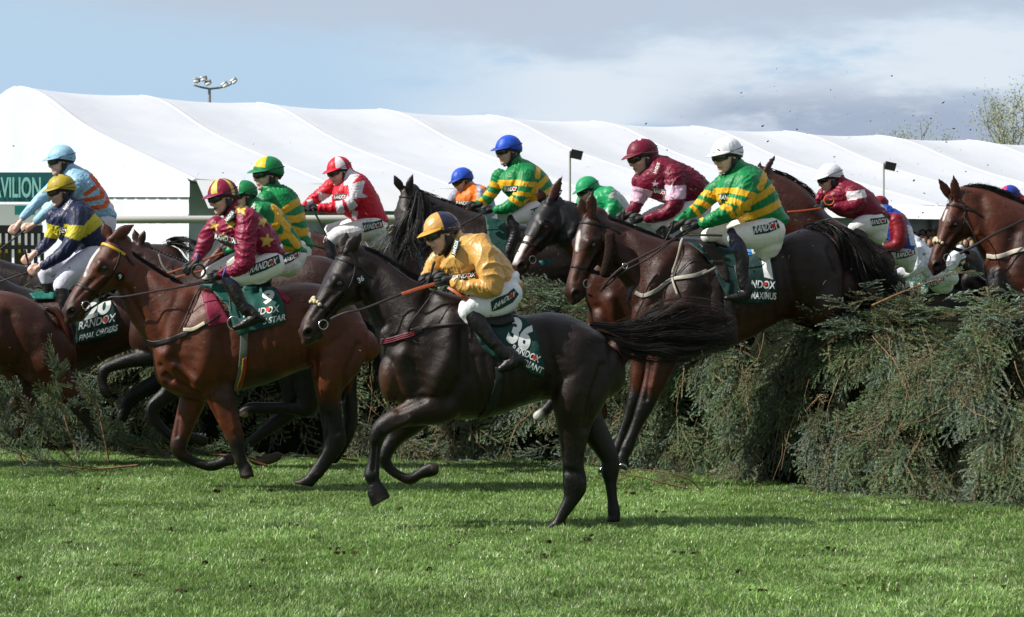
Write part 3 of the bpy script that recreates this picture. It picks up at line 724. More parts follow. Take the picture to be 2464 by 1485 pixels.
    v = v + (creases(v, seed + 2, 95) * .0045 + .0022 * np.abs(np.sin(np.array([math.radians(360 * j / 60) for _ in range(17) for j in range(60)]) * 3)) ** .35)[:, None] * (v - v.mean(0)) / .12
    capo = obj('cap_silk', v, f, M[silk_mat if silk_mat == 'satin' else 'silk'], shell, np.array(cc), corner=True)
    # peak
    Vp = []; n = 26; m = 6
    for layer in (0, 1):
        for i in range(m + 1):
            for j in range(n + 1):
                a = rad(-70 + 140 * j / n); k = math.cos(a * 1.22); rr = (i / m) * (.225 * max(0, k) ** .6 + .01)
                c = np.array((-.03 + (.545 + .0 + rr) * math.cos(a), .235 - .13 * (rr / .28) * 1.0 - .03 * (1 - k) - layer * .02 + .02 * math.sin(math.pi * i / m), (.445 + rr * .65) * math.sin(a))); Vp.append(pf.px(c))
    nn = (m + 1) * (n + 1); F = []
    for i in range(m):
        for j in range(n):
            a = i * (n + 1) + j; F.append([a, a + 1, a + n + 2, a + n + 1]); F.append([nn + a, nn + a + n + 1, nn + a + n + 2, nn + a + 1])
    for j in range(n): a = m * (n + 1) + j; F.append([a, a + 1, nn + a + 1, nn + a])
    Vp = W(np.array(Vp), D); cpk = np.tile(lin(cap.get('peak', cap['f'](0, .95))), (len(Vp), 1)); obj('peak', Vp, F, M['silk'], shell, cpk)
    # band round the foot of the cap + elastic
    def loop(name, u0, u1, w_, colr, sc=1.02, a0=-180, a1=180, m='tack', th=.002):
        Pp, Nn = [], []
        for a in np.linspace(a0, a1, 60):
            r_ = rad(a); k = (1 - math.cos(r_)) / 2; u = u0 + (u1 - u0) * k; hh = min(.98, abs(u - .17) / .43 if u < .17 else 0); rr = math.sqrt(1 - min(.9, hh ** 2)) * sc
            loc = np.array((-.03 + .545 * rr * math.cos(r_), u, .445 * rr * math.sin(r_))); Pp.append(W(pf.px(loc), D)); Nn.append(pf.v((math.cos(r_), 0.15, math.sin(r_))))
        v, f = ribbon(Pp, Nn, w_, th, closed=(a1 - a0) >= 360); obj(name, v, f, M[m], shell, np.tile(lin(colr), (len(v), 1)))
    loop('cap_band', .225, .08, .008, cap.get('band', '14110f'), 1.02)
    loop('elastic_strap', .14, .30, .008, '0d0c0c', 1.03, 40, 320)
    if goggles:
        ps = []
        Qc = []
        for a in np.linspace(-64, 64, 23):
            r_ = rad(a); Qc.append((.075 + .40 * math.cos(r_), .03 - .015 * math.cos(3 * r_), .34 * math.sin(r_)))
        C = np.array([pf.px(x) for x in Qc]); A = np.array([pf.v((.02, .115 * (1 - .25 * math.exp(-(a / 10.) ** 2)) * (math.cos(rad(a)) ** .3), 0)) for a in np.linspace(-64, 64, 23)]); B = np.array([pf.v((.055 * math.cos(rad(a)), 0, .055 * math.sin(rad(a)))) for a in np.linspace(-64, 64, 23)])
        v, f = rings(C, A, B, 16, 3.0); gf = obj('goggles', W(v, D), f, M['rubber'], root)
        v, f = rings(C[1:-1] + pf.v((.02, 0, 0)), A[1:-1] * .80, B[1:-1] * .9, 16, 3.0); obj('lens', W(v, D), f, M['lens'], gf)
        Pp, Nn = [], []
        for a in np.linspace(60, 300, 40):
            r_ = rad(a); Pp.append(W(pf.px((.0 + .46 * math.cos(r_), .04, .395 * math.sin(r_))), D)); Nn.append(pf.v((math.cos(r_), 0, math.sin(r_))))
        v, f = ribbon(Pp, Nn, .03, .003); obj('goggle_strap', v, f, M['tack'], gf, np.tile(lin('0e0d0d'), (len(v), 1)))
    # padded chin harness
    ps = []
    for s in (1, -1):
        ps.append(b3((-.03, -.16, s * .335), (.13, .20, .05))); ps.append(limbv([pf.px((.0, -.2, s * .34)), pf.px((.10, -.38, s * .25)), pf.px((.22, -.51, s * .10)), pf.px((.24, -.53, 0))], [.05 * H, .04 * H, .034 * H, .034 * H]))
    v, f = merge(ps); obj('chin_harness', W(v, D), f, M['rubber'], shell)
    return root, st, bt, pf
def plain(c): return lambda a, t: c
def sectors(cols, phase=0):
    n = len(cols); return lambda a, t: cols[int(((a + phase) % 360) / (360 / n)) % n]
# ------------------------------------------------------------------ ground and grass
def gz(y): t = np.clip((np.asarray(y, float) - 32) / 12, 0, 1); return .8 * t * t * (3 - 2 * t)
ys = np.concatenate([np.linspace(6, 60, 109), np.linspace(64, 400, 40), [700, 1500, 2600]]); xs = np.concatenate([[-1200, -300], np.linspace(-60, 60, 61), [300, 1200]])
gx, gy = np.meshgrid(xs, ys); GV = np.stack([gx.ravel(), gy.ravel(), gz(gy.ravel())], -1); nx = len(xs)
ii = (np.arange(len(ys) - 1)[:, None] * nx + np.arange(nx - 1)[None]).ravel(); GF = np.stack([ii, ii + 1, ii + nx + 1, ii + nx], -1)
soil = mat('turf_soil', (.045, .085, .018), rough=.95, spec=.1, noise=[(1.2, .7, 1.25), (14, .6, 1.4), (120, .5, 1.5)], bump=[(30, .8, 0, .04)])
tag(obj('ground', GV, GF, soil, None, base=(0, 0, 0)), 'flat grassy turf of the racecourse', None, None, 'structure')

def gn_scatter(name, carriers, P, R, Sc, idx, label=None, kind='stuff', parent=None, catg=None):
    """one object whose geometry nodes set one of the carrier meshes on every point"""
    base = np.array((0, 0, 0.)) if parent is None else ROOT_OFF[parent.name]
    m = bpy.data.meshes.new(name); m.vertices.add(len(P)); m.vertices.foreach_set('co', (P - base).astype(np.float32).ravel())
    a = m.attributes.new('rot', 'FLOAT_VECTOR', 'POINT'); a.data.foreach_set('vector', R.astype(np.float32).ravel())
    a = m.attributes.new('scl', 'FLOAT_VECTOR', 'POINT'); a.data.foreach_set('vector', Sc.astype(np.float32).ravel())
    a = m.attributes.new('idx', 'INT', 'POINT'); a.data.foreach_set('value', idx.astype(np.int32))
    o = bpy.data.objects.new(name, m); COL.objects.link(o); ROOT_OFF[o.name] = base
    if parent: o.parent = parent
    cl = bpy.data.collections.new(name + '_kit')
    for c in carriers: cl.objects.link(c)
    g = bpy.data.node_groups.new(name, 'GeometryNodeTree'); g.interface.new_socket('Geometry', in_out='INPUT', socket_type='NodeSocketGeometry'); g.interface.new_socket('Geometry', in_out='OUTPUT', socket_type='NodeSocketGeometry')
    n, l = g.nodes, g.links; gi = n.new('NodeGroupInput'); go = n.new('NodeGroupOutput'); ip = n.new('GeometryNodeInstanceOnPoints'); ci = n.new('GeometryNodeCollectionInfo')
    ci.inputs['Collection'].default_value = cl; ci.inputs['Separate Children'].default_value = True; ci.inputs['Reset Children'].default_value = True; ip.inputs['Pick Instance'].default_value = True
    def att(nm, ty):
        x = n.new('GeometryNodeInputNamedAttribute'); x.data_type = ty; x.inputs['Name'].default_value = nm; return x.outputs[0]
    e2r = n.new('FunctionNodeEulerToRotation'); l.new(att('rot', 'FLOAT_VECTOR'), e2r.inputs[0]); l.new(e2r.outputs[0], ip.inputs['Rotation'])
    l.new(att('scl', 'FLOAT_VECTOR'), ip.inputs['Scale']); l.new(att('idx', 'INT'), ip.inputs['Instance Index'])
    l.new(gi.outputs[0], ip.inputs['Points']); l.new(ci.outputs[0], ip.inputs['Instance']); l.new(ip.outputs[0], go.inputs[0])
    md = o.modifiers.new('scatter', 'NODES'); md.node_group = g; tag(o, label, catg, None, kind); return o
def leafmat(name, rough=.5, spec=.3, trans=.25, big=None):
    m = bpy.data.materials.new(name); m.use_nodes = True; nt = m.node_tree; N = nt.nodes; L = nt.links; b = N['Principled BSDF']; b.inputs['Roughness'].default_value = rough; b.inputs['Specular IOR Level'].default_value = spec
    a = N.new('ShaderNodeAttribute'); a.attribute_name = 'Col'; src = a.outputs[0]
    if big:
        geo = N.new('ShaderNodeNewGeometry')
        for sc, lo, hi in big:
            n = N.new('ShaderNodeTexNoise'); n.inputs['Scale'].default_value = sc; n.inputs['Detail'].default_value = 3; L.new(geo.outputs['Position'], n.inputs[0])
            r = N.new('ShaderNodeMapRange'); L.new(n.outputs[0], r.inputs[0]); r.inputs[1].default_value = .35; r.inputs[2].default_value = .65; r.inputs[3].default_value = lo; r.inputs[4].default_value = hi
            x = N.new('ShaderNodeVectorMath'); x.operation = 'SCALE'; L.new(src, x.inputs[0]); L.new(r.outputs[0], x.inputs['Scale']); src = x.outputs[0]
    L.new(src, b.inputs['Base Color'])
    if trans:
        t = N.new('ShaderNodeBsdfTranslucent'); L.new(src, t.inputs[0]); mx = N.new('ShaderNodeMixShader'); mx.inputs[0].default_value = trans
        L.new(b.outputs[0], mx.inputs[1]); L.new(t.outputs[0], mx.inputs[2]); L.new(mx.outputs[0], N['Material Output'].inputs[0])
    return m
M['grass'] = leafmat('grass_blades', .36, .5, .3, [(.35, .88, 1.1), (2.2, .84, 1.16)])
M['needle'] = leafmat('spruce_needles', .55, .3, .12, [(1.1, .75, 1.25)])
M['leaf'] = leafmat('spring_leaves', .6, .2, .3)
M['bark'] = mat('bark', attr=True, rough=.85, spec=.15, noise=[(60, .6, 1.4)], bump=[(120, .5, 0, .003)])
def kit(name, V, F, mt, col):
    m = mk_mesh(name, V, F, col, smooth=False); m.materials.append(mt); return bpy.data.objects.new(name, m)
rg = np.random.RandomState(7); kits = []
for k in range(4):
    n = 3000; T = .62; p = rg.uniform(-T / 2, T / 2, (n, 2)); clump = sines(np.c_[p * 1.0, 0 * p[:, :1]], 26, 50 + k) * .5 + sines(np.c_[p, 0 * p[:, :1]], 60, 60 + k) * .3
    h = np.clip(rg.normal(.034, .010, n) * (1 + .32 * clump), .012, .085); a = rg.uniform(0, 6.28, n); lean = np.abs(rg.normal(.45, .3, n)) * h; wd = rg.uniform(.0018, .0040, n)
    a = np.where(rg.rand(n) < .45, rg.normal(.4, .6, n), a)
    d = np.c_[np.cos(a), np.sin(a), 0 * a]; s = np.c_[-np.sin(a + rg.normal(0, .6, n)), np.cos(a), 0 * a]; b0 = np.c_[p, 0 * a - .004]
    m1 = b0 + d * lean[:, None] * .35 + np.c_[0 * a, 0 * a, h * .62]; tp = b0 + d * lean[:, None] * 1.25 + np.c_[0 * a, 0 * a, h]
    V = np.stack([b0 - s * wd[:, None], b0 + s * wd[:, None], m1 + s * wd[:, None] * .9, m1 - s * wd[:, None] * .9, tp], 1).reshape(-1, 3)
    i = np.arange(n) * 5; F = np.stack([i, i + 1, i + 2, i + 3], -1).tolist() + np.stack([i + 3, i + 2, i + 4], -1).tolist()
    c = np.array((.205, .338, .090)) * (1 + .33 * rg.normal(size=(n, 1))) * np.array([1, 1, 1]) + rg.normal(0, .012, (n, 3)) * np.array([1, .6, .3]); yel = rg.rand(n) < .09; c[yel] = np.array((.56, .60, .34)) * rg.uniform(.6, 1.2, (yel.sum(), 1)); dr = rg.rand(n) < .10; c[dr] = (.10, .18, .035)
    kits.append(kit('grass_tile', V, F, M['grass'], np.clip(np.repeat(c, 5, 0), .01, 1)))
pts = []
for y in np.arange(14.6, 30.5, .5):
    for x in np.arange(-(y * .24 + 1.5), y * .26 + 2.0, .5): pts.append((x + rg.uniform(-.12, .12), y + rg.uniform(-.12, .12), 0))
pts = np.array(pts); n = len(pts)
gn_scatter('grass', kits, pts, np.c_[np.zeros((n, 2)), rg.uniform(0, 6.28, n)], np.c_[np.ones((n, 2)), rg.uniform(.8, 1.25, n)], rg.randint(0, 4, n), 'short sunlit green turf grass on the racecourse')

# ------------------------------------------------------------------ spruce branches
def sprig(r, L=.42, needle=.021, tip=(.10, .155, .105), old=(.035, .062, .026), brown=.0, bare=.1, droop=.25):
    """a spruce twig along +X lying roughly in XY: returns (V, F, C)"""
    V, F, C = [], [], []
    def twig(p0, d, ln, k0):
        n = max(4, int(ln / .0085)); p = p0.copy(); d = d.copy(); up = np.array((0, 0, 1.)); rad_ = .0028 * (ln / .4) ** .5 + .001
        path = [p.copy()]
        for i in range(n):
            d = d + np.array((0, 0, -droop * .012)) + r.normal(0, .025, 3); d /= np.linalg.norm(d); p = p + d * ln / n; path.append(p.copy())
            t = i / n; side = np.cross(d, up); side /= np.linalg.norm(side) + 1e-9; u2 = np.cross(side, d)
            if r.rand() < brown: continue
            for s in range(5):
                a = r.uniform(-1.25, 1.25) + (0 if s % 2 else math.pi); q = side * math.cos(a) + u2 * abs(math.sin(a)) * .9
                nd = d * r.uniform(.55, .95) + q * .8; nd /= np.linalg.norm(nd); l_ = needle * r.uniform(.7, 1.1) * (1 - .35 * t); w_ = np.cross(nd, r.normal(size=3)); w_ /= np.linalg.norm(w_) + 1e-9; w_ = w_ * .0021
                b = len(V); V.extend([p - w_, p + w_, p + nd * l_]); F.append((b, b + 1, b + 2)); c = np.array(old) * (1 - t * k0) + np.array(tip) * t * k0; c = c * r.uniform(.65, 1.4); C.extend([c, c, c * 1.15])
        cb = np.array((.20, .115, .055)) * r.uniform(.6, 1.3)
        for i in range(0, len(path) - 1, 2):
            a, b_ = path[i], path[min(i + 2, len(path) - 1)]; k = len(V); w1 = np.cross(b_ - a, (0, .3, 1.)); w1 = w1 / (np.linalg.norm(w1) + 1e-9) * rad_; w2 = np.cross(b_ - a, w1); w2 = w2 / (np.linalg.norm(w2) + 1e-9) * rad_
            V.extend([a + w1, a - .5 * w1 + w2 * .87, a - .5 * w1 - w2 * .87, b_]); F.extend([(k, k + 1, k + 3), (k + 1, k + 2, k + 3), (k + 2, k, k + 3)]); C.extend([cb] * 4)
        return path
    d0 = np.array((1., 0, 0)); path = twig(np.zeros(3), d0, L, .8); m = len(path); s = 1
    for i in range(int(m * .12), int(m * .93), max(1, int(m * .08))):
        d = path[min(i + 1, m - 1)] - path[i - 1]; d /= np.linalg.norm(d) + 1e-9; sd = np.cross(d, (0, 0, 1.)); ang = rad(r.uniform(38, 58)); s = -s; q = d * math.cos(ang) + sd * s * math.sin(ang); q[2] += r.normal(0, .15)
        l_ = L * (.30 * (1 - i / m) + .13) * r.uniform(.7, 1.2); twig(path[i], q / np.linalg.norm(q), l_, 1.)
    return np.array(V), np.array(F), np.array(C)
rs = np.random.RandomState(21); SPR = []
for k in range(9):
    v, f, c = sprig(rs, L=rs.uniform(.26, .46), tip=[(.33, .42, .34), (.26, .37, .19), (.34, .34, .21)][k % 3], old=[(.055, .105, .065), (.05, .10, .04), (.09, .10, .05)][k % 3], brown=[.0, .05, .35][k % 3])
    SPR.append((v, f, c))
skits = [kit('spruce_twig', v, f, M['needle'], c) for v, f, c in SPR]
def eul(X, Z):
    """euler angles turning +X onto X with Z as near up"""
    from mathutils import Matrix
    X = Vector(X).normalized(); Z = Vector(Z); Y = Z.cross(X).normalized(); Z = X.cross(Y)
    return Matrix((X, Y, Z)).transposed().to_euler()
# fence line in plan
FL = [(-260, 1080), (300, 1096), (700, 1106), (1100, 1114), (1500, 1132), (1780, 1160), (2000, 1188), (2240, 1212), (2464, 1230), (2750, 1250), (3050, 1270), (3300, 1285)]
FLw = [((x - CX) / F_ * (CH * F_ / (y - HY)), CH * F_ / (y - HY)) for x, y in FL]
FP = cat([(a, b, 0) for a, b in FLw], .1)[:, :2]; FT = np.gradient(FP, axis=0); FT /= np.linalg.norm(FT, axis=1, keepdims=True); FN = np.stack([FT[:, 1], -FT[:, 0]], -1); FN[FN[:, 1] > 0] *= -1
fa = np.concatenate([[0], np.cumsum(np.linalg.norm(np.diff(FP, axis=0), axis=1))])
def fline(s): i = min(len(FP) - 2, max(0, int(np.searchsorted(fa, s) - 1))); t = (s - fa[i]) / (fa[i + 1] - fa[i] + 1e-9); return FP[i] * (1 - t) + FP[i + 1] * t, FN[i]
FH, FD = 1.50, 1.05
prof = [(.02, 0), (-.02, .35), (-.06, .8), (-.14, 1.15), (-.26, 1.38), (-.42, FH), (-.75, FH + .05), (-1.0, FH - .05), (-FD, FH - .4), (-FD, 0)]     # outward offset, height
V = []; r = np.random.RandomState(5)
SS = np.arange(0, fa[-1], .12)
for s in SS:
    p, nn = fline(s)
    for o_, h_ in prof: V.append((p[0] + nn[0] * (o_ - .10 + r.normal(0, .02)), p[1] + nn[1] * (o_ - .10 + r.normal(0, .02)), max(-.05, h_ * 1 - .08 + r.normal(0, .02))))
k = len(prof); F = [[i * k + j, i * k + j + 1, (i + 1) * k + j + 1, (i + 1) * k + j] for i in range(len(SS) - 1) for j in range(k - 1)]
V = np.array(V); core = mat('packed_spruce', (.014, .018, .009), rough=.95, spec=.05, noise=[(12, .5, 1.4), (60, .4, 1.6)], bump=[(40, 1, 0, .05)])
fence = tag(obj('fence', V, F, core, None, base=(0, 24, 0)), 'wide steeplechase fence dressed with cut spruce branches', 'fence')
P, R, Sc, I = [], [], [], []
for _ in range(7600):
    s = r.uniform(0, fa[-1]) if r.rand() < .35 else r.uniform(fa[-1] * .34, fa[-1]); p, nn = fline(s); T3 = np.array((nn[1], -nn[0], 0)); O3 = np.array((nn[0], nn[1], 0))
    q = r.rand()
    if q < .74:
        h = FH * (1 - r.rand() ** 1.15 * .93); o_ = np.interp(h, [0, .35, .8, 1.15, 1.38, 1.5], [.02, -.02, -.06, -.14, -.26, -.42]) + r.normal(-.03, .05)
        X = O3 * r.uniform(.05, .55) + np.array((0, 0, -1.)) * r.uniform(.4, 1.1) + T3 * r.normal(.1, .6); Z = O3 * .9 + np.array((0, 0, .5)) + r.normal(0, .25, 3)
    else:
        o_ = r.uniform(-1.05, -.15); h = FH + r.uniform(-.12, .12) - max(0, -.35 - o_ - .5) * .2 - (.12 if o_ > -.3 else 0); ang = r.uniform(-1.2, 1.2); X = (O3 * math.cos(ang) + T3 * math.sin(ang)) * 1.0 + np.array((0, 0, r.uniform(-.35, .55))); Z = np.array((0, 0, 1.)) + r.normal(0, .3, 3)
        if r.rand() < .3: X = -X; X[2] = abs(X[2])
    if math.sin(s * 5.1 + 2.3 * math.sin(h * 4.0 + s)) + math.sin(h * 7.3 + s * 2.2) + r.normal(0, .45) < -.02: continue
    P.append((p[0] + nn[0] * o_, p[1] + nn[1] * o_, h)); R.append(eul(X, Z)); k_ = r.uniform(.75, 1.35); Sc.append((k_, k_, k_)); I.append(r.randint(0, 9))
gn_scatter('spruce_foliage', skits, np.array(P), np.array(R), np.array(Sc), np.array(I), None, 'stuff', fence)
# bare brown sticks woven through the face
ps = []; 
for _ in range(120):
    s = r.uniform(0, fa[-1]); p, nn = fline(s); h = FH * r.uniform(.25, 1.02); T3 = np.array((nn[1], -nn[0], 0)); O3 = np.array((nn[0], nn[1], 0)); o_ = np.interp(h, [0, .8, 1.15, 1.38, 1.5], [.06, .02, -.06, -.18, -.32])
    c = np.array((p[0], p[1], 0)) + O3 * (o_ + .03); c[2] = h; d = T3 * r.normal(0, .7) + np.array((0, 0, -1.)) + O3 * .15; d /= np.linalg.norm(d); C = [c]
    for i in range(6): d = d + r.normal(0, .16, 3) * np.array((1, .3, 1)); d /= np.linalg.norm(d); C.append(C[-1] + d * r.uniform(.04, .12))
    C = [q for q in C if q[2] > .02]
    if len(C) > 2: ps.append(limbv(C, np.linspace(.0050, .0016, len(C)) * r.uniform(.6, 1.2), 5))
v, f = merge(ps); tag(obj('bare_twigs', v, f, M['bark'], fence, np.tile((.27, .17, .10), (len(v), 1))), None, None, None, 'stuff')
# loose branches: real meshes built from the same twigs
def branch(label, D, spine, n, seed, z=0, up=.3, size=1.0, catg='branch', name='spruce_branch', kinds=(0, 1, 3, 4), sag=True, r0=.011):
    r = np.random.RandomState(seed); C = W(np.array([(p[0], p[1], z + (p[2] if len(p) > 2 else 0)) for p in cat([(q[0], q[1], q[2] if len(q) > 2 else 0) for q in spine], 12)]), D)
    v0, f0 = limbv(C, np.linspace(r0, .003, len(C)), 7); root = obj(name, v0, f0, M['bark'], None, np.tile((.20, .115, .06), (len(v0), 1))); tag(root, label, catg, 'broken spruce branches')
    Vs, Fs, Cs, o = [], [], [], 0
    for i in range(n):
        v, f, c = SPR[kinds[r.randint(len(kinds))]]; k = r.uniform(.45, .95) * size; q = C[r.randint(max(1, int(len(C) * .15)), len(C))]; j = min(len(C) - 2, int(np.argmin(((C - q) ** 2).sum(1)))); d = C[j + 1] - C[j]; d /= np.linalg.norm(d)
        X = d * r.uniform(.3, 1) + r.normal(0, .45, 3) + np.array((0, 0, up)); e = eul(X, np.array((0, -.5, 1)) + r.normal(0, .4, 3)); Rm = np.array(e.to_matrix())
        vv = (v * k) @ Rm.T + q; 
        if sag: vv[:, 2] = np.maximum(vv[:, 2], gz(vv[:, 1]) + .005)
        Vs.append(vv); Fs.append(f + o); Cs.append(c * r.uniform(.7, 1.15)); o += len(v)
    obj('needles', np.vstack(Vs), np.vstack(Fs), M['needle'], root, np.vstack(Cs), smooth=False); return root
branch('leafy spruce branch sticking straight up in front of the left-hand chestnut legs', 24.4, [(190, 1100), (160, 1020), (142, 930), (132, 870)], 16, 1, up=.7)
branch('broken spruce branch leaning left beside the upright leafy one', 24.6, [(180, 1115), (110, 1040), (50, 960), (10, 905)], 22, 2, up=.5)
branch('flattened spruce branch lying on the turf at the lower left corner of the fence', 24.2, [(330, 1120), (220, 1128), (110, 1112), (0, 1075), (-60, 1050)], 24, 3, up=.15)
branch('tall bushy spruce limb standing in the debris under the left-hand saddlecloth', 24.9, [(262, 1110), (250, 1050), (236, 990), (215, 930)], 20, 12, up=.6, size=.9)
branch('ragged spruce limb at the left edge touching the turf', 24.5, [(60, 1120), (30, 1060), (0, 1010), (-40, 960)], 20, 13, up=.5)
branch('dark spruce litter under the forelegs of the bay horse 9', 25.6, [(600, 1098), (480, 1092), (380, 1076), (300, 1070)], 24, 16, up=.35, size=.9)
branch('dark spruce litter spread wide between the left bush and the galloping legs', 25.2, [(460, 1100), (360, 1100), (270, 1080), (200, 1060)], 24, 17, up=.4, size=.9)
branch('spruce debris heaped behind the leaning broken branch', 25.4, [(400, 1085), (290, 1070), (180, 1030), (60, 1000), (-40, 990)], 30, 4, up=.5)
branch('small green spruce tuft on the turf under the maroon rider\'s bay horse', 24.4, [(640, 1120), (600, 1105), (560, 1075), (535, 1040)], 9, 5, up=.4, size=.6)
branch('low spruce branch trailing on the grass between two galloping horses', 25.0, [(860, 1108), (780, 1100), (700, 1096), (600, 1090)], 14, 6, up=.2, size=.7)
fb = branch('fallen brown spruce branch with a forked bare end lying on the turf before the fence', 22.9, [(1748, 1222), (1690, 1188), (1620, 1168), (1540, 1148), (1470, 1138)], 13, 7, up=.15, size=.75, kinds=(2, 5, 8))
branch('second thin branch of dark needles crossing the fallen brown one', 22.8, [(1740, 1205), (1700, 1192), (1650, 1150), (1560, 1132), (1490, 1136)], 9, 8, up=.1, size=.7, kinds=(2, 5, 8), r0=.008)
branch('sprig of spruce flying up in front of the red and white rider\'s thigh', 26.6, [(858, 668), (852, 630), (868, 590), (880, 560)], 5, 9, up=.6, size=.5, sag=False, r0=.006)
branch('spruce bough propped against the fence top below the fallen rider', 22.6, [(2100, 735), (2180, 700), (2270, 668), (2340, 650)], 9, 10, up=.3, size=.7, sag=False)

tr_ = np.random.RandomState(15); P, R, Sc, I = [], [], [], []
for _ in range(170):
    s = tr_.uniform(0, fa[-1]); p, nn = fline(s); o_ = abs(tr_.normal(.35, .5)); P.append((p[0] + nn[0] * o_, p[1] + nn[1] * o_, .04)); a_ = tr_.uniform(0, 6.28); R.append(eul((math.cos(a_), math.sin(a_), tr_.uniform(-.02, .12)), (tr_.normal(0, .2), tr_.normal(0, .2), 1))); k_ = tr_.uniform(.3, .8); Sc.append((k_,) * 3); I.append(tr_.randint(0, 9))
gn_scatter('spruce_trimmings', skits, np.array(P), np.array(R), np.array(Sc), np.array(I), 'spruce trimmings scattered on the turf along the fence')
# ------------------------------------------------------------------ marquee
white_pvc = mat('white_pvc', (.60, .62, .66), rough=.45, spec=.4, noise=[(.5, .95, 1.03)], bump=[(.8, .25, .4, .12)])
RX = [30, 320, 600, 890, 1150, 1400, 1640, 1860, 2080, 2300, 2520, 2740]; RY = [228, 249, 266, 281, 295, 309, 321, 332, 342, 353, 364, 375]
def ridge(t):
    x = np.interp(t, range(12), RX); y = np.interp(t, range(12), RY); D = 90 * (1 + .215 * t / 9); return np.array([(x - CX) / F_ * D, D, CH - (y - HY) / F_ * D])
panel_m = mat('white_panel', (.86, .87, .88), rough=.4, noise=[(.8, .95, 1.02)])
PW = np.array([.49, -.87, 0]) * 15.3; NB = 11
V, F = [], []; SUB = 12; NR = 20
def bow_(u): return .42 * math.exp(-((u - .16) / .20) ** 2) * min(1, u / .06 + .25)
def eavez(t): return 3.56 - .105 * t
for i in range(NB * SUB + 1):
    t = i / SUB; rp = ridge(t); fr = t - round(t); sag = min(1, abs(fr) * 2) ; hump = .075 * math.exp(-(fr / .2) ** 2)
    for j in range(NR + 1):
        u = j / NR; z = rp[2] * (1 - u) + eavez(t) * u; bow = bow_(u) / .6
        p = rp + PW * u; p[2] = z + bow * .6 + hump * (1 - u * .75) - .07 * sag * math.sin(math.pi * u) - .02 * sag
        V.append(p)
k = NR + 1
for i in range(NB * SUB):
    for j in range(NR): F.append([i * k + j, i * k + j + 1, (i + 1) * k + j + 1, (i + 1) * k + j])
n0 = len(V)
for i in range(NB * SUB + 1):      # far slope
    t = i / SUB; rp = ridge(t); fr = t - round(t); hump = .075 * math.exp(-(fr / .2) ** 2)
    for j in (0, 1): p = rp - PW * j; p[2] = (rp[2] + hump - .05) * (1 - j) + eavez(t) * j; V.append(p)
for i in range(NB * SUB): F.append([n0 + 2 * i, n0 + 2 * i + 2, n0 + 2 * i + 3, n0 + 2 * i + 1])
V = np.array(V); v2 = V.copy(); v2[:, 2] -= .03; nn = len(V); F2 = F + [[a + nn for a in reversed(f)] for f in F]
B0 = np.array((0., 90., .8)); tent = empty('marquee', B0); tag(tent, 'very long white marquee with a ridged roof behind the race', 'marquee')
obj('roof', np.vstack([V, v2]), F2, white_pvc, tent)
# valance and side wall along the near eave
V, F = [], []
for i in range(NB * 6 + 1):
    t = i / 6; p = ridge(t) + PW * 1.0; z = eavez(t); V += [p + (0.02, -.04, 0) + np.array((0, 0, z - p[2])), p + np.array((.45, -.85, z - max(.42, .80 - .06 * t) - p[2]))]  # outward flare of the lower edge added so the valance catches the sun
for i in range(NB * 6): F.append([2 * i, 2 * i + 1, 2 * i + 3, 2 * i + 2])
obj('valance', *thicken(np.array(V), F, .04), panel_m, tent, smooth=False)
shade = mat('pale_glazing', (.50, .56, .62), rough=.25, spec=.6, noise=[(.4, .8, 1.2)])
V, F = [], []
for t in (0, NB): p = ridge(t) + PW * .97; V += [(p[0], p[1], .6), (p[0], p[1], eavez(t) - .1)]
obj('glazed_wall', *thicken(np.array(V), [[0, 1, 3, 2]], .05), shade, tent, smooth=False)
frame_m = mat('white_aluminium', (.62, .64, .66), rough=.35, metal=.2)
for t in range(NB + 1):
    p = ridge(t) + PW * (.985 if t else .94); v, f = rings([(p[0], p[1] - .1, .6), (p[0], p[1] - .1, eavez(t) - .05)], [(.12, 0, 0)] * 2, [(0, .08, 0)] * 2, 4, 2, (0, 0)); obj('leg', v, f, frame_m, tent)
    q = [ridge(t) + PW * u + np.array((0, 0, 0)) for u in np.linspace(0, 1, NR + 1)]
    for j, u in enumerate(np.linspace(0, 1, NR + 1)): q[j][2] = ridge(t)[2] * (1 - u) + eavez(t) * u + bow_(u) + .075 * (1 - u * .75) - .03
    q = np.array(q); v, f = rings(q, np.tile((.10, .05, 0), (len(q), 1)), np.tile((0, 0, .055), (len(q), 1)), 8, 2, (1, 1)); obj('roof_rib', v, f, white_pvc, tent)
# gable wall
g0 = ridge(0); a = g0 + PW; b = g0 - PW; wv = [(a[0], a[1], .6), (a[0], a[1], eavez(0)), *[tuple((g0 + PW * u)[:2]) + (g0[2] * (1 - u) + eavez(0) * u + bow_(u) + .09,) for u in np.linspace(.96, 0, 20)], (b[0], b[1], eavez(0)), (b[0], b[1], .6)]
wv = np.array(wv) + np.array((-.87, -.49, 0)) * .22; obj('gable_wall', *thicken(wv, [list(range(len(wv)))], .05), white_pvc, tent, smooth=False)
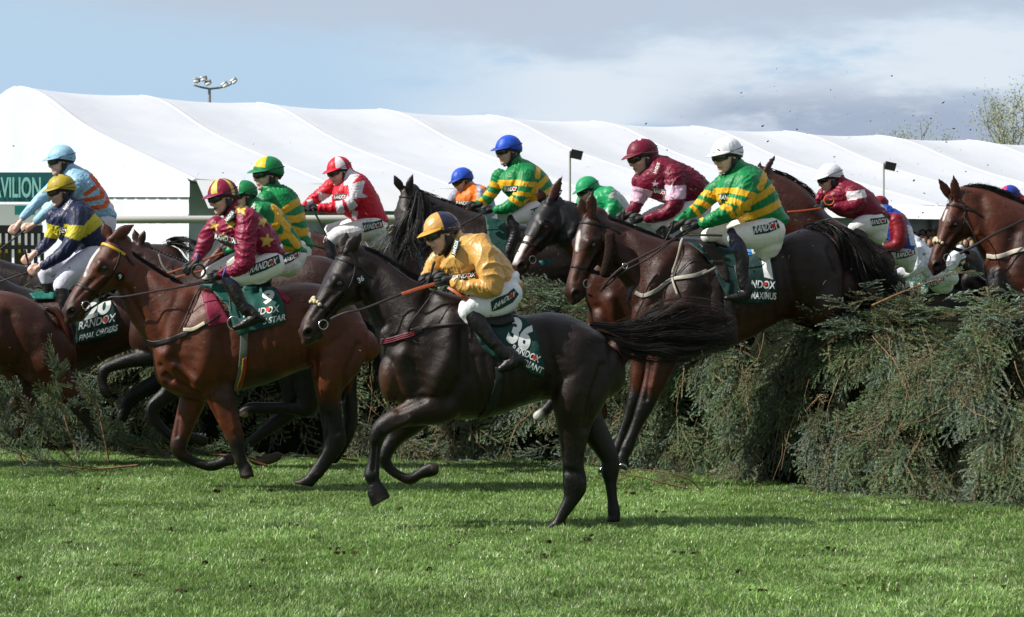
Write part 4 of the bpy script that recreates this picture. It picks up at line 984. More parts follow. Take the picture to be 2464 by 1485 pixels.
# pleated white panels and the fascia lie in the sunlit gable end
def gab(x, y, off=.0, pl=0):
    k = (x - CX) / F_; u = (k * g0[1] - g0[0]) / (PW[0] - k * PW[1]); p = g0 + PW * u + np.array((-.87, -.49, 0)) * (off + pl); d = p[1]
    return np.array((p[0], d, CH - (y - HY) / F_ * d))
V, F = [], []; x0, x1 = 268, 474
for i in range(121):
    x = x0 + (x1 - x0) * i / 120; pl = .05 * abs(math.sin(math.pi * i / 15)) ** .6
    for y in (468, 640): V.append(gab(x, y, .25, -pl))
for i in range(120): F.append([2 * i, 2 * i + 1, 2 * i + 3, 2 * i + 2])
wl = obj('pleated_wall', *thicken(np.array(V), F, .03), panel_m, tent, smooth=False)
V = [gab(-80, 428, .30), gab(-80, 474, .30), gab(480, 474, .30), gab(480, 436, .30)]; obj('fascia', *thicken(np.array(V), [[0, 1, 2, 3]], .1), panel_m, tent, smooth=False)
def box(c, sx, sy, sz):
    c = np.array(c, float); V = np.array([(x, y, z) for x in (-1, 1) for y in (-1, 1) for z in (-1, 1)]) * (sx / 2, sy / 2, sz / 2) + c
    return V, [[0, 1, 3, 2], [4, 6, 7, 5], [0, 4, 5, 1], [2, 3, 7, 6], [0, 2, 6, 4], [1, 5, 7, 3]]
def pbox(x0, y0, x1, y1, D, th): a = W((x0, y0, 0), D); b = W((x1, y1, 0), D); return box(((a[0] + b[0]) / 2, D, (a[2] + b[2]) / 2), abs(b[0] - a[0]), th, abs(a[2] - b[2]))
flat = lambda n, c, **k: mat(n, c, **k)
# pavilion sign
sg = pbox(-140, 415, 162, 486, 62, .12); teal = mat('teal_board', (.018, .15, .165), rough=.4); s = obj('pavilion_sign', *sg, teal, None, smooth=False); tag(s, 'teal PAVILION sign board in front of the white marquee', 'sign')
class Plane:
    def __init__(s, d): s.d = d
    def ray_cast(s, o, d, dist=0): t = (s.d - o[1]) / d[1]; return Vector(o) + d * t, Vector((0, -1, 0)), 0, t
aq = 'a9f0e6'
lettering('lettering', s, Plane(61.94), 62, 'PAVILION', (33, 451), (130, 0), (0, -50), aq, .02, .02)
sg = pbox(-140, 492, 96, 620, 63, .5); kb = obj('white_kiosk', *sg, mat('kiosk_white', (.78, .80, .80), rough=.5), None, smooth=False); tag(kb, 'plain white kiosk wall under the teal sign', 'kiosk')
v, f = pbox(36, 495, 84, 517, 62.6, .06); sm = obj('small_notice', v, f, mat('notice_teal', (.02, .30, .29), rough=.4), kb, smooth=False)
# white running rail
v, f = pbox(262, 517, 2600, 539, 46, .10); rail_m = mat('cream_rail', (.46, .46, .42), rough=.45)
rl_ = tag(obj('running_rail', *limbv([W((262, 529, 0), 46), W((600, 528, 0), 46), W((1100, 526, 0), 46)], [.064] * 3, 12), rail_m, None), 'thick cream plastic running rail behind the left-hand riders', 'rail')
for x in (540, 800, 1060): obj('post', *limbv([W((x, 532, 0), 46.05), W((x, 690, 0), 46.05)], [.05, .05], 10), rail_m, rl_)
# black and yellow barrier at the left
bar = empty('crowd_barrier', W((60, 690, 0), 34)); tag(bar, 'black slotted barrier with yellow panels at the left edge behind the riders', 'barrier')
blk = mat('barrier_black', (.012, .012, .013), rough=.4); yl = mat('barrier_yellow', (.55, .42, .02), rough=.5)
ps = [pbox(-80, 542, 102, 562, 34, .06), pbox(-80, 590, 102, 600, 34, .06)]
for i in range(12): ps.append(pbox(-74 + i * 15.6, 560, -66 + i * 15.6, 700, 34, .05))
obj('frame', *merge(ps), blk, bar, smooth=False)
for x0, x1 in ((-20, 22), (40, 60)): obj('panel', *pbox(x0, 585, x1, 700, 34.12, .03), yl, bar, smooth=False)
# floodlight mast and the speaker poles
grey = mat('galvanised', (.30, .31, .32), rough=.5, metal=.5)
mast = tag(obj('floodlight_mast', *limbv([W((505, 560, 0), 130), W((505, 400, 0), 130), W((504, 215, 0), 130)], [.10, .09, .07], 10), grey, None), 'tall mast with floodlights above the left part of the marquee', 'floodlight')
obj('crossarm', *limbv([W((468, 205, 0), 130), W((505, 214, 0), 130), W((545, 207, 0), 130), W((560, 198, 0), 130)], [.05] * 4, 8), grey, mast)
lampm = mat('lamp_glass', (.75, .76, .74), rough=.15, spec=.8)
for (x, y, a) in ((474, 192, -.2), (490, 188, .1), (500, 198, .3), (540, 203, .6), (562, 194, .6)):
    c = W((x, y, 0), 129.8); u = np.array((math.cos(a), 0, math.sin(a))) ; w_ = np.array((-math.sin(a), 0, math.cos(a)))
    v, f = rings([c - w_ * .09, c + w_ * .09], [u * .17] * 2, [(0, .12, 0)] * 2, 12, 5, (0, 0)); lh = obj('floodlight', v, f, grey, mast)
    v, f = rings([c - w_ * .1 + (0, -.14, 0), c - w_ * .1 + (0, -.19, 0)], [u * .13] * 2, [w_ * .07] * 2, 12, 3.5, (0, 0)); obj('lamp_glass', v, f, lampm, lh)
for nm, x, y, D, lb in (('speaker_pole', 1371, 365, 64, 'slim white pole with a black speaker behind the green-capped rider'), ('speaker_pole', 2126, 393, 72, 'slim white pole with a black speaker right of the white-capped rider')):
    p = tag(obj(nm, *limbv([W((x, 640, 0), D), W((x, y, 0), D)], [.035, .03], 8), rail_m, None), lb, 'speaker pole')
    k = 64 / D * 1.0; c = W((x + 16, y + 7, 0), D); v, f = box(c, .27, .2, .2); v = v + (v - c)[:, [2, 2, 0]] * np.array((.25, 0, -.22)); obj('speaker', v, f, M['rubber'], p, smooth=False)
# crowd beyond the fence on the right
r = np.random.RandomState(77); Vs, Cc = [], []
for row in range(5):
    for i in range(34):
        x = 2085 + i * 11.5 + r.uniform(-4, 4) + (row % 2) * 5; y = 534 + row * 13 + r.uniform(-4, 5); D = 92 - row * 1.2; s = F_ / D
        a = ball((x, y, 0), (0, -.13 * s, 0), (.09 * s, 0, 0), (0, 0, .1 * s), 8, 6); hr = ball((x, y - .03 * s, .03 * s), (0, -.13 * s, 0), (.1 * s, 0, 0), (0, 0, .1 * s), 8, 6); b_ = slab([(x - .06 * s, y + .13 * s, x + .06 * s, y + .13 * s, .05 * s), (x - .23 * s, y + .25 * s, x + .23 * s, y + .25 * s, .12 * s), (x - .24 * s, y + .8 * s, x + .24 * s, y + .8 * s, .12 * s)], n=10)
        for (v, f), c in ((a, lin('a8887a')), (hr, lin(['3a2a20', '1b1613', '7d6244', '8f8f8f'][r.randint(4)])), (b_, lin(['20242c', '3b3430', '101318', '5b4a3a', '2a3a52', '6a6a66'][r.randint(6)]))): Vs.append((W(v, D), f)); Cc.append(np.tile(np.array(c) * r.uniform(.7, 1.2), (len(v), 1)))
v, f = merge(Vs); cr = obj('crowd', v, f, mat('crowd_clothes', attr=True, rough=.8, spec=.1), None, np.vstack(Cc)); tag(cr, 'distant crowd of spectators massed beyond the fence on the right', 'crowd', None, 'stuff')
# sparse spring trees above the marquee on the right
def tree(label, x, ytop, spread, D, seed, leaves):
    r = np.random.RandomState(seed); s = F_ / D; ps = []; tips = []
    def grow(p, d, ln, rr, k):
        C = [p]; 
        for i in range(4): d = d + r.normal(0, .13, 3) + (0, 0, .05); d /= np.linalg.norm(d); C.append(C[-1] + d * ln / 4)
        ps.append(limbv(C, np.linspace(rr, rr * .55, 5), 5))
        if k == 0: tips.append((C[-1], ln)); tips.append((C[2], ln)); return
        for i in range(3 if k > 1 else 4): dd = d + r.normal(0, .55, 3); dd[2] = abs(dd[2]) * .7 + .35; dd /= np.linalg.norm(dd); grow(C[-1 if i else 3], dd, ln * r.uniform(.55, .8), rr * .5, k - 1)
    base = W((x, 560, 0), D); base[2] = .8; H = W((x, ytop, 0), D)[2] - .8; grow(base, np.array((0, 0, 1.)), H * .38, .16, 3)
    V, F = merge(ps); t = tag(obj('tree', V, F, M['bark'], None, np.tile((.17, .15, .11), (len(V), 1))), label, 'tree', 'bare spring trees behind the marquee')
    Vl, Fl, Cl = [], [], []
    for (p, ln) in tips:
        for _ in range(leaves):
            c = p + r.normal(0, .42, 3); a = r.normal(size=3); a /= np.linalg.norm(a); b = np.cross(a, r.normal(size=3)); b /= np.linalg.norm(b); k = len(Vl); q = r.uniform(.04, .08); Vl += [c - a * q, c + b * q * .6, c + a * q, c - b * q * .6]; Fl.append([k, k + 1, k + 2, k + 3]); cc = np.array((.42, .45, .22)) * r.uniform(.6, 1.2); Cl += [cc] * 4
    obj('crown', np.array(Vl), Fl, M['leaf'], t, np.array(Cl), smooth=False)
tree('tall sparse yellow-green tree near the right edge above the marquee', 2378, 178, 60, 170, 1, 26)
tree('thin yellow-green tree at the far right edge', 2452, 225, 60, 170, 2, 26)
tree('smaller leafy tree between the two right-hand trees', 2415, 262, 60, 172, 6, 20)
tree('faint spindly tree above the marquee left of the taller trees', 2235, 262, 40, 190, 3, 14)
tree('faintest low bare tree furthest left above the marquee', 2118, 285, 40, 190, 4, 12)
tree('slender bare tree between the two faint ones', 2172, 290, 40, 192, 5, 12)
# ------------------------------------------------------------------ dark horse and gold rider in front
BLK = '120c0b'
root, tr, h = horse('near-black racehorse galloping in the foreground with saddlecloth 36', 20.2, [
    ('slab', [(868, 598, 852, 700, 34), (905, 612, 884, 752, 36), (945, 640, 902, 800, 44), (990, 672, 912, 850, 56), (1030, 688, 925, 900, 66)], dict(n=26)),
    ('slab', [(985, 690, 930, 900, 58), (1000, 700, 950, 962, 72), (1045, 697, 1000, 994, 82), (1085, 706, 1066, 1006, 88), (1140, 722, 1130, 1009, 90), (1200, 742, 1200, 998, 90), (1258, 758, 1258, 977, 88), (1320, 752, 1310, 962, 87), (1375, 762, 1355, 965, 86), (1425, 788, 1400, 975, 76), (1462, 826, 1440, 960, 58)], dict(n=34)),
    ('ball', ((940, 905, -20), (30, 62, 40))), ('ball', ((940, 905, 26), (26, 60, 36))),
    ('slab', [(1330, 830, 1470, 840, 50, -24), (1318, 900, 1478, 900, 55, -28), (1325, 950, 1462, 960, 50, -34), (1337, 1010, 1428, 1018, 36, -36), (1347, 1060, 1411, 1072, 26, -36), (1353, 1110, 1405, 1112, 21, -36), (1354, 1148, 1411, 1150, 20, -36), (1354, 1170, 1411, 1178, 19, -36), (1356, 1196, 1402, 1196, 16, -36), (1345, 1222, 1382, 1222, 14, -36), (1333, 1246, 1365, 1246, 14, -36), (1322, 1264, 1352, 1266, 17, -36)], dict(n=20, step=6)),
    ('slab', [(1318, 1262, 1352, 1262, 15, -36), (1296, 1284, 1346, 1286, 17, -36)], dict(n=16, e=2.6, caps=(1, 0))),
    ('limb', [(1390, 960, 48, 40, 34), (1420, 1020, 36, 30, 40), (1450, 1070, 28, 24, 40), (1468, 1108, 22, 20, 40), (1468, 1135, 22, 18, 40), (1470, 1165, 14, 13, 40), (1474, 1205, 12, 12, 40), (1477, 1230, 15, 14, 40), (1479, 1244, 14, 14, 40)], dict(n=16)),
    ('slab', [(1466, 1240, 1490, 1240, 14, 40), (1459, 1256, 1493, 1256, 17, 40)], dict(n=14, e=2.6, caps=(1, 0))),
    ('limb', [(1090, 930, 62, 40, -34), (1062, 972, 48, 36, -38), (1010, 988, 37, 31, -42), (965, 1003, 27, 25, -44), (925, 1024, 23, 24, -44), (909, 1048, 20, 20, -44), (903, 1085, 14, 14, -44), (898, 1120, 15, 14, -44), (895, 1145, 19, 18, -44), (900, 1168, 12, 12, -44), (906, 1182, 14, 14, -44)], dict(n=18)),
    ('slab', [(886, 1170, 918, 1160, 16, -44), (885, 1190, 930, 1176, 20, -44), (894, 1222, 941, 1197, 23, -44)], dict(n=18, e=2.5, caps=(1, 0))),
    ('limb', [(1040, 960, 48, 36, 36), (990, 1018, 30, 26, 44), (955, 1050, 22, 20, 46), (932, 1082, 19, 19, 46), (925, 1105, 17, 17, 46), (940, 1130, 12, 12, 46), (968, 1148, 12, 12, 46), (988, 1153, 14, 14, 46), (1008, 1142, 12, 12, 46), (1020, 1134, 13, 13, 46)], dict(n=16)),
    ('slab', [(1015, 1122, 1024, 1150, 14, 46), (1036, 1112, 1044, 1146, 18, 46), (1054, 1116, 1056, 1138, 16, 46)], dict(n=16, e=2.5, caps=(1, 0)))],
    head=dict(P0=(833, 600), P1=(707, 796), yaw=17, z=-8, ears=[(27, -34), (6, -35)]),
    coat='2e1b14', dark='0c0706', muzzle='3a211a',
    zones=[([(916, 1215), (925, 1210)], 16, '4a3c34'), ([(1046, 1126), (1052, 1126)], 10, '5a4a40'), ([(930, 900), (955, 970)], 26, '5a3826'), ([(905, 1060), (900, 1220)], 45, '0c0808'), ([(1385, 1130), (1330, 1280)], 60, '0b0707'), ([(1470, 1130), (1480, 1250)], 40, '0b0707'), ([(740, 770), (722, 800)], 22, '4a2a1c'), ([(940, 1110), (1040, 1130)], 35, '0b0808'), ([(1380, 960), (1340, 1000)], 22, '5a2c14', (20, 90))],
    strokes=[([(1035, 720), (1000, 800), (985, 860), (1010, 930)], 20, -9), ([(1090, 760), (1085, 850), (1050, 930)], 26, 9), ([(1010, 770), (975, 850)], 26, 8), ([(1110, 800), (1115, 900), (1080, 960)], 14, -7), ([(905, 650), (940, 740), (960, 830)], 20, -6), ([(870, 700), (915, 780)], 12, -7),
             ([(1310, 800), (1330, 900), (1320, 950)], 18, -8), ([(1400, 820), (1390, 900), (1370, 980)], 30, 7), ([(1450, 880), (1420, 960), (1410, 1030)], 10, -6), ([(1380, 780), (1430, 810)], 18, 4), ([(1345, 1130), (1395, 1140)], 9, -3), ([(1400, 1100), (1405, 1150)], 7, -4), ([(1020, 960), (960, 985)], 10, -5), ([(985, 1010), (930, 1040)], 8, 4), ([(903, 1070), (899, 1130)], 5, -4)]
             + [([(1140 + i * 26, 860 - i * 4), (1155 + i * 26, 980 - i * 5)], 7, -2.2) for i in range(6)])
A_ROOT, A_TREE = root, tr
D = 20.2
hair('tail', root, D, [(1418, 786, 12), (1450, 792, 16), (1490, 802, 24), (1545, 806, 37), (1610, 797, 44), (1680, 798, 44), (1735, 795, 38), (1775, 790, 28)], 1500, (.22, .98), .0020, '0e0b0a', 3, 10, 9, .62, ('5a3a2a', .06))
hair('tail_wisps', root, D, [(1460, 790, 8), (1520, 778, 18), (1590, 752, 26), (1660, 742, 26), (1725, 752, 20), (1765, 768, 14)], 260, (.5, 1), .0018, '120e0d', 61, 8, 12, .6, ('5a3a2a', .25))
hair('tail_fringe', root, D, [(1470, 800, 10), (1520, 836, 26), (1580, 850, 24), (1650, 852, 20), (1720, 842, 16)], 240, (.3, .9), .002, '0c0908', 62, 12, 10, .5)
hair('mane', root, D, [(850, 590, 4), (900, 606, 5), (960, 640, 5), (1020, 678, 6), (1050, 694, 6)], 500, (.06, .14), .003, '0a0808', 4, 0, 3, .95)
hair('forelock', root, D, [(838, 590, 6), (826, 604, 9), (815, 622, 8)], 120, (.5, 1), .003, '0a0808', 5, -8, 3, .3)
bridle(root, h, tr, D, fleece=True)
disc = W(h.px((.16, -.22, .19)), D)
o = dot('number_disc', root, tr, D, (868, 672), 12.5, '161b26', .02); lettering('lettering', o, tr, D, '36', (868, 672), (13, -8), (-5, -12), off=.024)
rein('rein', root, D, [(768, 782, -34), (825, 755, -60), (878, 742, -66), (960, 710, -70), (1056, 678, -66)], 6, '1a1514')
rein('rein_grip', root, D, [(968, 708, -73), (1010, 694, -72), (1052, 682, -69)], 9.5, '9a4a26', m=M['tack'], th=.004)
rein('rein_loop', root, D, [(1078, 692, -80), (1092, 700, -92), (1108, 712, -98), (1126, 722, -94)], 8, 'a04e2a')
strap('breastgirth', root, tr, D, [(920, 822), (945, 818), (985, 806), (1000, 800)], 15, '1a2036', off=.012)
for k in (-4.5, 0, 4.5): strap('red_stripe', root, tr, D, [(920, 822 + k), (945, 818 + k), (985, 806 + k), (998, 801 + k)], 1.3, 'a3242b', off=.017, th=.0012)
strap('breastgirth_pad', root, tr, D, [(990, 800), (1016, 792)], 17, '17110f', off=.014, rl=0)
strap('breastgirth_strap', root, tr, D, [(1010, 791), (1060, 783), (1115, 779), (1150, 778)], 7, '241814', off=.012)
rein('martingale', root, D, [(1052, 690, -66), (1030, 722, -85), (998, 765, -88), (984, 790, -80), (986, 810, -74), (1004, 826, -80)], 4, '15100e')
strap('girth', root, tr, D, [(1203, 885), (1198, 930), (1180, 980), (1150, 1014)], 22, '131a1a', off=.01)
cloth_poly = [(1130, 775), (1165, 768), (1240, 758), (1272, 772), (1290, 800), (1300, 838), (1311, 886), (1309, 908), (1278, 900), (1262, 884), (1200, 868), (1160, 838), (1142, 800)]
o, ct = flatpatch('saddle_cloth', root, tr, D, cloth_poly, '0d3833', fold=.012, seed=3, off=.012)
lettering('number', o, ct, D, '36', (1253, 804), (52, 30), (22, -62), 'dfe3e4', bold=.05)
lettering('lettering', o, ct, D, 'RANDOX', (1266, 851), (66, 30), (7, -15), 'dfe3e4'); dot('red_spot', o, ct, D, (1286, 860), 5, 'c8281c', .008)
lettering('lettering', o, ct, D, 'ERIANT', (1281, 881), (50, 24), (7, -14), 'dfe3e4')
strap('saddle', root, tr, D, [(1120, 752), (1150, 765), (1190, 778), (1230, 772)], 26, '0e0c0c', off=.03, th=.012)
# rider
GOLD = 'c89a52'; NAVY = '20233f'
root, st, bt, pf = rider('jockey in gold satin silks and gold and navy quartered cap riding the near-black horse', 20.2, ((1064, 566), 84, 16, 24, -6),
    dict(f=lambda a, t: NAVY if (80 < a % 360 < 150 or 215 < a % 360 < 275 or 318 < a % 360 < 352) else GOLD, peak='c8912c', band='c8912c'),
    [('slab', [(1112, 562, 1082, 606, 36), (1140, 562, 1060, 640, 62), (1170, 580, 1075, 664, 70), (1200, 604, 1110, 690, 62), (1228, 638, 1150, 704, 56), (1247, 668, 1190, 706, 50)], dict(n=32)),
     ('limb', [(1150, 592, 34, 30, -52), (1168, 622, 31, 28, -76), (1182, 660, 29, 27, -90), (1180, 692, 27, 26, -94), (1150, 694, 22, 21, -92), (1118, 686, 17, 17, -86), (1100, 681, 15, 15, -80)], dict(n=20)),
     ('limb', [(1078, 604, 28, 26, 40), (1050, 630, 24, 22, 46), (1036, 652, 20, 19, 30), (1026, 672, 14, 14, 0)], dict(n=16)), ('ball', ((1100, 680, -80), (11, 17, 15)))],
    [('slab', [(1212, 676, 1250, 668, 46), (1196, 706, 1254, 700, 56), (1180, 725, 1244, 740, 58), (1170, 730, 1222, 758, 56)], dict(n=26)),
     ('limb', [(1226, 706, 34, 32, -34), (1196, 728, 38, 34, -50), (1160, 736, 34, 32, -66), (1128, 744, 27, 27, -78), (1134, 764, 20, 20, -80)], dict(n=22)),
     ('limb', [(1218, 712, 32, 28, 30), (1170, 728, 30, 28, 50), (1130, 742, 24, 24, 62)], dict(n=16))],
    [[('limb', [(1128, 752, 20, 22, -80), (1150, 775, 22, 24, -84), (1175, 808, 20, 22, -88), (1196, 832, 17, 19, -90), (1216, 853, 16, 17, -92)], dict(n=18)), ('limb', [(1222, 848, 17, 16, -92), (1240, 868, 15, 16, -94), (1222, 878, 13, 15, -96), (1204, 888, 9, 13, -98)], dict(n=16)),
     ('limb', [(1250, 862, 10, 13, -90), (1262, 873, 8, 12, -88)], dict(n=14))],
     [('limb', [(1130, 752, 18, 20, 66), (1165, 800, 17, 18, 72), (1210, 850, 14, 15, 74)], dict(n=14))]],
    [((1060, 676), (-1, .25), -74, 1.05), ((1024, 678), (-.8, .6), -8, 1.0)], (GOLD, 'eceef4'), skin='e6bdac', silk_mat='satin', folds_=.014, seed=1, scarf='0e1716')
sponsor(root, bt, D, [(1181, 727), (1194, 718), (1222, 706), (1236, 693), (1249, 708), (1234, 728), (1205, 744), (1184, 750)], (1215, 722), (52, -34), (7, -17), off=.006)
sponsor(root, st, D, [(1092, 664), (1118, 662), (1142, 648), (1144, 668), (1118, 674)], (1116, 664), (56, -8), (2, -11), off=.006, dotpos=.2)
sponsor(root, st, D, [(1085, 612), (1094, 578), (1106, 572), (1104, 596), (1094, 616)], (1095, 595), (9, -32), (-8, -3), off=.035, dotpos=None)
obj('whip', *limbv([W((1022, 700, -18), D), W((1036, 662, -22), D), (W((1042, 640, -24), D)), W((1045, 632, -24), D)], [.006, .008, .010, .012], 8), M['rubber'], root)
# ------------------------------------------------------------------ bay horse 9 and maroon rider
G1, G2 = 'jockeys riding in the race', 'horses galloping in the race'
def star(c, r, rot=0, k=.42): return [(c[0] + (r if i % 2 == 0 else r * k) * math.sin(rot + i * math.pi / 5), c[1] - (r if i % 2 == 0 else r * k) * math.cos(rot + i * math.pi / 5)) for i in range(10)]
D = 23.0
root, tr, h = horse('bright bay racehorse with yellow beaded browband and saddlecloth 9', D, [
    ('slab', [(300, 598, 285, 705, 32), (344, 630, 310, 765, 38), (391, 661, 338, 805, 48), (430, 684, 366, 850, 60)], dict(n=26)),
    ('slab', [(420, 680, 368, 860, 56), (440, 684, 378, 915, 66), (475, 686, 420, 950, 76), (520, 694, 495, 966, 84), (575, 702, 566, 944, 86), (630, 700, 640, 924, 86), (700, 682, 700, 900, 84), (760, 682, 765, 880, 80), (820, 705, 800, 890, 70), (862, 745, 840, 895, 56), (882, 790, 868, 870, 42)], dict(n=32)),
    ('ball', ((400, 880, -18), (26, 52, 34))), ('ball', ((402, 880, 24), (24, 50, 32))),
    ('slab', [(748, 790, 888, 800, 44, -20), (744, 850, 886, 845, 48, -26), (750, 905, 862, 895, 44, -30), (758, 948, 824, 945, 32, -32), (766, 990, 823, 988, 23, -34), (774, 1028, 828, 1028, 19, -34), (777, 1056, 834, 1056, 17, -34), (774, 1084, 822, 1086, 15, -34), (757, 1112, 800, 1118, 13, -34), (736, 1142, 776, 1148, 15, -34)], dict(n=20, step=6)),
    ('slab', [(732, 1146, 772, 1150, 14, -34), (700, 1162, 752, 1172, 15, -34)], dict(n=16, e=2.5, caps=(1, 0))),
    ('limb', [(820, 880, 45, 34, 34), (836, 940, 24, 20, 38), (842, 985, 19, 17, 38), (840, 1030, 17, 15, 38), (825, 1070, 13, 12, 38), (805, 1105, 12, 11, 38)], dict(n=14)),
    ('limb', [(510, 890, 52, 34, -32), (528, 945, 40, 30, -36), (546, 1000, 28, 23, -38), (560, 1035, 23, 20, -38), (569, 1062, 20, 18, -38), (575, 1095, 15, 14, -38), (586, 1122, 14, 13, -38), (592, 1138, 16, 15, -38)], dict(n=18)),
    ('slab', [(578, 1128, 606, 1124, 14, -38), (577, 1149, 612, 1147, 18, -38)], dict(n=14, e=2.5, caps=(1, 0))),
    ('limb', [(478, 920, 40, 28, 30), (458, 980, 31, 25, 36), (441, 1030, 25, 21, 38), (430, 1072, 21, 19, 38), (436, 1092, 18, 17, 38), (460, 1108, 13, 12, 38), (495, 1120, 13, 12, 38), (518, 1119, 14, 13, 38), (538, 1112, 12, 12, 38)], dict(n=16)),
    ('slab', [(534, 1098, 540, 1124, 13, 38), (560, 1090, 566, 1118, 16, 38)], dict(n=14, e=2.5, caps=(1, 0)))],
    head=dict(P0=(270, 569), P1=(139, 744), yaw=19, z=-10, ears=[(41, -26), (-12, -29)], blaze=[([(.24, 0), (.44, .02)], .035), ([(.50, .03), (.53, .05)], .018)]),
    coat='7c3d20', dark='140b08', muzzle='2a1812', vox=.0105,
    zones=[([(596, 1144)], 10, '4a3a30'), ([(560, 1106), (564, 1104)], 10, '4a3a30'), ([(700, 1168), (720, 1168)], 9, '6a4a3a'), ([(430, 1100), (470, 1115), (560, 1110)], 34, '0d0807'), ([(580, 1090), (600, 1150)], 40, '100a08'), ([(790, 1010), (800, 1080), (720, 1165)], 50, '0f0908'), ([(840, 940), (805, 1110)], 40, '0d0807', (20, 90)), ([(430, 1062), (440, 1085)], 16, '3a1a12'), ([(640, 925), (560, 950)], 40, '55301a')],
    strokes=[([(470, 720), (430, 800), (420, 860), (450, 920)], 18, -8), ([(500, 760), (500, 850), (480, 910)], 24, 8), ([(440, 780), (405, 850)], 22, 6), ([(395, 905), (440, 935), (480, 950)], 6, -5), ([(385, 880), (410, 915)], 7, -5), ([(420, 880), (470, 915)], 10, 5), ([(540, 800), (545, 880), (530, 940)], 12, -6), ([(340, 650), (370, 740), (385, 830)], 16, -5), ([(300, 690), (340, 770)], 10, -6),
             ([(740, 760), (752, 850), (750, 900)], 14, -8), ([(800, 760), (800, 860), (790, 930)], 26, 6), ([(860, 830), (830, 900), (822, 960)], 8, -5), ([(505, 960), (520, 1010)], 7, -4), ([(550, 960), (565, 1030)], 8, 3), ([(790, 1000), (812, 1040)], 7, -3), ([(430, 1000), (425, 1050)], 5, -3)]
             + [([(600 + i * 24, 790), (612 + i * 24, 880)], 6, -1.8) for i in range(6)])
bridle(root, h, tr, D, brow='c9a021')
hair('mane', root, D, [(290, 590, 4), (344, 626, 4), (391, 657, 5), (437, 682, 5)], 420, (.06, .14), .003, '0c0908', 4, 0, 3, .95)
r_ = np.random.RandomState(2); ps = []
for i in range(16): t = i / 15; x = 306 + 130 * t; y = np.interp(x, [300, 344, 391, 437], [596, 625, 657, 681]); ps.append(ball(W((x, y - 2, 0), D), (.010, 0, 0), (0, .012, 0), (0, 0, .009), 8, 6))
v, f = merge(ps); obj('mane_plaits', v, f, M['hair'], root, np.tile(lin('0c0908'), (len(v), 1)))
o = dot('number_disc', root, tr, D, (289, 666), 11, '121722', .02); lettering('lettering', o, tr, D, '9', (289, 666), (7, 0), (0, -12), off=.024)
hair('tail', root, D, [(876, 770, 8), (896, 800, 14), (905, 850, 18), (912, 900, 18), (905, 960, 14)], 300, (.5, 1), .003, '0c0908', 8, 30, 6, .3)
rein('rein', root, D, [(198, 756, -40), (260, 718, -50), (300, 714, -60), (380, 700, -70), (440, 690, -74), (505, 678, -72)], 5, '1e1210')
rein('cheek_rein', root, D, [(248, 700, -48), (290, 716, -56), (302, 718, -58)], 5, '14100f')
cloth9 = [(470, 684), (506, 694), (548, 738), (562, 790), (578, 808), (606, 797), (640, 790), (688, 774), (682, 728), (660, 690), (600, 690), (540, 682)]
flatpatch('maroon_undercloth', root, tr, D, [(484, 700), (516, 708), (556, 776), (503, 786)], '7a1838', fold=.006, off=.012)
flatpatch('maroon_edge', root, tr, D, [(660, 690), (676, 700), (700, 722), (692, 730), (670, 715)], '8a2040', off=.010)
o, ct = flatpatch('saddle_cloth', root, tr, D, cloth9, '0d4a42', fold=.010, seed=5, off=.018)
lettering('number', o, ct, D, '9', (645, 715), (30, -4), (3, -34), 'dfe3e4', bold=.05)
lettering('lettering', o, ct, D, 'RANDOX', (629, 749), (86, -14), (2, -17), 'dfe3e4'); dot('red_spot', o, ct, D, (645, 744), 5, 'd8402c', .008)
lettering('lettering', o, ct, D, 'S STAR', (661, 768), (54, -12), (2, -15), 'dfe3e4')
strap('saddle', root, tr, D, [(560, 672), (600, 690), (650, 688)], 24, '0e0c0c', off=.04, th=.012)
strap('breastgirth', root, tr, D, [(350, 818), (372, 826), (410, 818), (450, 802)], 12, '0f1112', off=.012)
strap('breastgirth_strap', root, tr, D, [(448, 802), (480, 790), (510, 772), (550, 742)], 5, '131210', off=.012)
strap('breastgirth_pad', root, tr, D, [(444, 794), (468, 792), (494, 778)], 9, 'b9b097', off=.018)
strap('martingale', root, tr, D, [(432, 800), (450, 760), (466, 720), (486, 690)], 4, '0f0d0c', off=.014)
strap('girth', root, tr, D, [(588, 800), (586, 850), (580, 900), (566, 944)], 19, '5b625a', off=.012)
strap('girth_edge', root, tr, D, [(592, 860), (588, 895), (570, 938)], 5, 'a8241c', off=.018); strap('girth_trim', root, tr, D, [(586, 862), (580, 900), (566, 936)], 3, 'c79a2a', off=.019)
v, f = torus(W((563, 778, -104), D), (0.2, 1, .1), .055, .006); obj('stirrup_iron', v, f, M['steel'], root)
strap('stirrup_leather', root, tr, D, [(548, 690), (552, 720), (558, 752)], 5, '0d0b0b', off=.05)
MAR = '7d0f36'
p9 = [(star((580, 504), 19), 'c9a94a'), (star((642, 580), 19, .1), 'c9a94a'), (star((632, 533), 15, .3), 'c9a94a'), (star((516, 543), 13, .2), 'c9a94a'), (star((556, 540), 14, .1), 'c9a94a'), (star((538, 566), 9), 'c9a94a')]
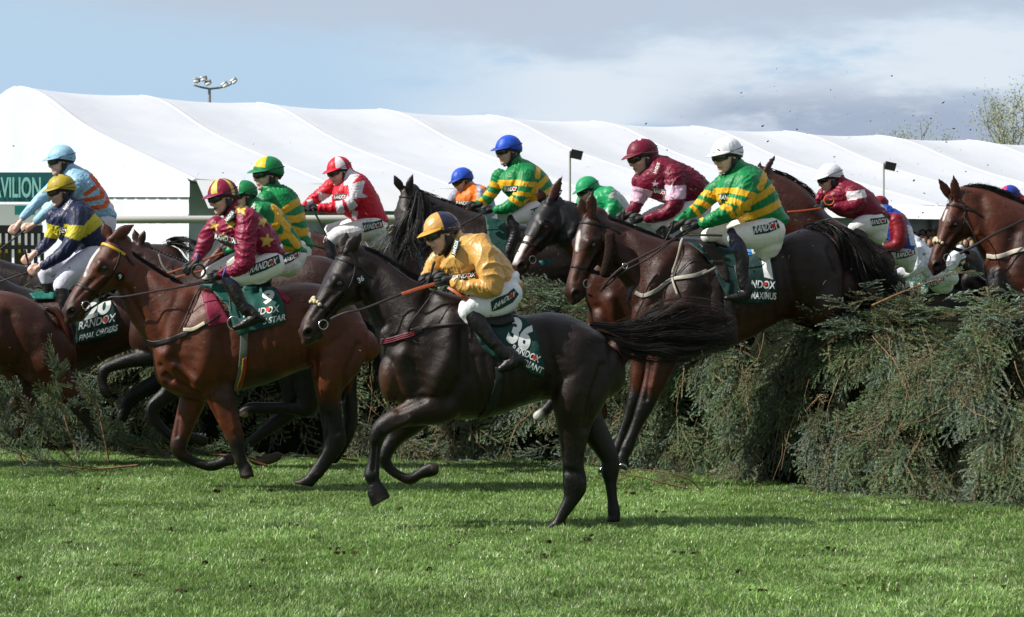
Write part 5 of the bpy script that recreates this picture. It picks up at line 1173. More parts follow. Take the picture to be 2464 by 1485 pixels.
root, st, bt, pf = rider('open-mouthed jockey in maroon silks with gold stars and maroon and yellow striped cap', D - .2, ((537, 478), 71, 12, 26, -6),
    dict(f=lambda a, t: 'd2c25a' if (18 < a % 360 < 48 or 325 < a % 360 < 355 or 100 < a % 360 < 118) else MAR, peak=MAR, band='2f4f86'),
    [('slab', [(576, 492, 540, 520, 34), (604, 504, 520, 548, 56), (632, 524, 530, 580, 62), (656, 550, 570, 604, 58), (674, 578, 612, 612, 52), (680, 598, 640, 616, 46)], dict(n=32)),
     ('limb', [(596, 528, 29, 26, -48), (592, 560, 27, 24, -66), (590, 600, 25, 23, -80), (588, 632, 23, 21, -86), (570, 650, 18, 18, -84), (548, 656, 14, 14, -80), (536, 657, 12, 13, -78)], dict(n=20)),
     ('limb', [(520, 540, 22, 22, 34), (500, 568, 21, 20, 40), (487, 600, 17, 16, 36), (470, 628, 12, 12, 24)], dict(n=16))],
    [('slab', [(640, 606, 680, 600, 40), (620, 622, 682, 620, 50), (605, 640, 676, 650, 52), (600, 655, 650, 672, 48)], dict(n=26)),
     ('limb', [(655, 636, 32, 30, -30), (615, 652, 30, 29, -50), (580, 662, 27, 26, -64), (556, 668, 21, 21, -72)], dict(n=20)),
     ('limb', [(640, 630, 28, 28, 26), (580, 628, 24, 23, 44), (530, 646, 20, 20, 52), (500, 662, 17, 17, 54)], dict(n=18))],
    [[('limb', [(548, 668, 17, 19, -74), (562, 694, 18, 19, -78), (576, 722, 16, 17, -82), (592, 748, 14, 15, -84)], dict(n=18)), ('limb', [(596, 744, 14, 14, -84), (614, 762, 14, 14, -86), (596, 776, 12, 13, -88), (566, 788, 8, 12, -90)], dict(n=16)), ('limb', [(612, 760, 11, 12, -84), (634, 770, 8, 11, -84)], dict(n=14))],
     [('limb', [(500, 668, 15, 16, 56), (530, 720, 14, 15, 60), (560, 770, 12, 12, 62)], dict(n=14))]],
    [((512, 666), (-1, .25), -68, 1.0), ((452, 650), (-.7, .7), 10, .95)], (MAR, 'ebebe6'), paints=p9, skin='e6bdac', folds_=.013, seed=2, mouth='open', sock=[([(530, 655), (585, 655), (575, 684), (545, 684)], '141a33')])
D9 = D - .2
sponsor(root, bt, D9, [(597, 641), (640, 624), (671, 612), (675, 632), (640, 650), (602, 664)], (635, 638), (64, -22), (4, -18))
sponsor(root, st, D9, [(512, 557), (540, 566), (568, 574), (570, 590), (540, 588), (520, 578)], (542, 574), (50, 12), (1, -13), dotpos=.2)
sponsor(root, st, D9, [(538, 530), (556, 506), (566, 506), (564, 524), (548, 536)], (552, 520), (18, -22), (-6, -5), off=.04, dotpos=None)
for q in ((540, 657, -82), (474, 622, 22)):
    v, f = torus(W(q, D9), (-1, 0, .3), .036, .008); obj('cuff', v, f, mat('blue_cuff', '2f5fb0', rough=.6), root)
v, f = torus(W((478, 652, -60), D9), (.2, 1, .2), .055, .01, 20, 6); obj('whip_loop', v, f, M['tack'], root, np.tile(lin('2c1c16'), (len(v), 1)))

# ------------------------------------------------------------------ bay horse 1 and green and gold hooped rider
D = 23.3
root, tr, h = horse('dark bay racehorse with white star and sheepskin cheekpieces landing over the fence, saddlecloth 1', D, [
    ('slab', [(1446, 522, 1450, 650, 34), (1500, 540, 1490, 672, 40), (1550, 560, 1512, 706, 48), (1600, 576, 1522, 740, 58), (1640, 580, 1526, 775, 66)], dict(n=26)),
    ('slab', [(1600, 580, 1524, 760, 58), (1640, 580, 1528, 800, 72), (1690, 588, 1570, 850, 82), (1740, 600, 1660, 862, 86), (1790, 604, 1745, 842, 86), (1850, 588, 1820, 806, 84), (1900, 562, 1880, 772, 82), (1945, 550, 1930, 770, 78), (1985, 560, 1975, 785, 70), (2015, 590, 2005, 780, 56), (2034, 640, 2030, 740, 42)], dict(n=34)),
    ('ball', ((1545, 760, -16), (26, 52, 36))), ('ball', ((1545, 760, 26), (24, 50, 34))),
    ('slab', [(1930, 660, 2036, 660, 46, -18), (1932, 720, 2038, 712, 48, -24), (1948, 765, 2040, 745, 42, -28), (1978, 792, 2046, 744, 30, -30), (2030, 778, 2062, 724, 20, -30), (2066, 748, 2080, 700, 16, -30), (2092, 730, 2100, 690, 14, -30), (2104, 740, 2122, 712, 12, -30), (2122, 762, 2140, 742, 11, -30)], dict(n=18, step=6)),
    ('limb', [(1940, 740, 50, 34, 34), (1990, 770, 30, 24, 38), (2040, 765, 22, 18, 38), (2080, 745, 16, 14, 38), (2110, 770, 12, 12, 38)], dict(n=14)),
    ('limb', [(1600, 800, 52, 36, -30), (1594, 858, 40, 30, -34), (1580, 905, 30, 24, -36), (1563, 950, 24, 21, -36), (1549, 984, 21, 19, -36), (1532, 1022, 15, 14, -36), (1518, 1055, 14, 13, -36), (1508, 1080, 16, 15, -36), (1501, 1097, 13, 13, -36)], dict(n=18)),
    ('slab', [(1486, 1096, 1512, 1100, 14, -36), (1481, 1124, 1514, 1136, 18, -36)], dict(n=14, e=2.5, caps=(1, 0))),
    ('limb', [(1556, 810, 40, 32, 28), (1548, 870, 30, 25, 32), (1538, 925, 23, 20, 34), (1527, 968, 20, 18, 34), (1510, 1012, 14, 13, 34), (1496, 1050, 13, 12, 34), (1487, 1078, 15, 14, 34), (1474, 1104, 12, 11, 34)], dict(n=16)),
    ('slab', [(1462, 1100, 1482, 1112, 12, 34), (1436, 1136, 1470, 1146, 15, 34)], dict(n=14, e=2.5, caps=(1, 0)))],
    head=dict(P0=(1416, 513), P1=(1354, 709), yaw=33, z=-14, ears=[(0, -45), (-9, -33)], blaze=[([(.26, .0), (.44, .015)], .030)]),
    coat='55291a', dark='100a08', muzzle='241612', vox=.0105,
    zones=[([(1498, 1128)], 12, '6a6460'), ([(1548, 990), (1500, 1130)], 42, '120d0c'), ([(1525, 975), (1470, 1120)], 36, '120d0c'), ([(1540, 790), (1560, 900)], 40, '6a3219'), ([(2060, 740), (2120, 745)], 44, '0c0808'), ([(1375, 640), (1370, 690)], 40, '6f3a20'), ([(1720, 660), (1840, 640), (1960, 640)], 90, '321a13'), ([(1780, 820), (1860, 790)], 30, '5f3a20')],
    strokes=[([(1640, 610), (1590, 700), (1580, 770), (1610, 830)], 18, -8), ([(1670, 640), (1650, 740), (1620, 800)], 24, 7), ([(1590, 640), (1560, 720)], 22, 5), ([(1700, 700), (1700, 790)], 12, -6), ([(1500, 560), (1530, 650), (1545, 720)], 16, -5), ([(1470, 640), (1510, 690)], 10, -6),
             ([(1890, 620), (1905, 700), (1925, 760)], 16, -8), ([(1960, 620), (1970, 700), (1985, 750)], 26, 6), ([(1995, 600), (2015, 650)], 10, -4), ([(1565, 880), (1555, 960)], 6, -4), ([(1590, 850), (1570, 930)], 9, 4)]
             + [([(1740 + i * 24, 690 - i * 6), (1750 + i * 24, 790 - i * 8)], 6, -2.0) for i in range(6)])
bridle(root, h, tr, D, sheepcheek=True)
for c_, n_ in (((1498, 1128, -52), -52), ((1452, 1138, 22), 22)):
    v, f = torus(W(c_, D), (.3, .8, .5), .045, .008, 18, 6); obj('horseshoe', v, f, M['steel'], root)
hair('mane', root, D, [(1440, 520, 4), (1500, 536, 4), (1550, 557, 5), (1600, 574, 5), (1640, 578, 5)], 420, (.06, .14), .003, '0c0908', 4, 0, 3, .95)
hair('forelock', root, D, [(1424, 505, 5), (1416, 520, 7), (1410, 535, 6)], 90, (.5, 1), .003, '0a0808', 5, -14, 3, .3)
hair('tail', root, D, [(1990, 552, 8), (2020, 556, 14), (2052, 590, 34), (2078, 640, 52), (2110, 680, 52), (2160, 712, 34), (2200, 735, 20)], 1400, (.25, 1), .0024, '0d0a0a', 13, 0, 9, .5, ('4a2c1e', .08))
hair('tail_dock', root, D, [(1925, 556, 8), (1960, 545, 10), (2000, 552, 14), (2030, 585, 18)], 260, (.3, .7), .0028, '15100f', 14, -10, 5, .6, ('a09a96', .35))
cloth1 = [(1652, 582), (1700, 586), (1760, 604), (1800, 606), (1852, 618), (1864, 655), (1872, 700), (1858, 724), (1836, 731), (1790, 730), (1752, 722), (1736, 690), (1712, 636), (1686, 606)]
o, ct = flatpatch('saddle_cloth', root, tr, D, cloth1, '0c2e2d', fold=.010, seed=6, off=.014)
flatpatch('blue_pad', root, tr, D, [(1745, 590), (1790, 596), (1836, 600), (1828, 612), (1800, 616), (1760, 606)], '2a6fb4', fold=.006, off=.022)
lettering('number', o, ct, D, '1', (1846, 645), (22, 6), (-8, -50), 'e2e5e6', bold=.05)
lettering('lettering', o, ct, D, 'RANDOX', (1825, 684), (82, 5), (2, -19), 'e2e5e6'); dot('red_spot', o, ct, D, (1841, 684), 5.2, 'b8342a', .008)
lettering('lettering', o, ct, D, 'I AM MAXIMUS', (1822, 711), (92, 4), (1, -17), 'e2e5e6')
strap('saddle', root, tr, D, [(1700, 574), (1740, 592), (1800, 598), (1850, 588)], 26, '15110f', off=.03, th=.012)
flatpatch('saddle_flap', root, tr, D, [(1682, 586), (1712, 590), (1742, 620), (1756, 680), (1738, 672), (1710, 625)], '1d1916', m='tack', off=.028)
strap('breastgirth', root, tr, D, [(1530, 704), (1550, 712), (1578, 699), (1615, 674), (1668, 664), (1700, 653)], 10, '8d8a80', off=.012)
strap('breastgirth_strap', root, tr, D, [(1690, 660), (1712, 650), (1736, 637)], 5.5, '8f8c82', off=.016)
strap('martingale', root, tr, D, [(1642, 574), (1632, 606), (1624, 636), (1618, 655), (1622, 682), (1631, 708)], 5, 'a09d90', off=.02)
strap('girth', root, tr, D, [(1752, 722), (1754, 780), (1745, 840)], 20, '14191a', off=.01)
rein('rein', root, D, [(1444, 702, -58), (1470, 668, -72), (1503, 640, -78), (1548, 616, -80), (1594, 592, -80), (1650, 555, -74)], 6, '2a1b17')
rein('second_rein', root, D, [(1444, 702, -58), (1500, 655, -76), (1560, 622, -82), (1612, 584, -84), (1655, 560, -74)], 4, '18110f')
v, f = torus(W((1504, 640, -84), D), (0, 1, 0), .022, .004, 18, 6); obj('martingale_ring', v, f, M['steel'], root)
rein('rein_loop', root, D, [(1660, 566, -82), (1700, 566, -92), (1750, 568, -94), (1768, 572, -92), (1772, 592, -90)], 5.5, '211814')
v, f = rings([W((1768, 640, -100), D), W((1776, 680, -104), D), W((1784, 716, -106), D)], [(.008, 0, 0)] * 3, [(0, .01, 0)] * 3, 8); obj('stirrup_iron', v, f, M['steel'], root)
GRN, YEL = '067a40', 'd9a81e'
def bands(l, w=7): return [(('band', b[:-1] if isinstance(b[-1], (int, float)) else b, b[-1] if isinstance(b[-1], (int, float)) else w), YEL) for b in l]
p1 = bands([[(1846, 404), (1838, 430), (1829, 452), 8], [(1866, 446), (1836, 470), (1806, 486), (1778, 508), 8.5], [(1884, 484), (1850, 504), (1810, 520), (1780, 524), 9], [(1722, 460), (1748, 458), (1774, 458), 7], [(1764, 459), (1790, 464), (1820, 474), 7.5], [(1750, 482), (1772, 486), (1800, 500), 7.5], [(1738, 497), (1756, 502), (1764, 520), 7], [(1692, 464), (1712, 468), (1732, 480), 7.5], [(1672, 484), (1690, 488), (1714, 503), 7], [(1662, 494), (1676, 508), (1688, 526), 5]])
root, st, bt, pf = rider('jockey in green silks with gold hoops and plain white cap riding over the fence', D - .2, ((1750, 380), 74, 8, 36, -8),
    dict(f=plain('e6e7ee'), peak='d9d9d4', band='8a5a34'),
    [('slab', [(1790, 390, 1752, 416, 34), (1822, 402, 1730, 442, 56), (1846, 422, 1724, 476, 62), (1864, 452, 1742, 504, 60), (1880, 486, 1772, 528, 54), (1887, 512, 1800, 532, 50)], dict(n=32)),
     ('limb', [(1800, 436, 30, 26, -50), (1792, 466, 29, 26, -68), (1775, 496, 26, 24, -80), (1745, 514, 22, 21, -86), (1714, 528, 17, 17, -86), (1694, 537, 14, 14, -84)], dict(n=20)),
     ('limb', [(1738, 444, 24, 22, 36), (1708, 474, 22, 20, 40), (1680, 503, 18, 17, 30), (1650, 524, 14, 14, 10), (1632, 533, 12, 12, -4)], dict(n=16))],
    [('slab', [(1806, 526, 1886, 516, 46), (1800, 560, 1888, 545, 54), (1806, 592, 1884, 580, 52)], dict(n=26)),
     ('limb', [(1856, 556, 37, 34, -28), (1815, 566, 34, 31, -50), (1780, 568, 28, 27, -66), (1762, 570, 24, 24, -74)], dict(n=20)),
     ('limb', [(1840, 550, 32, 30, 26), (1780, 548, 26, 24, 44), (1730, 560, 22, 22, 52), (1704, 568, 19, 19, 54)], dict(n=18))],
    [[('limb', [(1762, 566, 19, 20, -78), (1776, 592, 18, 19, -84), (1786, 625, 17, 17, -88), (1787, 660, 15, 15, -90), (1792, 690, 14, 14, -92)], dict(n=18)), ('limb', [(1798, 690, 14, 14, -92), (1796, 708, 13, 13, -94), (1774, 715, 11, 12, -96), (1748, 718, 7, 11, -98)], dict(n=16))],
     [('limb', [(1704, 570, 17, 17, 56), (1720, 610, 15, 15, 58), (1740, 660, 13, 13, 60)], dict(n=14))]],
    [((1662, 545), (-1, .35), -76, 1.05), ((1618, 550), (-.8, .5), -20, 1.0)], (GRN, 'ecebe2'), paints=p1, skin='ecc3b0', folds_=.014, seed=3, sock=[([(1730, 540), (1810, 555), (1802, 606), (1750, 606)], '101426')])
D1 = D - .2
sponsor(root, bt, D1, [(1811, 545), (1840, 540), (1870, 529), (1877, 548), (1850, 560), (1816, 565)], (1844, 547), (56, -11), (3, -19))
sponsor(root, st, D1, [(1728, 466), (1748, 466), (1748, 482), (1736, 486)], (1741, 475), (20, 2), (1, -11), s='RAN', dotpos=None)
obj('whip', *limbv([W((1600, 580, -30), D1), W((1617, 548, -34), D1), W((1620, 533, -36), D1)], [.007, .011, .013], 8), M['rubber'], root)
# ------------------------------------------------------------------ the field behind
def simple_bridle(root, h, tr, D, **k): bridle(root, h, tr, D, far=k.pop('far', False), **k)
# hooded horse and maroon rider with pink armbands
D = 24.7
root, tr, h = horse('bay racehorse wearing a black hood with a white blazed nose', D, [
    ('slab', [(1346, 484, 1345, 590, 30), (1400, 500, 1392, 650, 38), (1460, 522, 1418, 720, 50), (1520, 545, 1428, 770, 62)], dict(n=24)),
    ('slab', [(1500, 540, 1424, 760, 60), (1560, 560, 1440, 810, 74), (1650, 570, 1560, 850, 80), (1780, 580, 1740, 840, 80), (1900, 575, 1880, 780, 74), (1970, 600, 1960, 740, 50)], dict(n=28)),
    ('ball', ((1450, 760, -22), (26, 46, 30))), ('ball', ((1440, 760, 30), (24, 46, 30))),
    ('limb', [(1470, 770, 44, 30, 30), (1436, 800, 32, 24, 34), (1400, 850, 22, 20, 34), (1375, 900, 18, 17, 34), (1350, 940, 14, 13, 34), (1315, 985, 13, 12, 34), (1294, 1002, 13, 12, 34)], dict(n=16)),
    ('limb', [(1520, 790, 46, 32, -30), (1495, 840, 32, 25, -34), (1460, 900, 22, 20, -34), (1440, 950, 18, 17, -34), (1450, 1000, 13, 12, -34)], dict(n=16)),
    ('limb', [(1900, 720, 50, 30, -20), (1950, 760, 30, 22, -20), (1990, 740, 18, 16, -20)], dict(n=14))],
    head=dict(P0=(1318, 482), P1=(1226, 636), yaw=30, z=-10, ears=[(24, -50), (-14, -27)], blaze=[([(.6, 0), (.95, .0)], .05)]),
    coat='5a2a18', dark='120a08', muzzle='3a2a26', zones=[([(1300, 995), (1290, 1006)], 14, 'b8b4ac'), ([(1410, 860), (1320, 980)], 24, '150c0a')],
    strokes=[([(1440, 740), (1470, 790), (1500, 800)], 9, -5), ([(1400, 520), (1425, 620)], 16, -5), ([(1470, 720), (1480, 790)], 14, 5)])
hood(root, h, LAST['V'], LAST['F'], D)
simple_bridle(root, h, tr, D)
hair('mane', root, D, [(1345, 482, 3), (1400, 498, 4), (1460, 520, 4), (1520, 543, 4)], 240, (.06, .14), .003, '0c0908', 4, 0, 3, .95)
o, ct = flatpatch('teal_number_flash', root, tr, D, [(1296, 628), (1330, 622), (1328, 638), (1304, 640)], '1f5c5e', off=.02)
MAR2 = '6a0c2a'
root, st, bt, pf = rider('jockey in maroon silks with pink armbands and a maroon cap with white star', 24.4, ((1547, 381), 72, 14, 24, -6),
    dict(f=lambda a, t: 'e6d8e0' if t < .20 + .14 * math.cos(math.radians(a * 5)) else MAR2, peak=MAR2, band='b58a55'),
    [('slab', [(1584, 370, 1552, 402, 30), (1620, 384, 1534, 428, 54), (1652, 398, 1536, 458, 60), (1684, 418, 1570, 478, 58), (1706, 440, 1612, 492, 52), (1706, 468, 1640, 500, 46)], dict(n=30)),
     ('limb', [(1624, 418, 26, 24, -46), (1624, 462, 24, 22, -62), (1621, 496, 21, 20, -72), (1596, 516, 17, 17, -76), (1558, 526, 12, 13, -74)], dict(n=18)),
     ('limb', [(1542, 434, 22, 20, 34), (1540, 466, 20, 18, 36), (1528, 498, 15, 15, 30), (1508, 517, 11, 11, 14)], dict(n=16))],
    [('slab', [(1640, 484, 1706, 470, 44), (1630, 510, 1712, 500, 50), (1636, 540, 1700, 532, 46)], dict(n=22)), ('limb', [(1675, 505, 32, 28, -26), (1625, 520, 26, 25, -46), (1585, 540, 20, 20, -58)], dict(n=16)), ('limb', [(1660, 505, 28, 26, 26), (1600, 512, 22, 21, 42), (1560, 525, 18, 18, 48)], dict(n=16))],
    [[('limb', [(1590, 540, 16, 16, -60), (1600, 590, 15, 15, -66), (1605, 640, 13, 13, -70)], dict(n=12))]],
    [((1527, 529), (-1, .25), -66, 1.0), ((1494, 525), (-.9, .4), -6, .9)], (MAR2, 'e8e6e6'),
    paints=[([(1516, 446), (1572, 460), (1558, 492), (1512, 482)], 'd9b6cc'), ([(1598, 446), (1652, 446), (1650, 478), (1596, 482)], 'd9b6cc'), (star((1577, 443), 10), 'd9b6cc')], skin='e3b9a7', folds_=.012, seed=4)
sponsor(root, st, 24.4, [(1568, 452), (1602, 456), (1602, 470), (1580, 466)], (1588, 462), (28, 5), (0, -9), s='RANDOX')
lettering('lettering', root, st, 24.4, 'RANDOX', (1580, 404), (10, -26), (-7, -3), off=.03)
obj('whip', *limbv([W((1494, 545, -20), 24.4), W((1500, 520, -24), 24.4), W((1501, 508, -24), 24.4)], [.007, .011, .012], 8), M['rubber'], root)

# dark horse with flying mane, green and gold rider in blue cap
D = 27.0
root, tr, h = horse('dark brown racehorse with long black mane blowing over its neck', D, [
    ('slab', [(1000, 456, 985, 560, 28), (1050, 476, 1020, 600, 36), (1110, 498, 1050, 650, 48), (1165, 516, 1080, 690, 60)], dict(n=22)),
    ('slab', [(1150, 515, 1080, 680, 58), (1210, 530, 1130, 720, 70), (1300, 545, 1260, 740, 76), (1400, 540, 1380, 720, 70), (1460, 560, 1450, 690, 50)], dict(n=24)),
    ('limb', [(1120, 680, 40, 30, 0), (1070, 730, 24, 20, 0), (1030, 770, 18, 16, 0), (1040, 800, 13, 12, 0)], dict(n=12))],
    head=dict(P0=(975, 455), P1=(932, 612), yaw=34, z=-6, ears=[(10, -31), (-17, -31)]), coat='33201a', dark='0d0908', muzzle='4a2c22', vox=.013)
simple_bridle(root, h, tr, D, far=True)
ps = []; rr = np.random.RandomState(4)
for i in range(14): v, f = ball((0, 0, 0), *(np.eye(3) * rr.uniform(.010, .018)), 8, 6); ps.append((v + W((938 + rr.uniform(-8, 8), 551 + rr.uniform(-10, 10), -42), D), f))
v, f = merge(ps); obj('fleece_noseband', v, f, M['fleece'], root, np.tile(lin('8f867a'), (len(v), 1)))
hair('mane', root, D, [(1010, 462, 16), (1008, 510, 34), (1000, 560, 52), (992, 610, 60), (985, 670, 56)], 900, (.5, 1), .0028, '120f10', 21, -30, 9, .35, ('3a3638', .2))
hair('crest_hair', root, D, [(1000, 455, 4), (1060, 480, 5), (1115, 499, 5), (1160, 513, 4)], 200, (.08, .2), .0028, '0c0a0a', 22, 0, 3, .9)
hair('forelock', root, D, [(978, 446, 6), (990, 470, 8), (1000, 500, 10)], 90, (.5, 1), .0026, '0f0c0c', 23, -20, 4, .3)
o, ct = flatpatch('saddle_cloth', root, tr, D, [(1168, 522), (1215, 530), (1225, 600), (1232, 640), (1190, 640), (1176, 590)], '0f3d37', off=.012)
rein('rein', root, D, [(955, 590, -50), (1040, 570, -60), (1105, 545, -62), (1160, 516, -60)], 4, '15100f')
pb = bands([[(1298, 398), (1294, 425), 6], [(1322, 422), (1303, 442), (1284, 462), 6.5], [(1336, 450), (1305, 470), (1266, 488), 6.5], [(1203, 440), (1225, 441), (1248, 440), 7], [(1246, 441), (1290, 445), 6], [(1238, 464), (1280, 470), 5.5], [(1230, 478), (1252, 492), 6], [(1175, 440), (1204, 450), 6], [(1162, 462), (1196, 473), 5.5], [(1154, 478), (1170, 496), 5]])
root, st, bt, pf = rider('jockey in green silks with gold hoops and blue cap behind the gold rider', 26.7, ((1224, 366), 61, 6, 26, -6), dict(f=plain('1f4fc0'), peak='1b3f9c', band='1b3f9c'),
    [('slab', [(1256, 380, 1224, 404, 28), (1284, 392, 1204, 426, 46), (1308, 410, 1202, 452, 52), (1326, 434, 1230, 480, 50), (1340, 464, 1266, 494, 46), (1342, 480, 1290, 496, 42)], dict(n=28)),
     ('limb', [(1268, 422, 24, 22, -40), (1261, 458, 22, 20, -54), (1244, 484, 19, 18, -62), (1216, 501, 15, 15, -64), (1196, 505, 11, 11, -62)], dict(n=16)),
     ('limb', [(1204, 424, 20, 18, 30), (1188, 456, 17, 16, 34), (1168, 482, 14, 13, 24), (1148, 491, 10, 10, 10)], dict(n=14))],
    [('slab', [(1276, 486, 1342, 478, 38), (1270, 520, 1345, 508, 42)], dict(n=20)), ('limb', [(1320, 500, 26, 26, -24), (1275, 510, 23, 22, -42), (1240, 526, 18, 18, -52), (1236, 540, 14, 14, -54)], dict(n=16)), ('limb', [(1300, 500, 24, 24, 20), (1240, 506, 18, 18, 40)], dict(n=12))],
    [[('limb', [(1232, 528, 14, 15, -56), (1240, 560, 13, 14, -60), (1226, 600, 12, 13, -62), (1222, 625, 11, 12, -64)], dict(n=14))]],
    [((1168, 507), (-1, .2), -56, .95), ((1132, 497), (-1, .2), -4, .9)], (GRN, 'e8e6e6'), paints=pb, skin='e3b9a7', folds_=.011, seed=5)
sponsor(root, st, 26.7, [(1210, 447), (1246, 447), (1242, 462), (1216, 466)], (1229, 455), (30, -2), (0, -10))
sponsor(root, bt, 26.7, [(1277, 504), (1300, 496), (1304, 510), (1280, 518)], (1290, 507), (24, -8), (2, -9), s='RAN', dotpos=None)

# distant orange rider
root, st, bt, pf = rider('small jockey in orange vest with grey sleeves and blue cap farthest back', 32.0, ((1114, 437), 51, 20, 26, -4), dict(f=plain('2450bd'), peak='1c3f9a', band='1c3f9a'),
    [('slab', [(1142, 442, 1112, 462, 26), (1168, 450, 1098, 480, 40), (1185, 470, 1100, 505, 42), (1195, 500, 1110, 530, 38)], dict(n=22)), ('limb', [(1160, 462, 16, 15, -34), (1152, 490, 13, 13, -44), (1130, 505, 10, 10, -46)], dict(n=12)), ('limb', [(1098, 470, 15, 14, 26), (1084, 488, 12, 12, 28), (1078, 505, 9, 9, 20)], dict(n=12))],
    [('slab', [(1130, 520, 1195, 505, 30), (1130, 560, 1200, 550, 34)], dict(n=16))], [], [((1112, 510), (-1, .2), -44, .9)], ('8f93a8', 'e8e6e6'), paints=[([(1100, 440), (1145, 440), (1150, 470), (1146, 530), (1096, 530), (1098, 470)], 'dd6f1a'), ([(1150, 440), (1180, 450), (1195, 470), (1160, 455)], 'dd6f1a')], skin='e3b9a7', seed=6)
sponsor(root, st, 32.0, [(1096, 483), (1136, 484), (1136, 496), (1098, 496)], (1116, 489), (36, 0), (0, -9))

# green-capped rider
root, st, bt, pf = rider('jockey in green and grey-white silks and plain green cap', 30.0, ((1416, 461), 55, 20, 26, -4), dict(f=plain('17935a'), peak='147a4a', band='147a4a'),
    [('slab', [(1444, 448, 1414, 478, 26), (1472, 452, 1404, 500, 44), (1498, 470, 1420, 522, 46), (1516, 494, 1450, 535, 42)], dict(n=22)), ('limb', [(1466, 466, 19, 18, -38), (1476, 498, 17, 16, -50), (1456, 522, 14, 13, -54), (1430, 532, 10, 10, -52)], dict(n=14)), ('limb', [(1402, 480, 15, 14, 26), (1392, 505, 12, 12, 28)], dict(n=12))],
    [('slab', [(1450, 528, 1520, 500, 32), (1460, 560, 1530, 540, 36)], dict(n=16))], [], [((1410, 538), (-1, .2), -50, .9)], ('17935a', 'e8e6e6'), paints=[([(1484, 440), (1530, 480), (1530, 540), (1488, 530), (1500, 500), (1484, 478), (1462, 476)], 'b9bcb8'), ([(1448, 520), (1462, 500), (1466, 520), (1456, 540)], 'c6c9c4')], skin='e3b9a7', seed=7)

# red and white rider on a chestnut
D = 29.0
root, tr, h = horse('chestnut racehorse mostly hidden beneath the red and white rider', D, [('slab', [(640, 590, 640, 680, 40), (700, 570, 690, 700, 50), (748, 556, 740, 720, 56), (820, 580, 810, 740, 66), (900, 590, 900, 740, 68), (970, 600, 970, 720, 50)], dict(n=22)), ('slab', [(560, 560, 570, 640, 24), (640, 560, 650, 680, 34), (720, 562, 710, 700, 46)], dict(n=18)), ('limb', [(900, 700, 40, 28, 0), (905, 780, 24, 18, 0), (915, 850, 14, 13, 0)], dict(n=12))],
    head=dict(P0=(560, 556), P1=(470, 650), yaw=10, ears=[(20, -10), (20, -10)]), coat='5e2a17', vox=.016)
hair('mane', root, D, [(720, 556, 6), (760, 566, 8), (800, 580, 8)], 120, (.2, .5), .003, '4a2214', 24, -10, 3, .8)
strap('breastgirth', root, tr, D, [(748, 588), (780, 596), (800, 600)], 6, '23201f')
RW = 'c4152c'; WH = 'd9d4da'
root, st, bt, pf = rider('jockey in red silks with white chevrons and red and white quartered cap', 28.7, ((817, 416), 59, 14, 32, -6), dict(f=lambda a, t: WH if (50 < a % 360 < 95 or 318 < a % 360 < 345 or 170 < a % 360 < 230) else RW, peak=RW, band='3a3a7a'),
    [('slab', [(850, 410, 818, 440, 27), (878, 424, 800, 462, 45), (902, 455, 804, 494, 50), (918, 488, 834, 522, 46), (928, 514, 860, 538, 42)], dict(n=26)),
     ('limb', [(856, 448, 22, 20, -40), (848, 480, 20, 19, -52), (828, 498, 17, 17, -58), (800, 501, 14, 14, -60), (774, 500, 11, 11, -58)], dict(n=16)),
     ('limb', [(800, 446, 18, 17, 28), (770, 470, 15, 14, 32), (746, 487, 12, 12, 24), (732, 497, 10, 10, 14)], dict(n=14))],
    [('slab', [(858, 532, 928, 514, 38), (862, 560, 934, 545, 44), (880, 584, 928, 576, 40)], dict(n=20)), ('limb', [(900, 548, 30, 28, -24), (860, 556, 26, 25, -42), (815, 566, 21, 21, -52), (795, 580, 17, 17, -56)], dict(n=16)), ('limb', [(890, 545, 26, 26, 20), (840, 545, 20, 20, 36), (796, 555, 16, 16, 44)], dict(n=14))],
    [[('limb', [(792, 580, 14, 15, -58), (800, 620, 13, 14, -62), (815, 660, 12, 12, -64)], dict(n=12))]],
    [((747, 501), (-1, -.05), -56, .95), ((722, 505), (-1, .1), 6, .9)], (RW, 'e8e6e6'),
    paints=[([(838, 404), (866, 420), (846, 444), (826, 446), (830, 424)], WH), ([(838, 444), (878, 434), (872, 466), (888, 474), (866, 476), (842, 480)], WH), ([(824, 470), (846, 474), (862, 496), (842, 508)], WH), ([(806, 484), (822, 480), (830, 512), (812, 516)], WH), ([(766, 462), (800, 470), (792, 490), (768, 482)], WH), ([(738, 482), (752, 478), (752, 498), (740, 498)], WH), ([(846, 506), (862, 510), (856, 532), (846, 524)], WH)], skin='e3b9a7', seed=8, folds_=.011)
sponsor(root, bt, 28.7, [(872, 536), (898, 534), (919, 528), (923, 547), (900, 552), (876, 560)], (898, 544), (46, -9), (2, -13))
sponsor(root, st, 28.7, [(801, 468), (834, 466), (832, 478), (806, 482)], (818, 474), (28, -2), (0, -9))
obj('whip', *limbv([W((754, 506, -60), 28.7), W((775, 545, -64), 28.7), W((800, 600, -66), 28.7)], [.012, .008, .006], 8), M['rubber'], root)

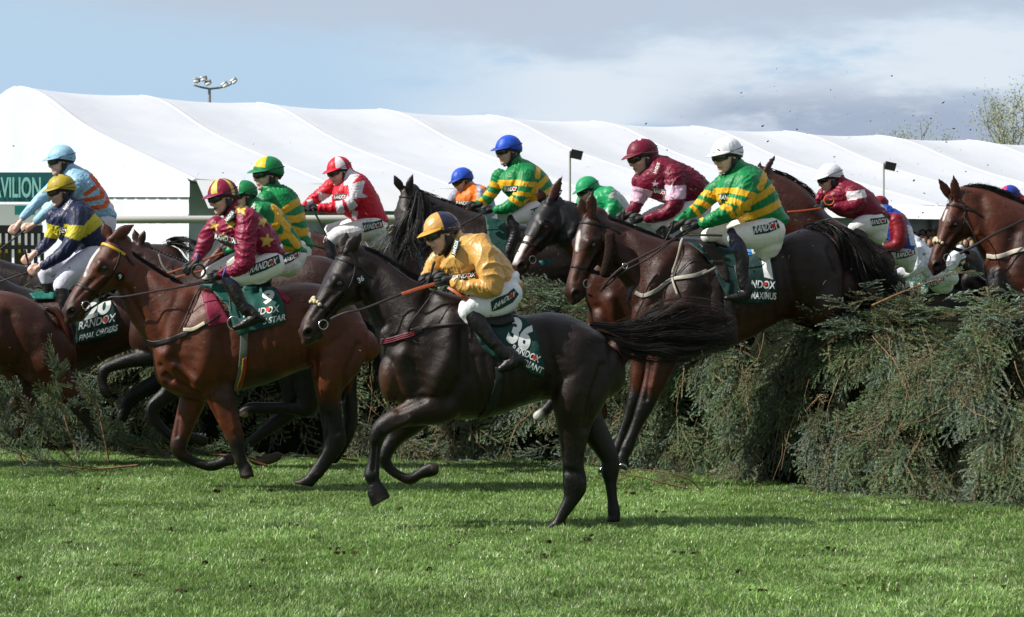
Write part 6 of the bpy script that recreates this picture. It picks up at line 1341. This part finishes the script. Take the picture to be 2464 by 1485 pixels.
# tall rider in yellow and green cap, hooped silks
pt = bands([[(682, 508), (700, 496), (720, 484), 8.5], [(690, 528), (712, 528), (734, 520), 9], [(702, 552), (724, 560), (748, 556), 9.5], [(640, 560), (690, 570), 8]])
root, st, bt, pf = rider('tall jockey in gold hooped green silks and yellow and green cap', 25.6, ((645, 423), 70, 2, 20, -4), dict(f=lambda a, t: 'e3b81f' if (a % 360 < 62 or a % 360 > 330) and t < .9 else '157a44', peak='157a44', band='157a44'),
    [('slab', [(672, 442, 628, 466, 32), (704, 458, 610, 500, 56), (728, 496, 622, 540, 60), (742, 540, 656, 572, 54), (749, 576, 690, 590, 46)], dict(n=28)), ('limb', [(640, 480, 22, 22, -46), (615, 520, 19, 19, -58), (580, 560, 15, 15, -60)], dict(n=14))],
    [('slab', [(690, 584, 748, 574, 42), (672, 610, 750, 605, 50), (664, 640, 742, 640, 50), (660, 664, 720, 672, 40)], dict(n=24)), ('limb', [(700, 640, 34, 32, -20), (650, 650, 30, 28, -36), (600, 660, 22, 22, -46)], dict(n=14))],
    [[('limb', [(600, 664, 15, 15, -48), (620, 720, 13, 13, -50)], dict(n=12))]], [((560, 572), (-1, .3), -56, .9)], (GRN, 'e8e6e6'), paints=pt, skin='e3b9a7', seed=9, folds_=.012)
# rider with the white and green cap, chequered sleeves
YE = YEL
pe = bands([[(660, 497), (672, 512), (668, 530), 9], [(678, 530), (692, 545), (690, 560), 9], [(640, 550), (664, 545), 9], [(660, 578), (690, 566), 8], [(700, 570), (716, 590), 9], [(672, 596), (700, 604), 8]])
root, st, bt, pf = rider('jockey in white and green cap half hidden behind the maroon starred rider', 24.3, ((588, 474), 60, 10, 20, -4), dict(f=lambda a, t: 'dfe3e0' if (a % 360 < 48 or a % 360 > 300) else '157a44', peak='157a44', band='14110f'),
    [('slab', [(628, 480, 596, 506, 30), (662, 492, 600, 540, 50), (692, 526, 626, 575, 54), (718, 566, 664, 600, 48), (734, 594, 696, 612, 42)], dict(n=26)), ('limb', [(630, 508, 20, 20, -40), (600, 560, 17, 17, -50), (570, 595, 13, 13, -50), (552, 602, 11, 11, -48)], dict(n=14))],
    [('slab', [(690, 606, 736, 596, 36), (676, 622, 738, 620, 44), (672, 640, 726, 646, 40)], dict(n=20)), ('limb', [(700, 632, 28, 26, -24), (650, 645, 24, 23, -38)], dict(n=14))], [[('limb', [(640, 650, 15, 15, -40), (640, 700, 13, 13, -44)], dict(n=12))]],
    [((546, 604), (-1, .2), -46, .9)], (GRN, 'e8e6e6'), paints=pe, skin='e3b9a7', seed=10, folds_=.012)
sponsor(root, bt, 24.3, [(680, 614), (700, 608), (719, 604), (722, 614), (704, 628), (682, 638)], (700, 620), (46, -20), (3, -14))
lettering('lettering', root, st, 24.3, 'DOX', (608, 500), (10, -20), (-8, -4), off=.03)

# dark bay horse behind number 9
D = 24.9
root, tr, h = horse('dark bay racehorse with plaited mane galloping beyond the bay horse 9', D, [
    ('slab', [(322, 588, 318, 640, 26), (362, 598, 340, 700, 34), (408, 618, 350, 760, 46), (455, 636, 340, 800, 58)], dict(n=22)),
    ('slab', [(440, 634, 312, 770, 52), (480, 640, 318, 840, 62), (520, 642, 400, 890, 72), (600, 645, 560, 905, 78), (690, 628, 680, 890, 78), (760, 614, 750, 880, 74), (815, 634, 800, 880, 62), (852, 680, 840, 850, 44)], dict(n=28)),
    ('limb', [(420, 850, 40, 26, -20), (370, 858, 26, 20, -24), (320, 866, 19, 17, -24), (272, 880, 15, 15, -24), (250, 892, 15, 15, -24), (246, 915, 12, 12, -24), (252, 936, 13, 13, -24), (258, 948, 13, 13, -24)], dict(n=14)),
    ('limb', [(440, 910, 34, 24, 20), (400, 950, 22, 18, 24), (370, 978, 19, 18, 24), (370, 1005, 16, 15, 24), (392, 1032, 12, 12, 24), (420, 1052, 13, 12, 24), (460, 1052, 13, 12, 24), (488, 1062, 15, 14, 24)], dict(n=14)),
    ('limb', [(740, 860, 62, 36, -16), (742, 930, 36, 26, -20), (738, 980, 24, 20, -20), (705, 982, 17, 15, -20), (650, 982, 15, 13, -20), (605, 982, 15, 14, -20), (586, 992, 14, 13, -20)], dict(n=14)),
    ('limb', [(712, 900, 46, 28, 24), (700, 980, 24, 20, 24), (664, 1018, 18, 16, 24), (626, 1046, 13, 12, 24), (600, 1070, 13, 12, 24), (612, 1104, 13, 12, 24), (640, 1108, 12, 12, 24), (668, 1098, 12, 12, 24)], dict(n=14))],
    head=dict(P0=(336, 586), P1=(226, 700), yaw=12, z=6, ears=[(10, -30), (-8, -32)]), coat='4c281b', dark='110a08', vox=.012,
    zones=[([(400, 860), (250, 890), (255, 945)], 34, '0f0a09'), ([(400, 945), (370, 985), (420, 1050), (490, 1060)], 34, '0f0a09'), ([(738, 900), (738, 985), (590, 985)], 50, '0d0908'), ([(700, 950), (640, 1030), (600, 1068)], 40, '0d0908'), ([(620, 1108), (668, 1098)], 22, '5a4c40'), ([(590, 998), (584, 1002)], 7, '8a7a68')])
ps = []
for i in range(18): t = i / 17; x = 330 + 125 * t; y = np.interp(x, [322, 362, 408, 455], [587, 597, 617, 635]); ps.append(ball(W((x, y - 2, 0), D), (.010, 0, 0), (0, .012, 0), (0, 0, .009), 8, 6))
v, f = merge(ps); obj('mane_plaits', v, f, M['hair'], root, np.tile(lin('0c0908'), (len(v), 1)))
rein('rein', root, D, [(396, 660, -60), (440, 645, -64), (545, 605, -60)], 5, '8f4420'); rein('second_rein', root, D, [(400, 675, -66), (470, 655, -70), (550, 640, -66)], 5, '8f4420')
rein('neck_strap', root, D, [(382, 612, -40), (392, 640, -54), (415, 662, -62), (448, 668, -62)], 5, '5c5854')
# left: navy and yellow rider
D = 26.3
root, tr, h = horse('bay racehorse carrying the lettered green saddlecloth FINAL ORDERS at the left', D, [
    ('slab', [(-130, 600, -110, 720, 34), (-40, 640, -40, 780, 44), (30, 680, 20, 850, 56), (90, 700, 70, 880, 64)], dict(n=22)),
    ('slab', [(40, 690, 30, 860, 60), (110, 702, 100, 890, 70), (190, 704, 185, 895, 76), (280, 700, 290, 850, 72), (370, 690, 390, 820, 66), (450, 710, 455, 830, 50)], dict(n=26)),
    ('limb', [(420, 860, 44, 30, -20), (388, 912, 26, 20, -24), (350, 936, 20, 17, -24), (314, 962, 18, 16, -24), (300, 985, 15, 13, -24), (292, 1008, 14, 13, -24)], dict(n=14)),
    ('limb', [(90, 860, 36, 26, 20), (60, 930, 22, 18, 20), (30, 980, 16, 14, 20)], dict(n=12))], head=dict(P0=(-140, 598), P1=(-250, 740), yaw=12), coat='552a1a', dark='120a08', vox=.013, zones=[([(380, 915), (292, 1005)], 34, '100b0a'), ([(-130, 600), (60, 700)], 50, '24140f')])
o, ct = flatpatch('saddle_cloth', root, tr, D, [(172, 720), (200, 715), (262, 716), (276, 740), (284, 780), (288, 800), (262, 812), (200, 826), (184, 828), (178, 780)], '0d332f', fold=.008, seed=9, off=.014)
lettering('number', o, ct, D, '20', (236, 742), (62, -20), (4, -40), 'd2d8d8', bold=.05)
lettering('lettering', o, ct, D, 'RANDOX', (234, 774), (88, -22), (3, -20), 'd2d8d8'); dot('red_spot', o, ct, D, (252, 770), 5, 'c8381c', .008)
lettering('lettering', o, ct, D, 'FINAL ORDERS', (237, 801), (92, -26), (3, -15), 'c8cfcf')
strap('saddle', root, tr, D, [(90, 690), (130, 700), (180, 706)], 22, '12100f', off=.03, th=.012); flatpatch('green_pad', root, tr, D, [(70, 706), (100, 700), (134, 704), (130, 720), (84, 722)], '13665a', off=.03)
rein('rein', root, D, [(0, 678, -60), (40, 664, -66), (70, 655, -66)], 4, '1c1512')
NV, YW = '1f2747', 'c0b42c'
root, st, bt, pf = rider('jockey in navy silks with yellow hoop and yellow cap at the left', D - .3, ((148, 463), 65, 10, 16, -4), dict(f=lambda a, t: '1f2440' if t < .30 and (a % 120) < 60 and t > .04 else 'a99628', peak='9a8624', band='7a4f22'),
    [('slab', [(178, 470, 148, 498, 30), (210, 492, 120, 530, 50), (236, 518, 136, 566, 54), (256, 545, 168, 592, 50), (268, 572, 206, 606, 46)], dict(n=28)),
     ('limb', [(186, 514, 25, 23, -44), (184, 554, 23, 21, -60), (162, 598, 19, 18, -68), (128, 627, 14, 14, -70), (106, 640, 11, 11, -68)], dict(n=18)),
     ('limb', [(128, 520, 20, 19, 30), (128, 556, 17, 17, 34), (112, 586, 14, 14, 26), (88, 608, 10, 10, 12)], dict(n=14))],
    [('slab', [(206, 596, 268, 574, 40), (196, 625, 270, 610, 46), (200, 650, 258, 640, 42)], dict(n=22)), ('limb', [(236, 614, 33, 30, -24), (192, 642, 31, 29, -44), (160, 668, 26, 25, -58), (148, 688, 21, 21, -62)], dict(n=18)), ('limb', [(220, 612, 30, 28, 24), (150, 634, 26, 24, 42), (112, 652, 21, 21, 50), (112, 672, 17, 17, 52)], dict(n=16))],
    [[('limb', [(146, 688, 17, 17, -64), (156, 730, 16, 16, -70), (170, 790, 14, 14, -74), (160, 830, 12, 13, -76)], dict(n=14))], [('limb', [(112, 676, 15, 15, 54), (120, 720, 14, 14, 56)], dict(n=12))]],
    [((80, 652), (-.8, .6), -62, 1.05), ((64, 628), (-.7, .7), 4, 1.0)], (NV, 'dfe0f2'), paints=[([(154, 540), (202, 543), (208, 566), (190, 580), (150, 566)], YW), ([(108, 536), (146, 546), (142, 576), (104, 570)], YW), ([(228, 512), (250, 538), (204, 572), (192, 556)], YW)], skin='e3b9a7', gloves=False, seed=12, folds_=.012)
sponsor(root, st, D - .3, [(142, 550), (160, 546), (162, 560), (146, 566)], (152, 556), (18, -4), (0, -9), s='DOX', dotpos=0)
lettering('lettering', root, st, D - .3, 'RANDOX', (163, 492), (18, -24), (-6, -4), off=.04)
obj('whip', *limbv([W((76, 668, -30), D - .3), W((66, 625, -34), D - .3), W((59, 602, -34), D - .3)], [.006, .009, .012], 8), M['rubber'], root)
# light blue rider and his horse
D = 28.4
root, tr, h = horse('dark brown racehorse under the light blue rider at the left edge', D, [('slab', [(-140, 580, -120, 680, 30), (-40, 612, -40, 720, 40), (40, 634, 40, 760, 52), (110, 646, 110, 800, 60), (220, 640, 230, 800, 66), (320, 640, 330, 780, 60), (370, 670, 370, 760, 40)], dict(n=22))], coat='2c1812', vox=.016)
LB = '8fb9d3'
def ob(l): return [(('band', b, 5.5), 'c9571c') for b in l]
root, st, bt, pf = rider('jockey in light blue silks with orange chevrons and light blue cap at the left', 28.2, ((148, 390), 62, 6, 12, -4), dict(f=plain('93bfd8'), peak='7fa9c2', band='0f0f10'),
    [('slab', [(180, 397, 150, 424, 28), (208, 410, 142, 450, 46), (236, 438, 152, 486, 50), (258, 472, 184, 512, 46), (274, 506, 224, 528, 40)], dict(n=26)), ('limb', [(186, 442, 22, 20, -40), (152, 478, 19, 18, -54), (116, 508, 15, 15, -58), (88, 530, 11, 11, -56)], dict(n=16)), ('limb', [(150, 434, 20, 19, 28), (114, 464, 17, 16, 32), (78, 498, 13, 13, 24), (54, 524, 10, 10, 14)], dict(n=14))],
    [('slab', [(224, 516, 276, 506, 36), (216, 550, 280, 540, 42), (220, 590, 270, 580, 38)], dict(n=20)), ('limb', [(240, 550, 28, 28, -20), (190, 580, 24, 24, -36)], dict(n=12))], [],
    [((62, 551), (-.9, .5), -52, 1.0), ((32, 556), (-.6, .8), 6, 1.0)], (LB, 'dddcec'), paints=ob([[(220, 424), (236, 446), (206, 468)], [(244, 446), (246, 474), (196, 484)], [(262, 474), (254, 496), (216, 502)]]), skin='e3b9a7', gloves=False, seed=13, folds_=.011)
rein('reins', root, 28.2, [(60, 553, -60), (20, 585, -60), (-20, 615, -58)], 4, '16110f')
# rump of the horse leaving the frame at the left
D = 25.2
root, tr, h = horse('bay hindquarters of the horse leaving the frame at the left edge', D, [
    ('slab', [(-620, 590, -590, 700, 34), (-560, 630, -520, 780, 44), (-500, 665, -470, 860, 60), (-430, 690, -400, 895, 70)], dict(n=22)), ('limb', [(-430, 850, 44, 30, -20), (-470, 950, 24, 20, -20), (-480, 1040, 15, 14, -20), (-500, 1120, 15, 14, -20)], dict(n=12)),
    ('slab', [(-440, 690, -440, 890, 66), (-330, 700, -330, 900, 76), (-220, 712, -220, 895, 76), (-120, 715, -130, 880, 70), (-50, 700, -40, 885, 76), (10, 700, 10, 890, 76), (60, 714, 60, 905, 70), (104, 740, 110, 920, 58), (138, 780, 145, 900, 44)], dict(n=26)),
    ('slab', [(10, 820, 152, 815, 42, -16), (20, 870, 160, 860, 44, -20), (60, 915, 172, 890, 34, -24), (105, 945, 186, 925, 26, -26), (150, 970, 198, 950, 20, -26), (178, 996, 214, 975, 18, -26), (202, 1022, 234, 1008, 13, -26), (230, 1052, 258, 1040, 14, -26), (244, 1072, 268, 1062, 14, -26)], dict(n=16)),
    ('limb', [(40, 880, 50, 30, 24), (50, 940, 26, 20, 26), (66, 975, 20, 17, 26), (50, 1020, 14, 13, 26), (30, 1060, 14, 13, 26)], dict(n=14))], head=dict(P0=(-625, 588), P1=(-735, 740), yaw=12), coat='6b3018', dark='140b08', vox=.012, zones=[([(190, 980), (262, 1065)], 30, '1a0f0b')],
    strokes=[([(20, 760), (40, 840), (60, 900)], 16, -7), ([(100, 800), (110, 880)], 20, 5)])
hair('tail', root, D, [(112, 742, 6), (140, 756, 12), (158, 800, 16), (166, 850, 16), (168, 905, 14)], 380, (.5, 1), .0028, '2a120b', 31, -14, 5, .3, ('6a2c18', .4))
# horse far behind: brown rump with dark tail
root, tr, h = horse('distant brown racehorse rump with dark streaming tail between the left-hand riders', 34.0, [('slab', [(200, 600, 200, 690, 40), (300, 592, 300, 700, 50), (380, 586, 380, 700, 50), (425, 596, 425, 690, 42), (448, 625, 445, 670, 28)], dict(n=20))], coat='4a2a1a', vox=.018)
hair('tail', root, 34.0, [(392, 588, 6), (420, 582, 12), (448, 592, 18), (474, 618, 18)], 350, (.4, 1), .004, '0c0a0a', 33, -10, 5, .4)

# right: horse and white-capped maroon rider
D = 28.6
root, tr, h = horse('bay racehorse with pricked ears rising behind the white-capped green and gold rider', D, [
    ('slab', [(1852, 410, 1826, 480, 26), (1900, 430, 1852, 530, 38), (1946, 460, 1890, 580, 48), (1990, 514, 1930, 630, 58)], dict(n=22)),
    ('slab', [(1975, 505, 1920, 620, 52), (2030, 540, 1990, 680, 62), (2080, 560, 2060, 690, 60), (2120, 590, 2110, 680, 40)], dict(n=24))],
    head=dict(P0=(1836, 408), P1=(1776, 520), yaw=38, z=-8, ears=[(24, -34), (2, -19)]), coat='512516', dark='100a08', vox=.014)
hair('mane', root, D, [(1855, 408, 4), (1900, 427, 5), (1946, 458, 6), (1988, 508, 6)], 300, (.08, .2), .0028, '0c0908', 34, 0, 4, .9)
rein('rein', root, D, [(1895, 510, -60), (1940, 506, -62), (1982, 500, -60)], 4, 'a4481c')
MR3 = '740e2a'
root, st, bt, pf = rider('jockey in maroon silks with white armband and white cap on the right', 28.2, ((1998, 433), 59, 12, 16, -4), dict(f=plain('e2e3ea'), peak='d6d6da', band='d0d0d4'),
    [('slab', [(2034, 428, 2006, 452, 26), (2064, 440, 1984, 474, 44), (2092, 458, 1990, 500, 48), (2116, 482, 2020, 520, 46), (2132, 506, 2050, 526, 42)], dict(n=26)), ('limb', [(2052, 462, 19, 18, -40), (2068, 486, 18, 17, -50), (2044, 500, 15, 15, -56), (2014, 498, 11, 11, -54)], dict(n=16)), ('limb', [(1986, 462, 15, 15, 26), (1972, 480, 12, 12, 26)], dict(n=12))],
    [('slab', [(2062, 522, 2134, 508, 38), (2070, 545, 2140, 530, 44), (2084, 568, 2136, 560, 42)], dict(n=20)), ('limb', [(2112, 540, 28, 26, -22), (2076, 542, 24, 23, -40), (2056, 548, 17, 17, -46)], dict(n=16))],
    [[('limb', [(2060, 552, 15, 15, -48), (2078, 580, 15, 15, -52), (2086, 620, 13, 13, -56)], dict(n=12))]],
    [((1984, 492), (-1, 0), -52, .95)], (MR3, 'e8e6e6'), paints=[([(2036, 462), (2080, 456), (2086, 474), (2040, 484)], 'd8d4d6')], skin='e3b9a7', seed=14, folds_=.011)
sponsor(root, bt, 28.2, [(2094, 526), (2116, 524), (2134, 520), (2136, 538), (2118, 541), (2100, 545)], (2115, 533), (36, -5), (2, -12), s='RANDOX')
v, f = torus(W((1995, 482, -60), 28.2), (.1, 1, 0), .050, .007, 22, 6); obj('orange_strap_loop', v, f, M['tack'], root, np.tile(lin('c2601c'), (len(v), 1)))
# crouching rider in blue with claret sleeves
root, st, bt, pf = rider('crouching jockey in blue silks with shiny dark red sleeves below the white-capped maroon rider', 28.8, ((2120, 500), 44, 40, -20, 20), dict(f=plain('7c1420'), peak='7c1420', band='5a0f18'),
    [('slab', [(2150, 500, 2116, 530, 26), (2176, 516, 2128, 560, 42), (2194, 546, 2146, 590, 46), (2204, 584, 2160, 608, 42)], dict(n=22)), ('limb', [(2158, 528, 18, 17, -36), (2166, 560, 18, 17, -46), (2160, 588, 16, 16, -50), (2130, 598, 12, 12, -50)], dict(n=16))],
    [('slab', [(2160, 600, 2206, 590, 36), (2164, 625, 2208, 615, 40), (2176, 648, 2200, 642, 34)], dict(n=20)), ('limb', [(2180, 618, 26, 25, -24), (2140, 612, 18, 18, -36)], dict(n=14))], [],
    [((2112, 600), (-1, .1), -48, .9)], ('1d3f9a', 'c6ccc8'), paints=[([(2135, 512), (2182, 516), (2186, 560), (2178, 606), (2110, 615), (2110, 585), (2142, 580)], '7c1420'), ([(2182, 540), (2196, 545), (2204, 590), (2192, 590)], 'c9d0dc')], skin='e3b9a7', seed=15, folds_=.012)
sponsor(root, bt, 28.8, [(2156, 607), (2180, 604), (2201, 598), (2203, 612), (2182, 620), (2158, 624)], (2180, 611), (42, -9), (1, -12))
# white-sleeved low rider and horse 15
D = 29.6
root, tr, h = horse('dark racehorse low behind the fence wearing saddlecloth 15', D, [('slab', [(2080, 640, 2080, 760, 50), (2160, 655, 2150, 790, 60), (2240, 668, 2240, 800, 60), (2330, 690, 2330, 790, 50)], dict(n=22)), ('slab', [(2300, 590, 2296, 680, 30), (2350, 600, 2340, 720, 40)], dict(n=18))], coat='241712', vox=.016)
o, ct = flatpatch('saddle_cloth', root, tr, D, [(2180, 668), (2226, 672), (2236, 700), (2226, 716), (2190, 712)], '1c5550', off=.015); lettering('number', o, ct, D, '15', (2208, 692), (38, 6), (-2, -24), 'd5dcdc', bold=.05)
root, st, bt, pf = rider('jockey in white silks spotted with navy bent low behind the fence', 29.3, ((2306, 632), 44, 40, -10, 30), dict(f=plain('d6d9e2'), peak='d6d9e2', band='22305a'),
    [('slab', [(2190, 560, 2176, 590, 26), (2216, 574, 2184, 620, 42), (2238, 600, 2196, 650, 46), (2250, 630, 2216, 666, 40)], dict(n=22)), ('limb', [(2210, 600, 18, 18, -34), (2206, 640, 16, 16, -44), (2186, 660, 12, 12, -46), (2166, 652, 10, 10, -44)], dict(n=14)), ('limb', [(2250, 640, 20, 20, -10), (2290, 630, 18, 18, -16), (2310, 600, 12, 12, -18)], dict(n=14))],
    [('slab', [(2226, 665, 2262, 650, 30), (2234, 690, 2290, 676, 34)], dict(n=18)), ('limb', [(2250, 676, 20, 20, -26), (2290, 670, 18, 18, -30)], dict(n=12))], [], [((2160, 650), (-1, 0), -44, .9)], ('d4d8e2', 'c9d4d2'),
    paints=[(star((2215 + i * 9, 575 + (i * 37 % 60)), 6), '22305a') for i in range(6)], skin='e3b9a7', seed=16, folds_=.012)
sponsor(root, bt, 29.3, [(2231, 680), (2252, 670), (2270, 664), (2273, 674), (2254, 686), (2235, 696)], (2252, 680), (38, -14), (2, -11))
# bay horse entering on the right
D = 23.7
root, tr, h = horse('bright bay racehorse with loose black mane and woolly noseband entering at the right edge', D, [
    ('slab', [(2326, 450, 2332, 560, 34), (2370, 456, 2352, 600, 42), (2420, 474, 2370, 640, 52), (2480, 498, 2378, 690, 62)], dict(n=26)),
    ('slab', [(2470, 496, 2376, 680, 60), (2540, 512, 2390, 770, 74), (2640, 530, 2520, 830, 84), (2760, 540, 2700, 830, 86), (2850, 540, 2820, 820, 82), (2940, 570, 2910, 830, 70), (2990, 630, 2980, 800, 46)], dict(n=28)),
    ('ball', ((2400, 690, -20), (28, 50, 36))),
    ('limb', [(2940, 760, 60, 36, -24), (2985, 840, 32, 24, -28), (3040, 880, 20, 18, -28), (3060, 940, 15, 14, -28), (3100, 1000, 15, 14, -28), (3120, 1020, 14, 14, -28)], dict(n=14)),
    ('limb', [(2930, 770, 56, 34, 24), (2960, 860, 30, 24, 28), (3010, 910, 19, 17, 28), (3030, 970, 14, 13, 28), (3070, 1020, 14, 14, 28)], dict(n=14)),
    ('limb', [(2470, 760, 50, 34, 30), (2410, 730, 30, 24, 34), (2358, 690, 22, 20, 34), (2332, 672, 20, 19, 34), (2334, 700, 15, 14, 34), (2342, 740, 12, 12, 34), (2350, 775, 14, 13, 34)], dict(n=16)),
    ('limb', [(2500, 770, 50, 34, -30), (2450, 740, 32, 25, -34), (2414, 702, 23, 21, -34), (2397, 682, 21, 20, -34), (2392, 712, 16, 15, -34), (2378, 752, 13, 13, -34), (2364, 790, 15, 14, -34)], dict(n=16))],
    head=dict(P0=(2296, 474), P1=(2226, 640), yaw=27, z=-10, ears=[(-6, -46), (-26, -39)], blaze=[([(.22, .02), (.34, .03)], .016)]),
    coat='7c3c1e', dark='130b08', muzzle='2c1a14', vox=.0105, zones=[([(2380, 700), (2340, 676), (2350, 770)], 40, '120b0a'), ([(2430, 720), (2398, 684), (2366, 785)], 42, '120b0a'), ([(2500, 600), (2600, 700)], 80, '4a2516')],
    strokes=[([(2360, 480), (2372, 560), (2385, 640)], 14, -5), ([(2440, 560), (2420, 660), (2440, 740)], 16, -6), ([(2400, 660), (2410, 720)], 12, 5)])
bridle(root, h, tr, D, fleece=True)
hair('mane', root, D, [(2318, 452, 5), (2360, 452, 9), (2410, 466, 10), (2464, 492, 10), (2500, 505, 8)], 900, (.10, .28), .003, '0c0a0a', 35, 0, 6, .9)
hair('forelock', root, D, [(2306, 462, 8), (2296, 476, 9), (2284, 490, 6)], 160, (.5, 1), .003, '0a0808', 36, -14, 3, .3)
strap('breastgirth', root, tr, D, [(2376, 616), (2400, 618), (2440, 606), (2480, 596)], 11, 'b5ada0', off=.012)
rein('rein', root, D, [(2310, 610, -60), (2350, 588, -72), (2400, 560, -80), (2480, 522, -84)], 6, '1e1614'); rein('second_rein', root, D, [(2318, 520, -46), (2340, 556, -62), (2352, 590, -66)], 4, '14100f')
root, st, bt, pf = rider('jockey in pink and blue quartered cap showing above the neck of the right-hand bay horse', 31.0, ((2430, 477), 47, 10, 14, -4), dict(f=lambda a, t: 'c9285c' if (a % 360 < 62 or 170 < a % 360 < 250) else '2a3f9c', peak='c9285c', band='2a3f9c'),
    [('slab', [(2460, 470, 2436, 500, 22), (2490, 480, 2420, 520, 36), (2520, 500, 2440, 545, 40)], dict(n=20))], [('slab', [(2450, 540, 2520, 510, 30), (2460, 570, 2530, 560, 34)], dict(n=16))], [], [], ('86122f', 'c9c9c9'), skin='e3b9a7', seed=17)

# ------------------------------------------------------------------ turf and twigs thrown up
r = np.random.RandomState(41); ps, cs = [], []
for i in range(90):
    y = r.uniform(16, 25.5); x = r.uniform(-y * .19, y * .19)
    for q in range(r.randint(2, 7)):
        s = r.uniform(.008, .022); v, f = ball((x + r.normal(0, .04), y + r.normal(0, .05), .015 + r.uniform(0, .02)), (s, s * .3, 0), (0, s, 0), (0, 0, s * .7), 7, 5); ps.append((v + r.normal(0, s * .12, v.shape), f)); cs.append(np.tile(lin(['2a1d12', '1d150e', '3a3218'][r.randint(3)]), (len(v), 1)))
v, f = merge(ps); tag(obj('turf_divots', v, f, mat('loose_soil', attr=True, rough=.9, spec=.1), None, np.vstack(cs)), 'small dark divots of soil kicked loose on the grass', None, None, 'stuff')
r = np.random.RandomState(99); ps, cs = [], []
for i in range(420):
    if i < 250: x, y, D = r.uniform(1500, 2464), 150 + 620 * r.beta(2, 1.6), r.uniform(22, 25)
    else: x, y, D = r.uniform(0, 1700), r.uniform(330, 1150), r.uniform(19.5, 25)
    s = r.uniform(.002, .0065) * (2.2 if r.rand() < .03 else 1); c = W((x, y, 0), D)
    if r.rand() < .5: v, f = ball(c, r.normal(0, s, 3) + (s, 0, 0), r.normal(0, s * .5, 3) + (0, s, 0), (0, 0, s), 6, 4); cc = lin(['120d0a', '1d1712', '2c2118'][r.randint(3)])
    else: d = r.normal(0, 1, 3); d /= np.linalg.norm(d); v, f = limbv([c, c + d * s * 3, c + d * s * 6 + (0, 0, -s)], [.0012, .0012, .0006], 4); cc = [(.30, .33, .14), (.12, .2, .05), (.2, .13, .07)][r.randint(3)]
    ps.append((v, f)); cs.append(np.tile(cc, (len(v), 1)))
v, f = merge(ps); tag(obj('flying_turf', v, f, mat('turf_bits', attr=True, rough=.8, spec=.2), None, np.vstack(cs)), 'bits of turf and twig thrown up in the air by the hooves', None, None, 'stuff')
for nm in ('camera', 'sun'): pass
for o in bpy.data.objects:
    if o.parent is None and o.get('category') == 'horse' and not o.get('group'): o['group'] = 'horses galloping in the race'
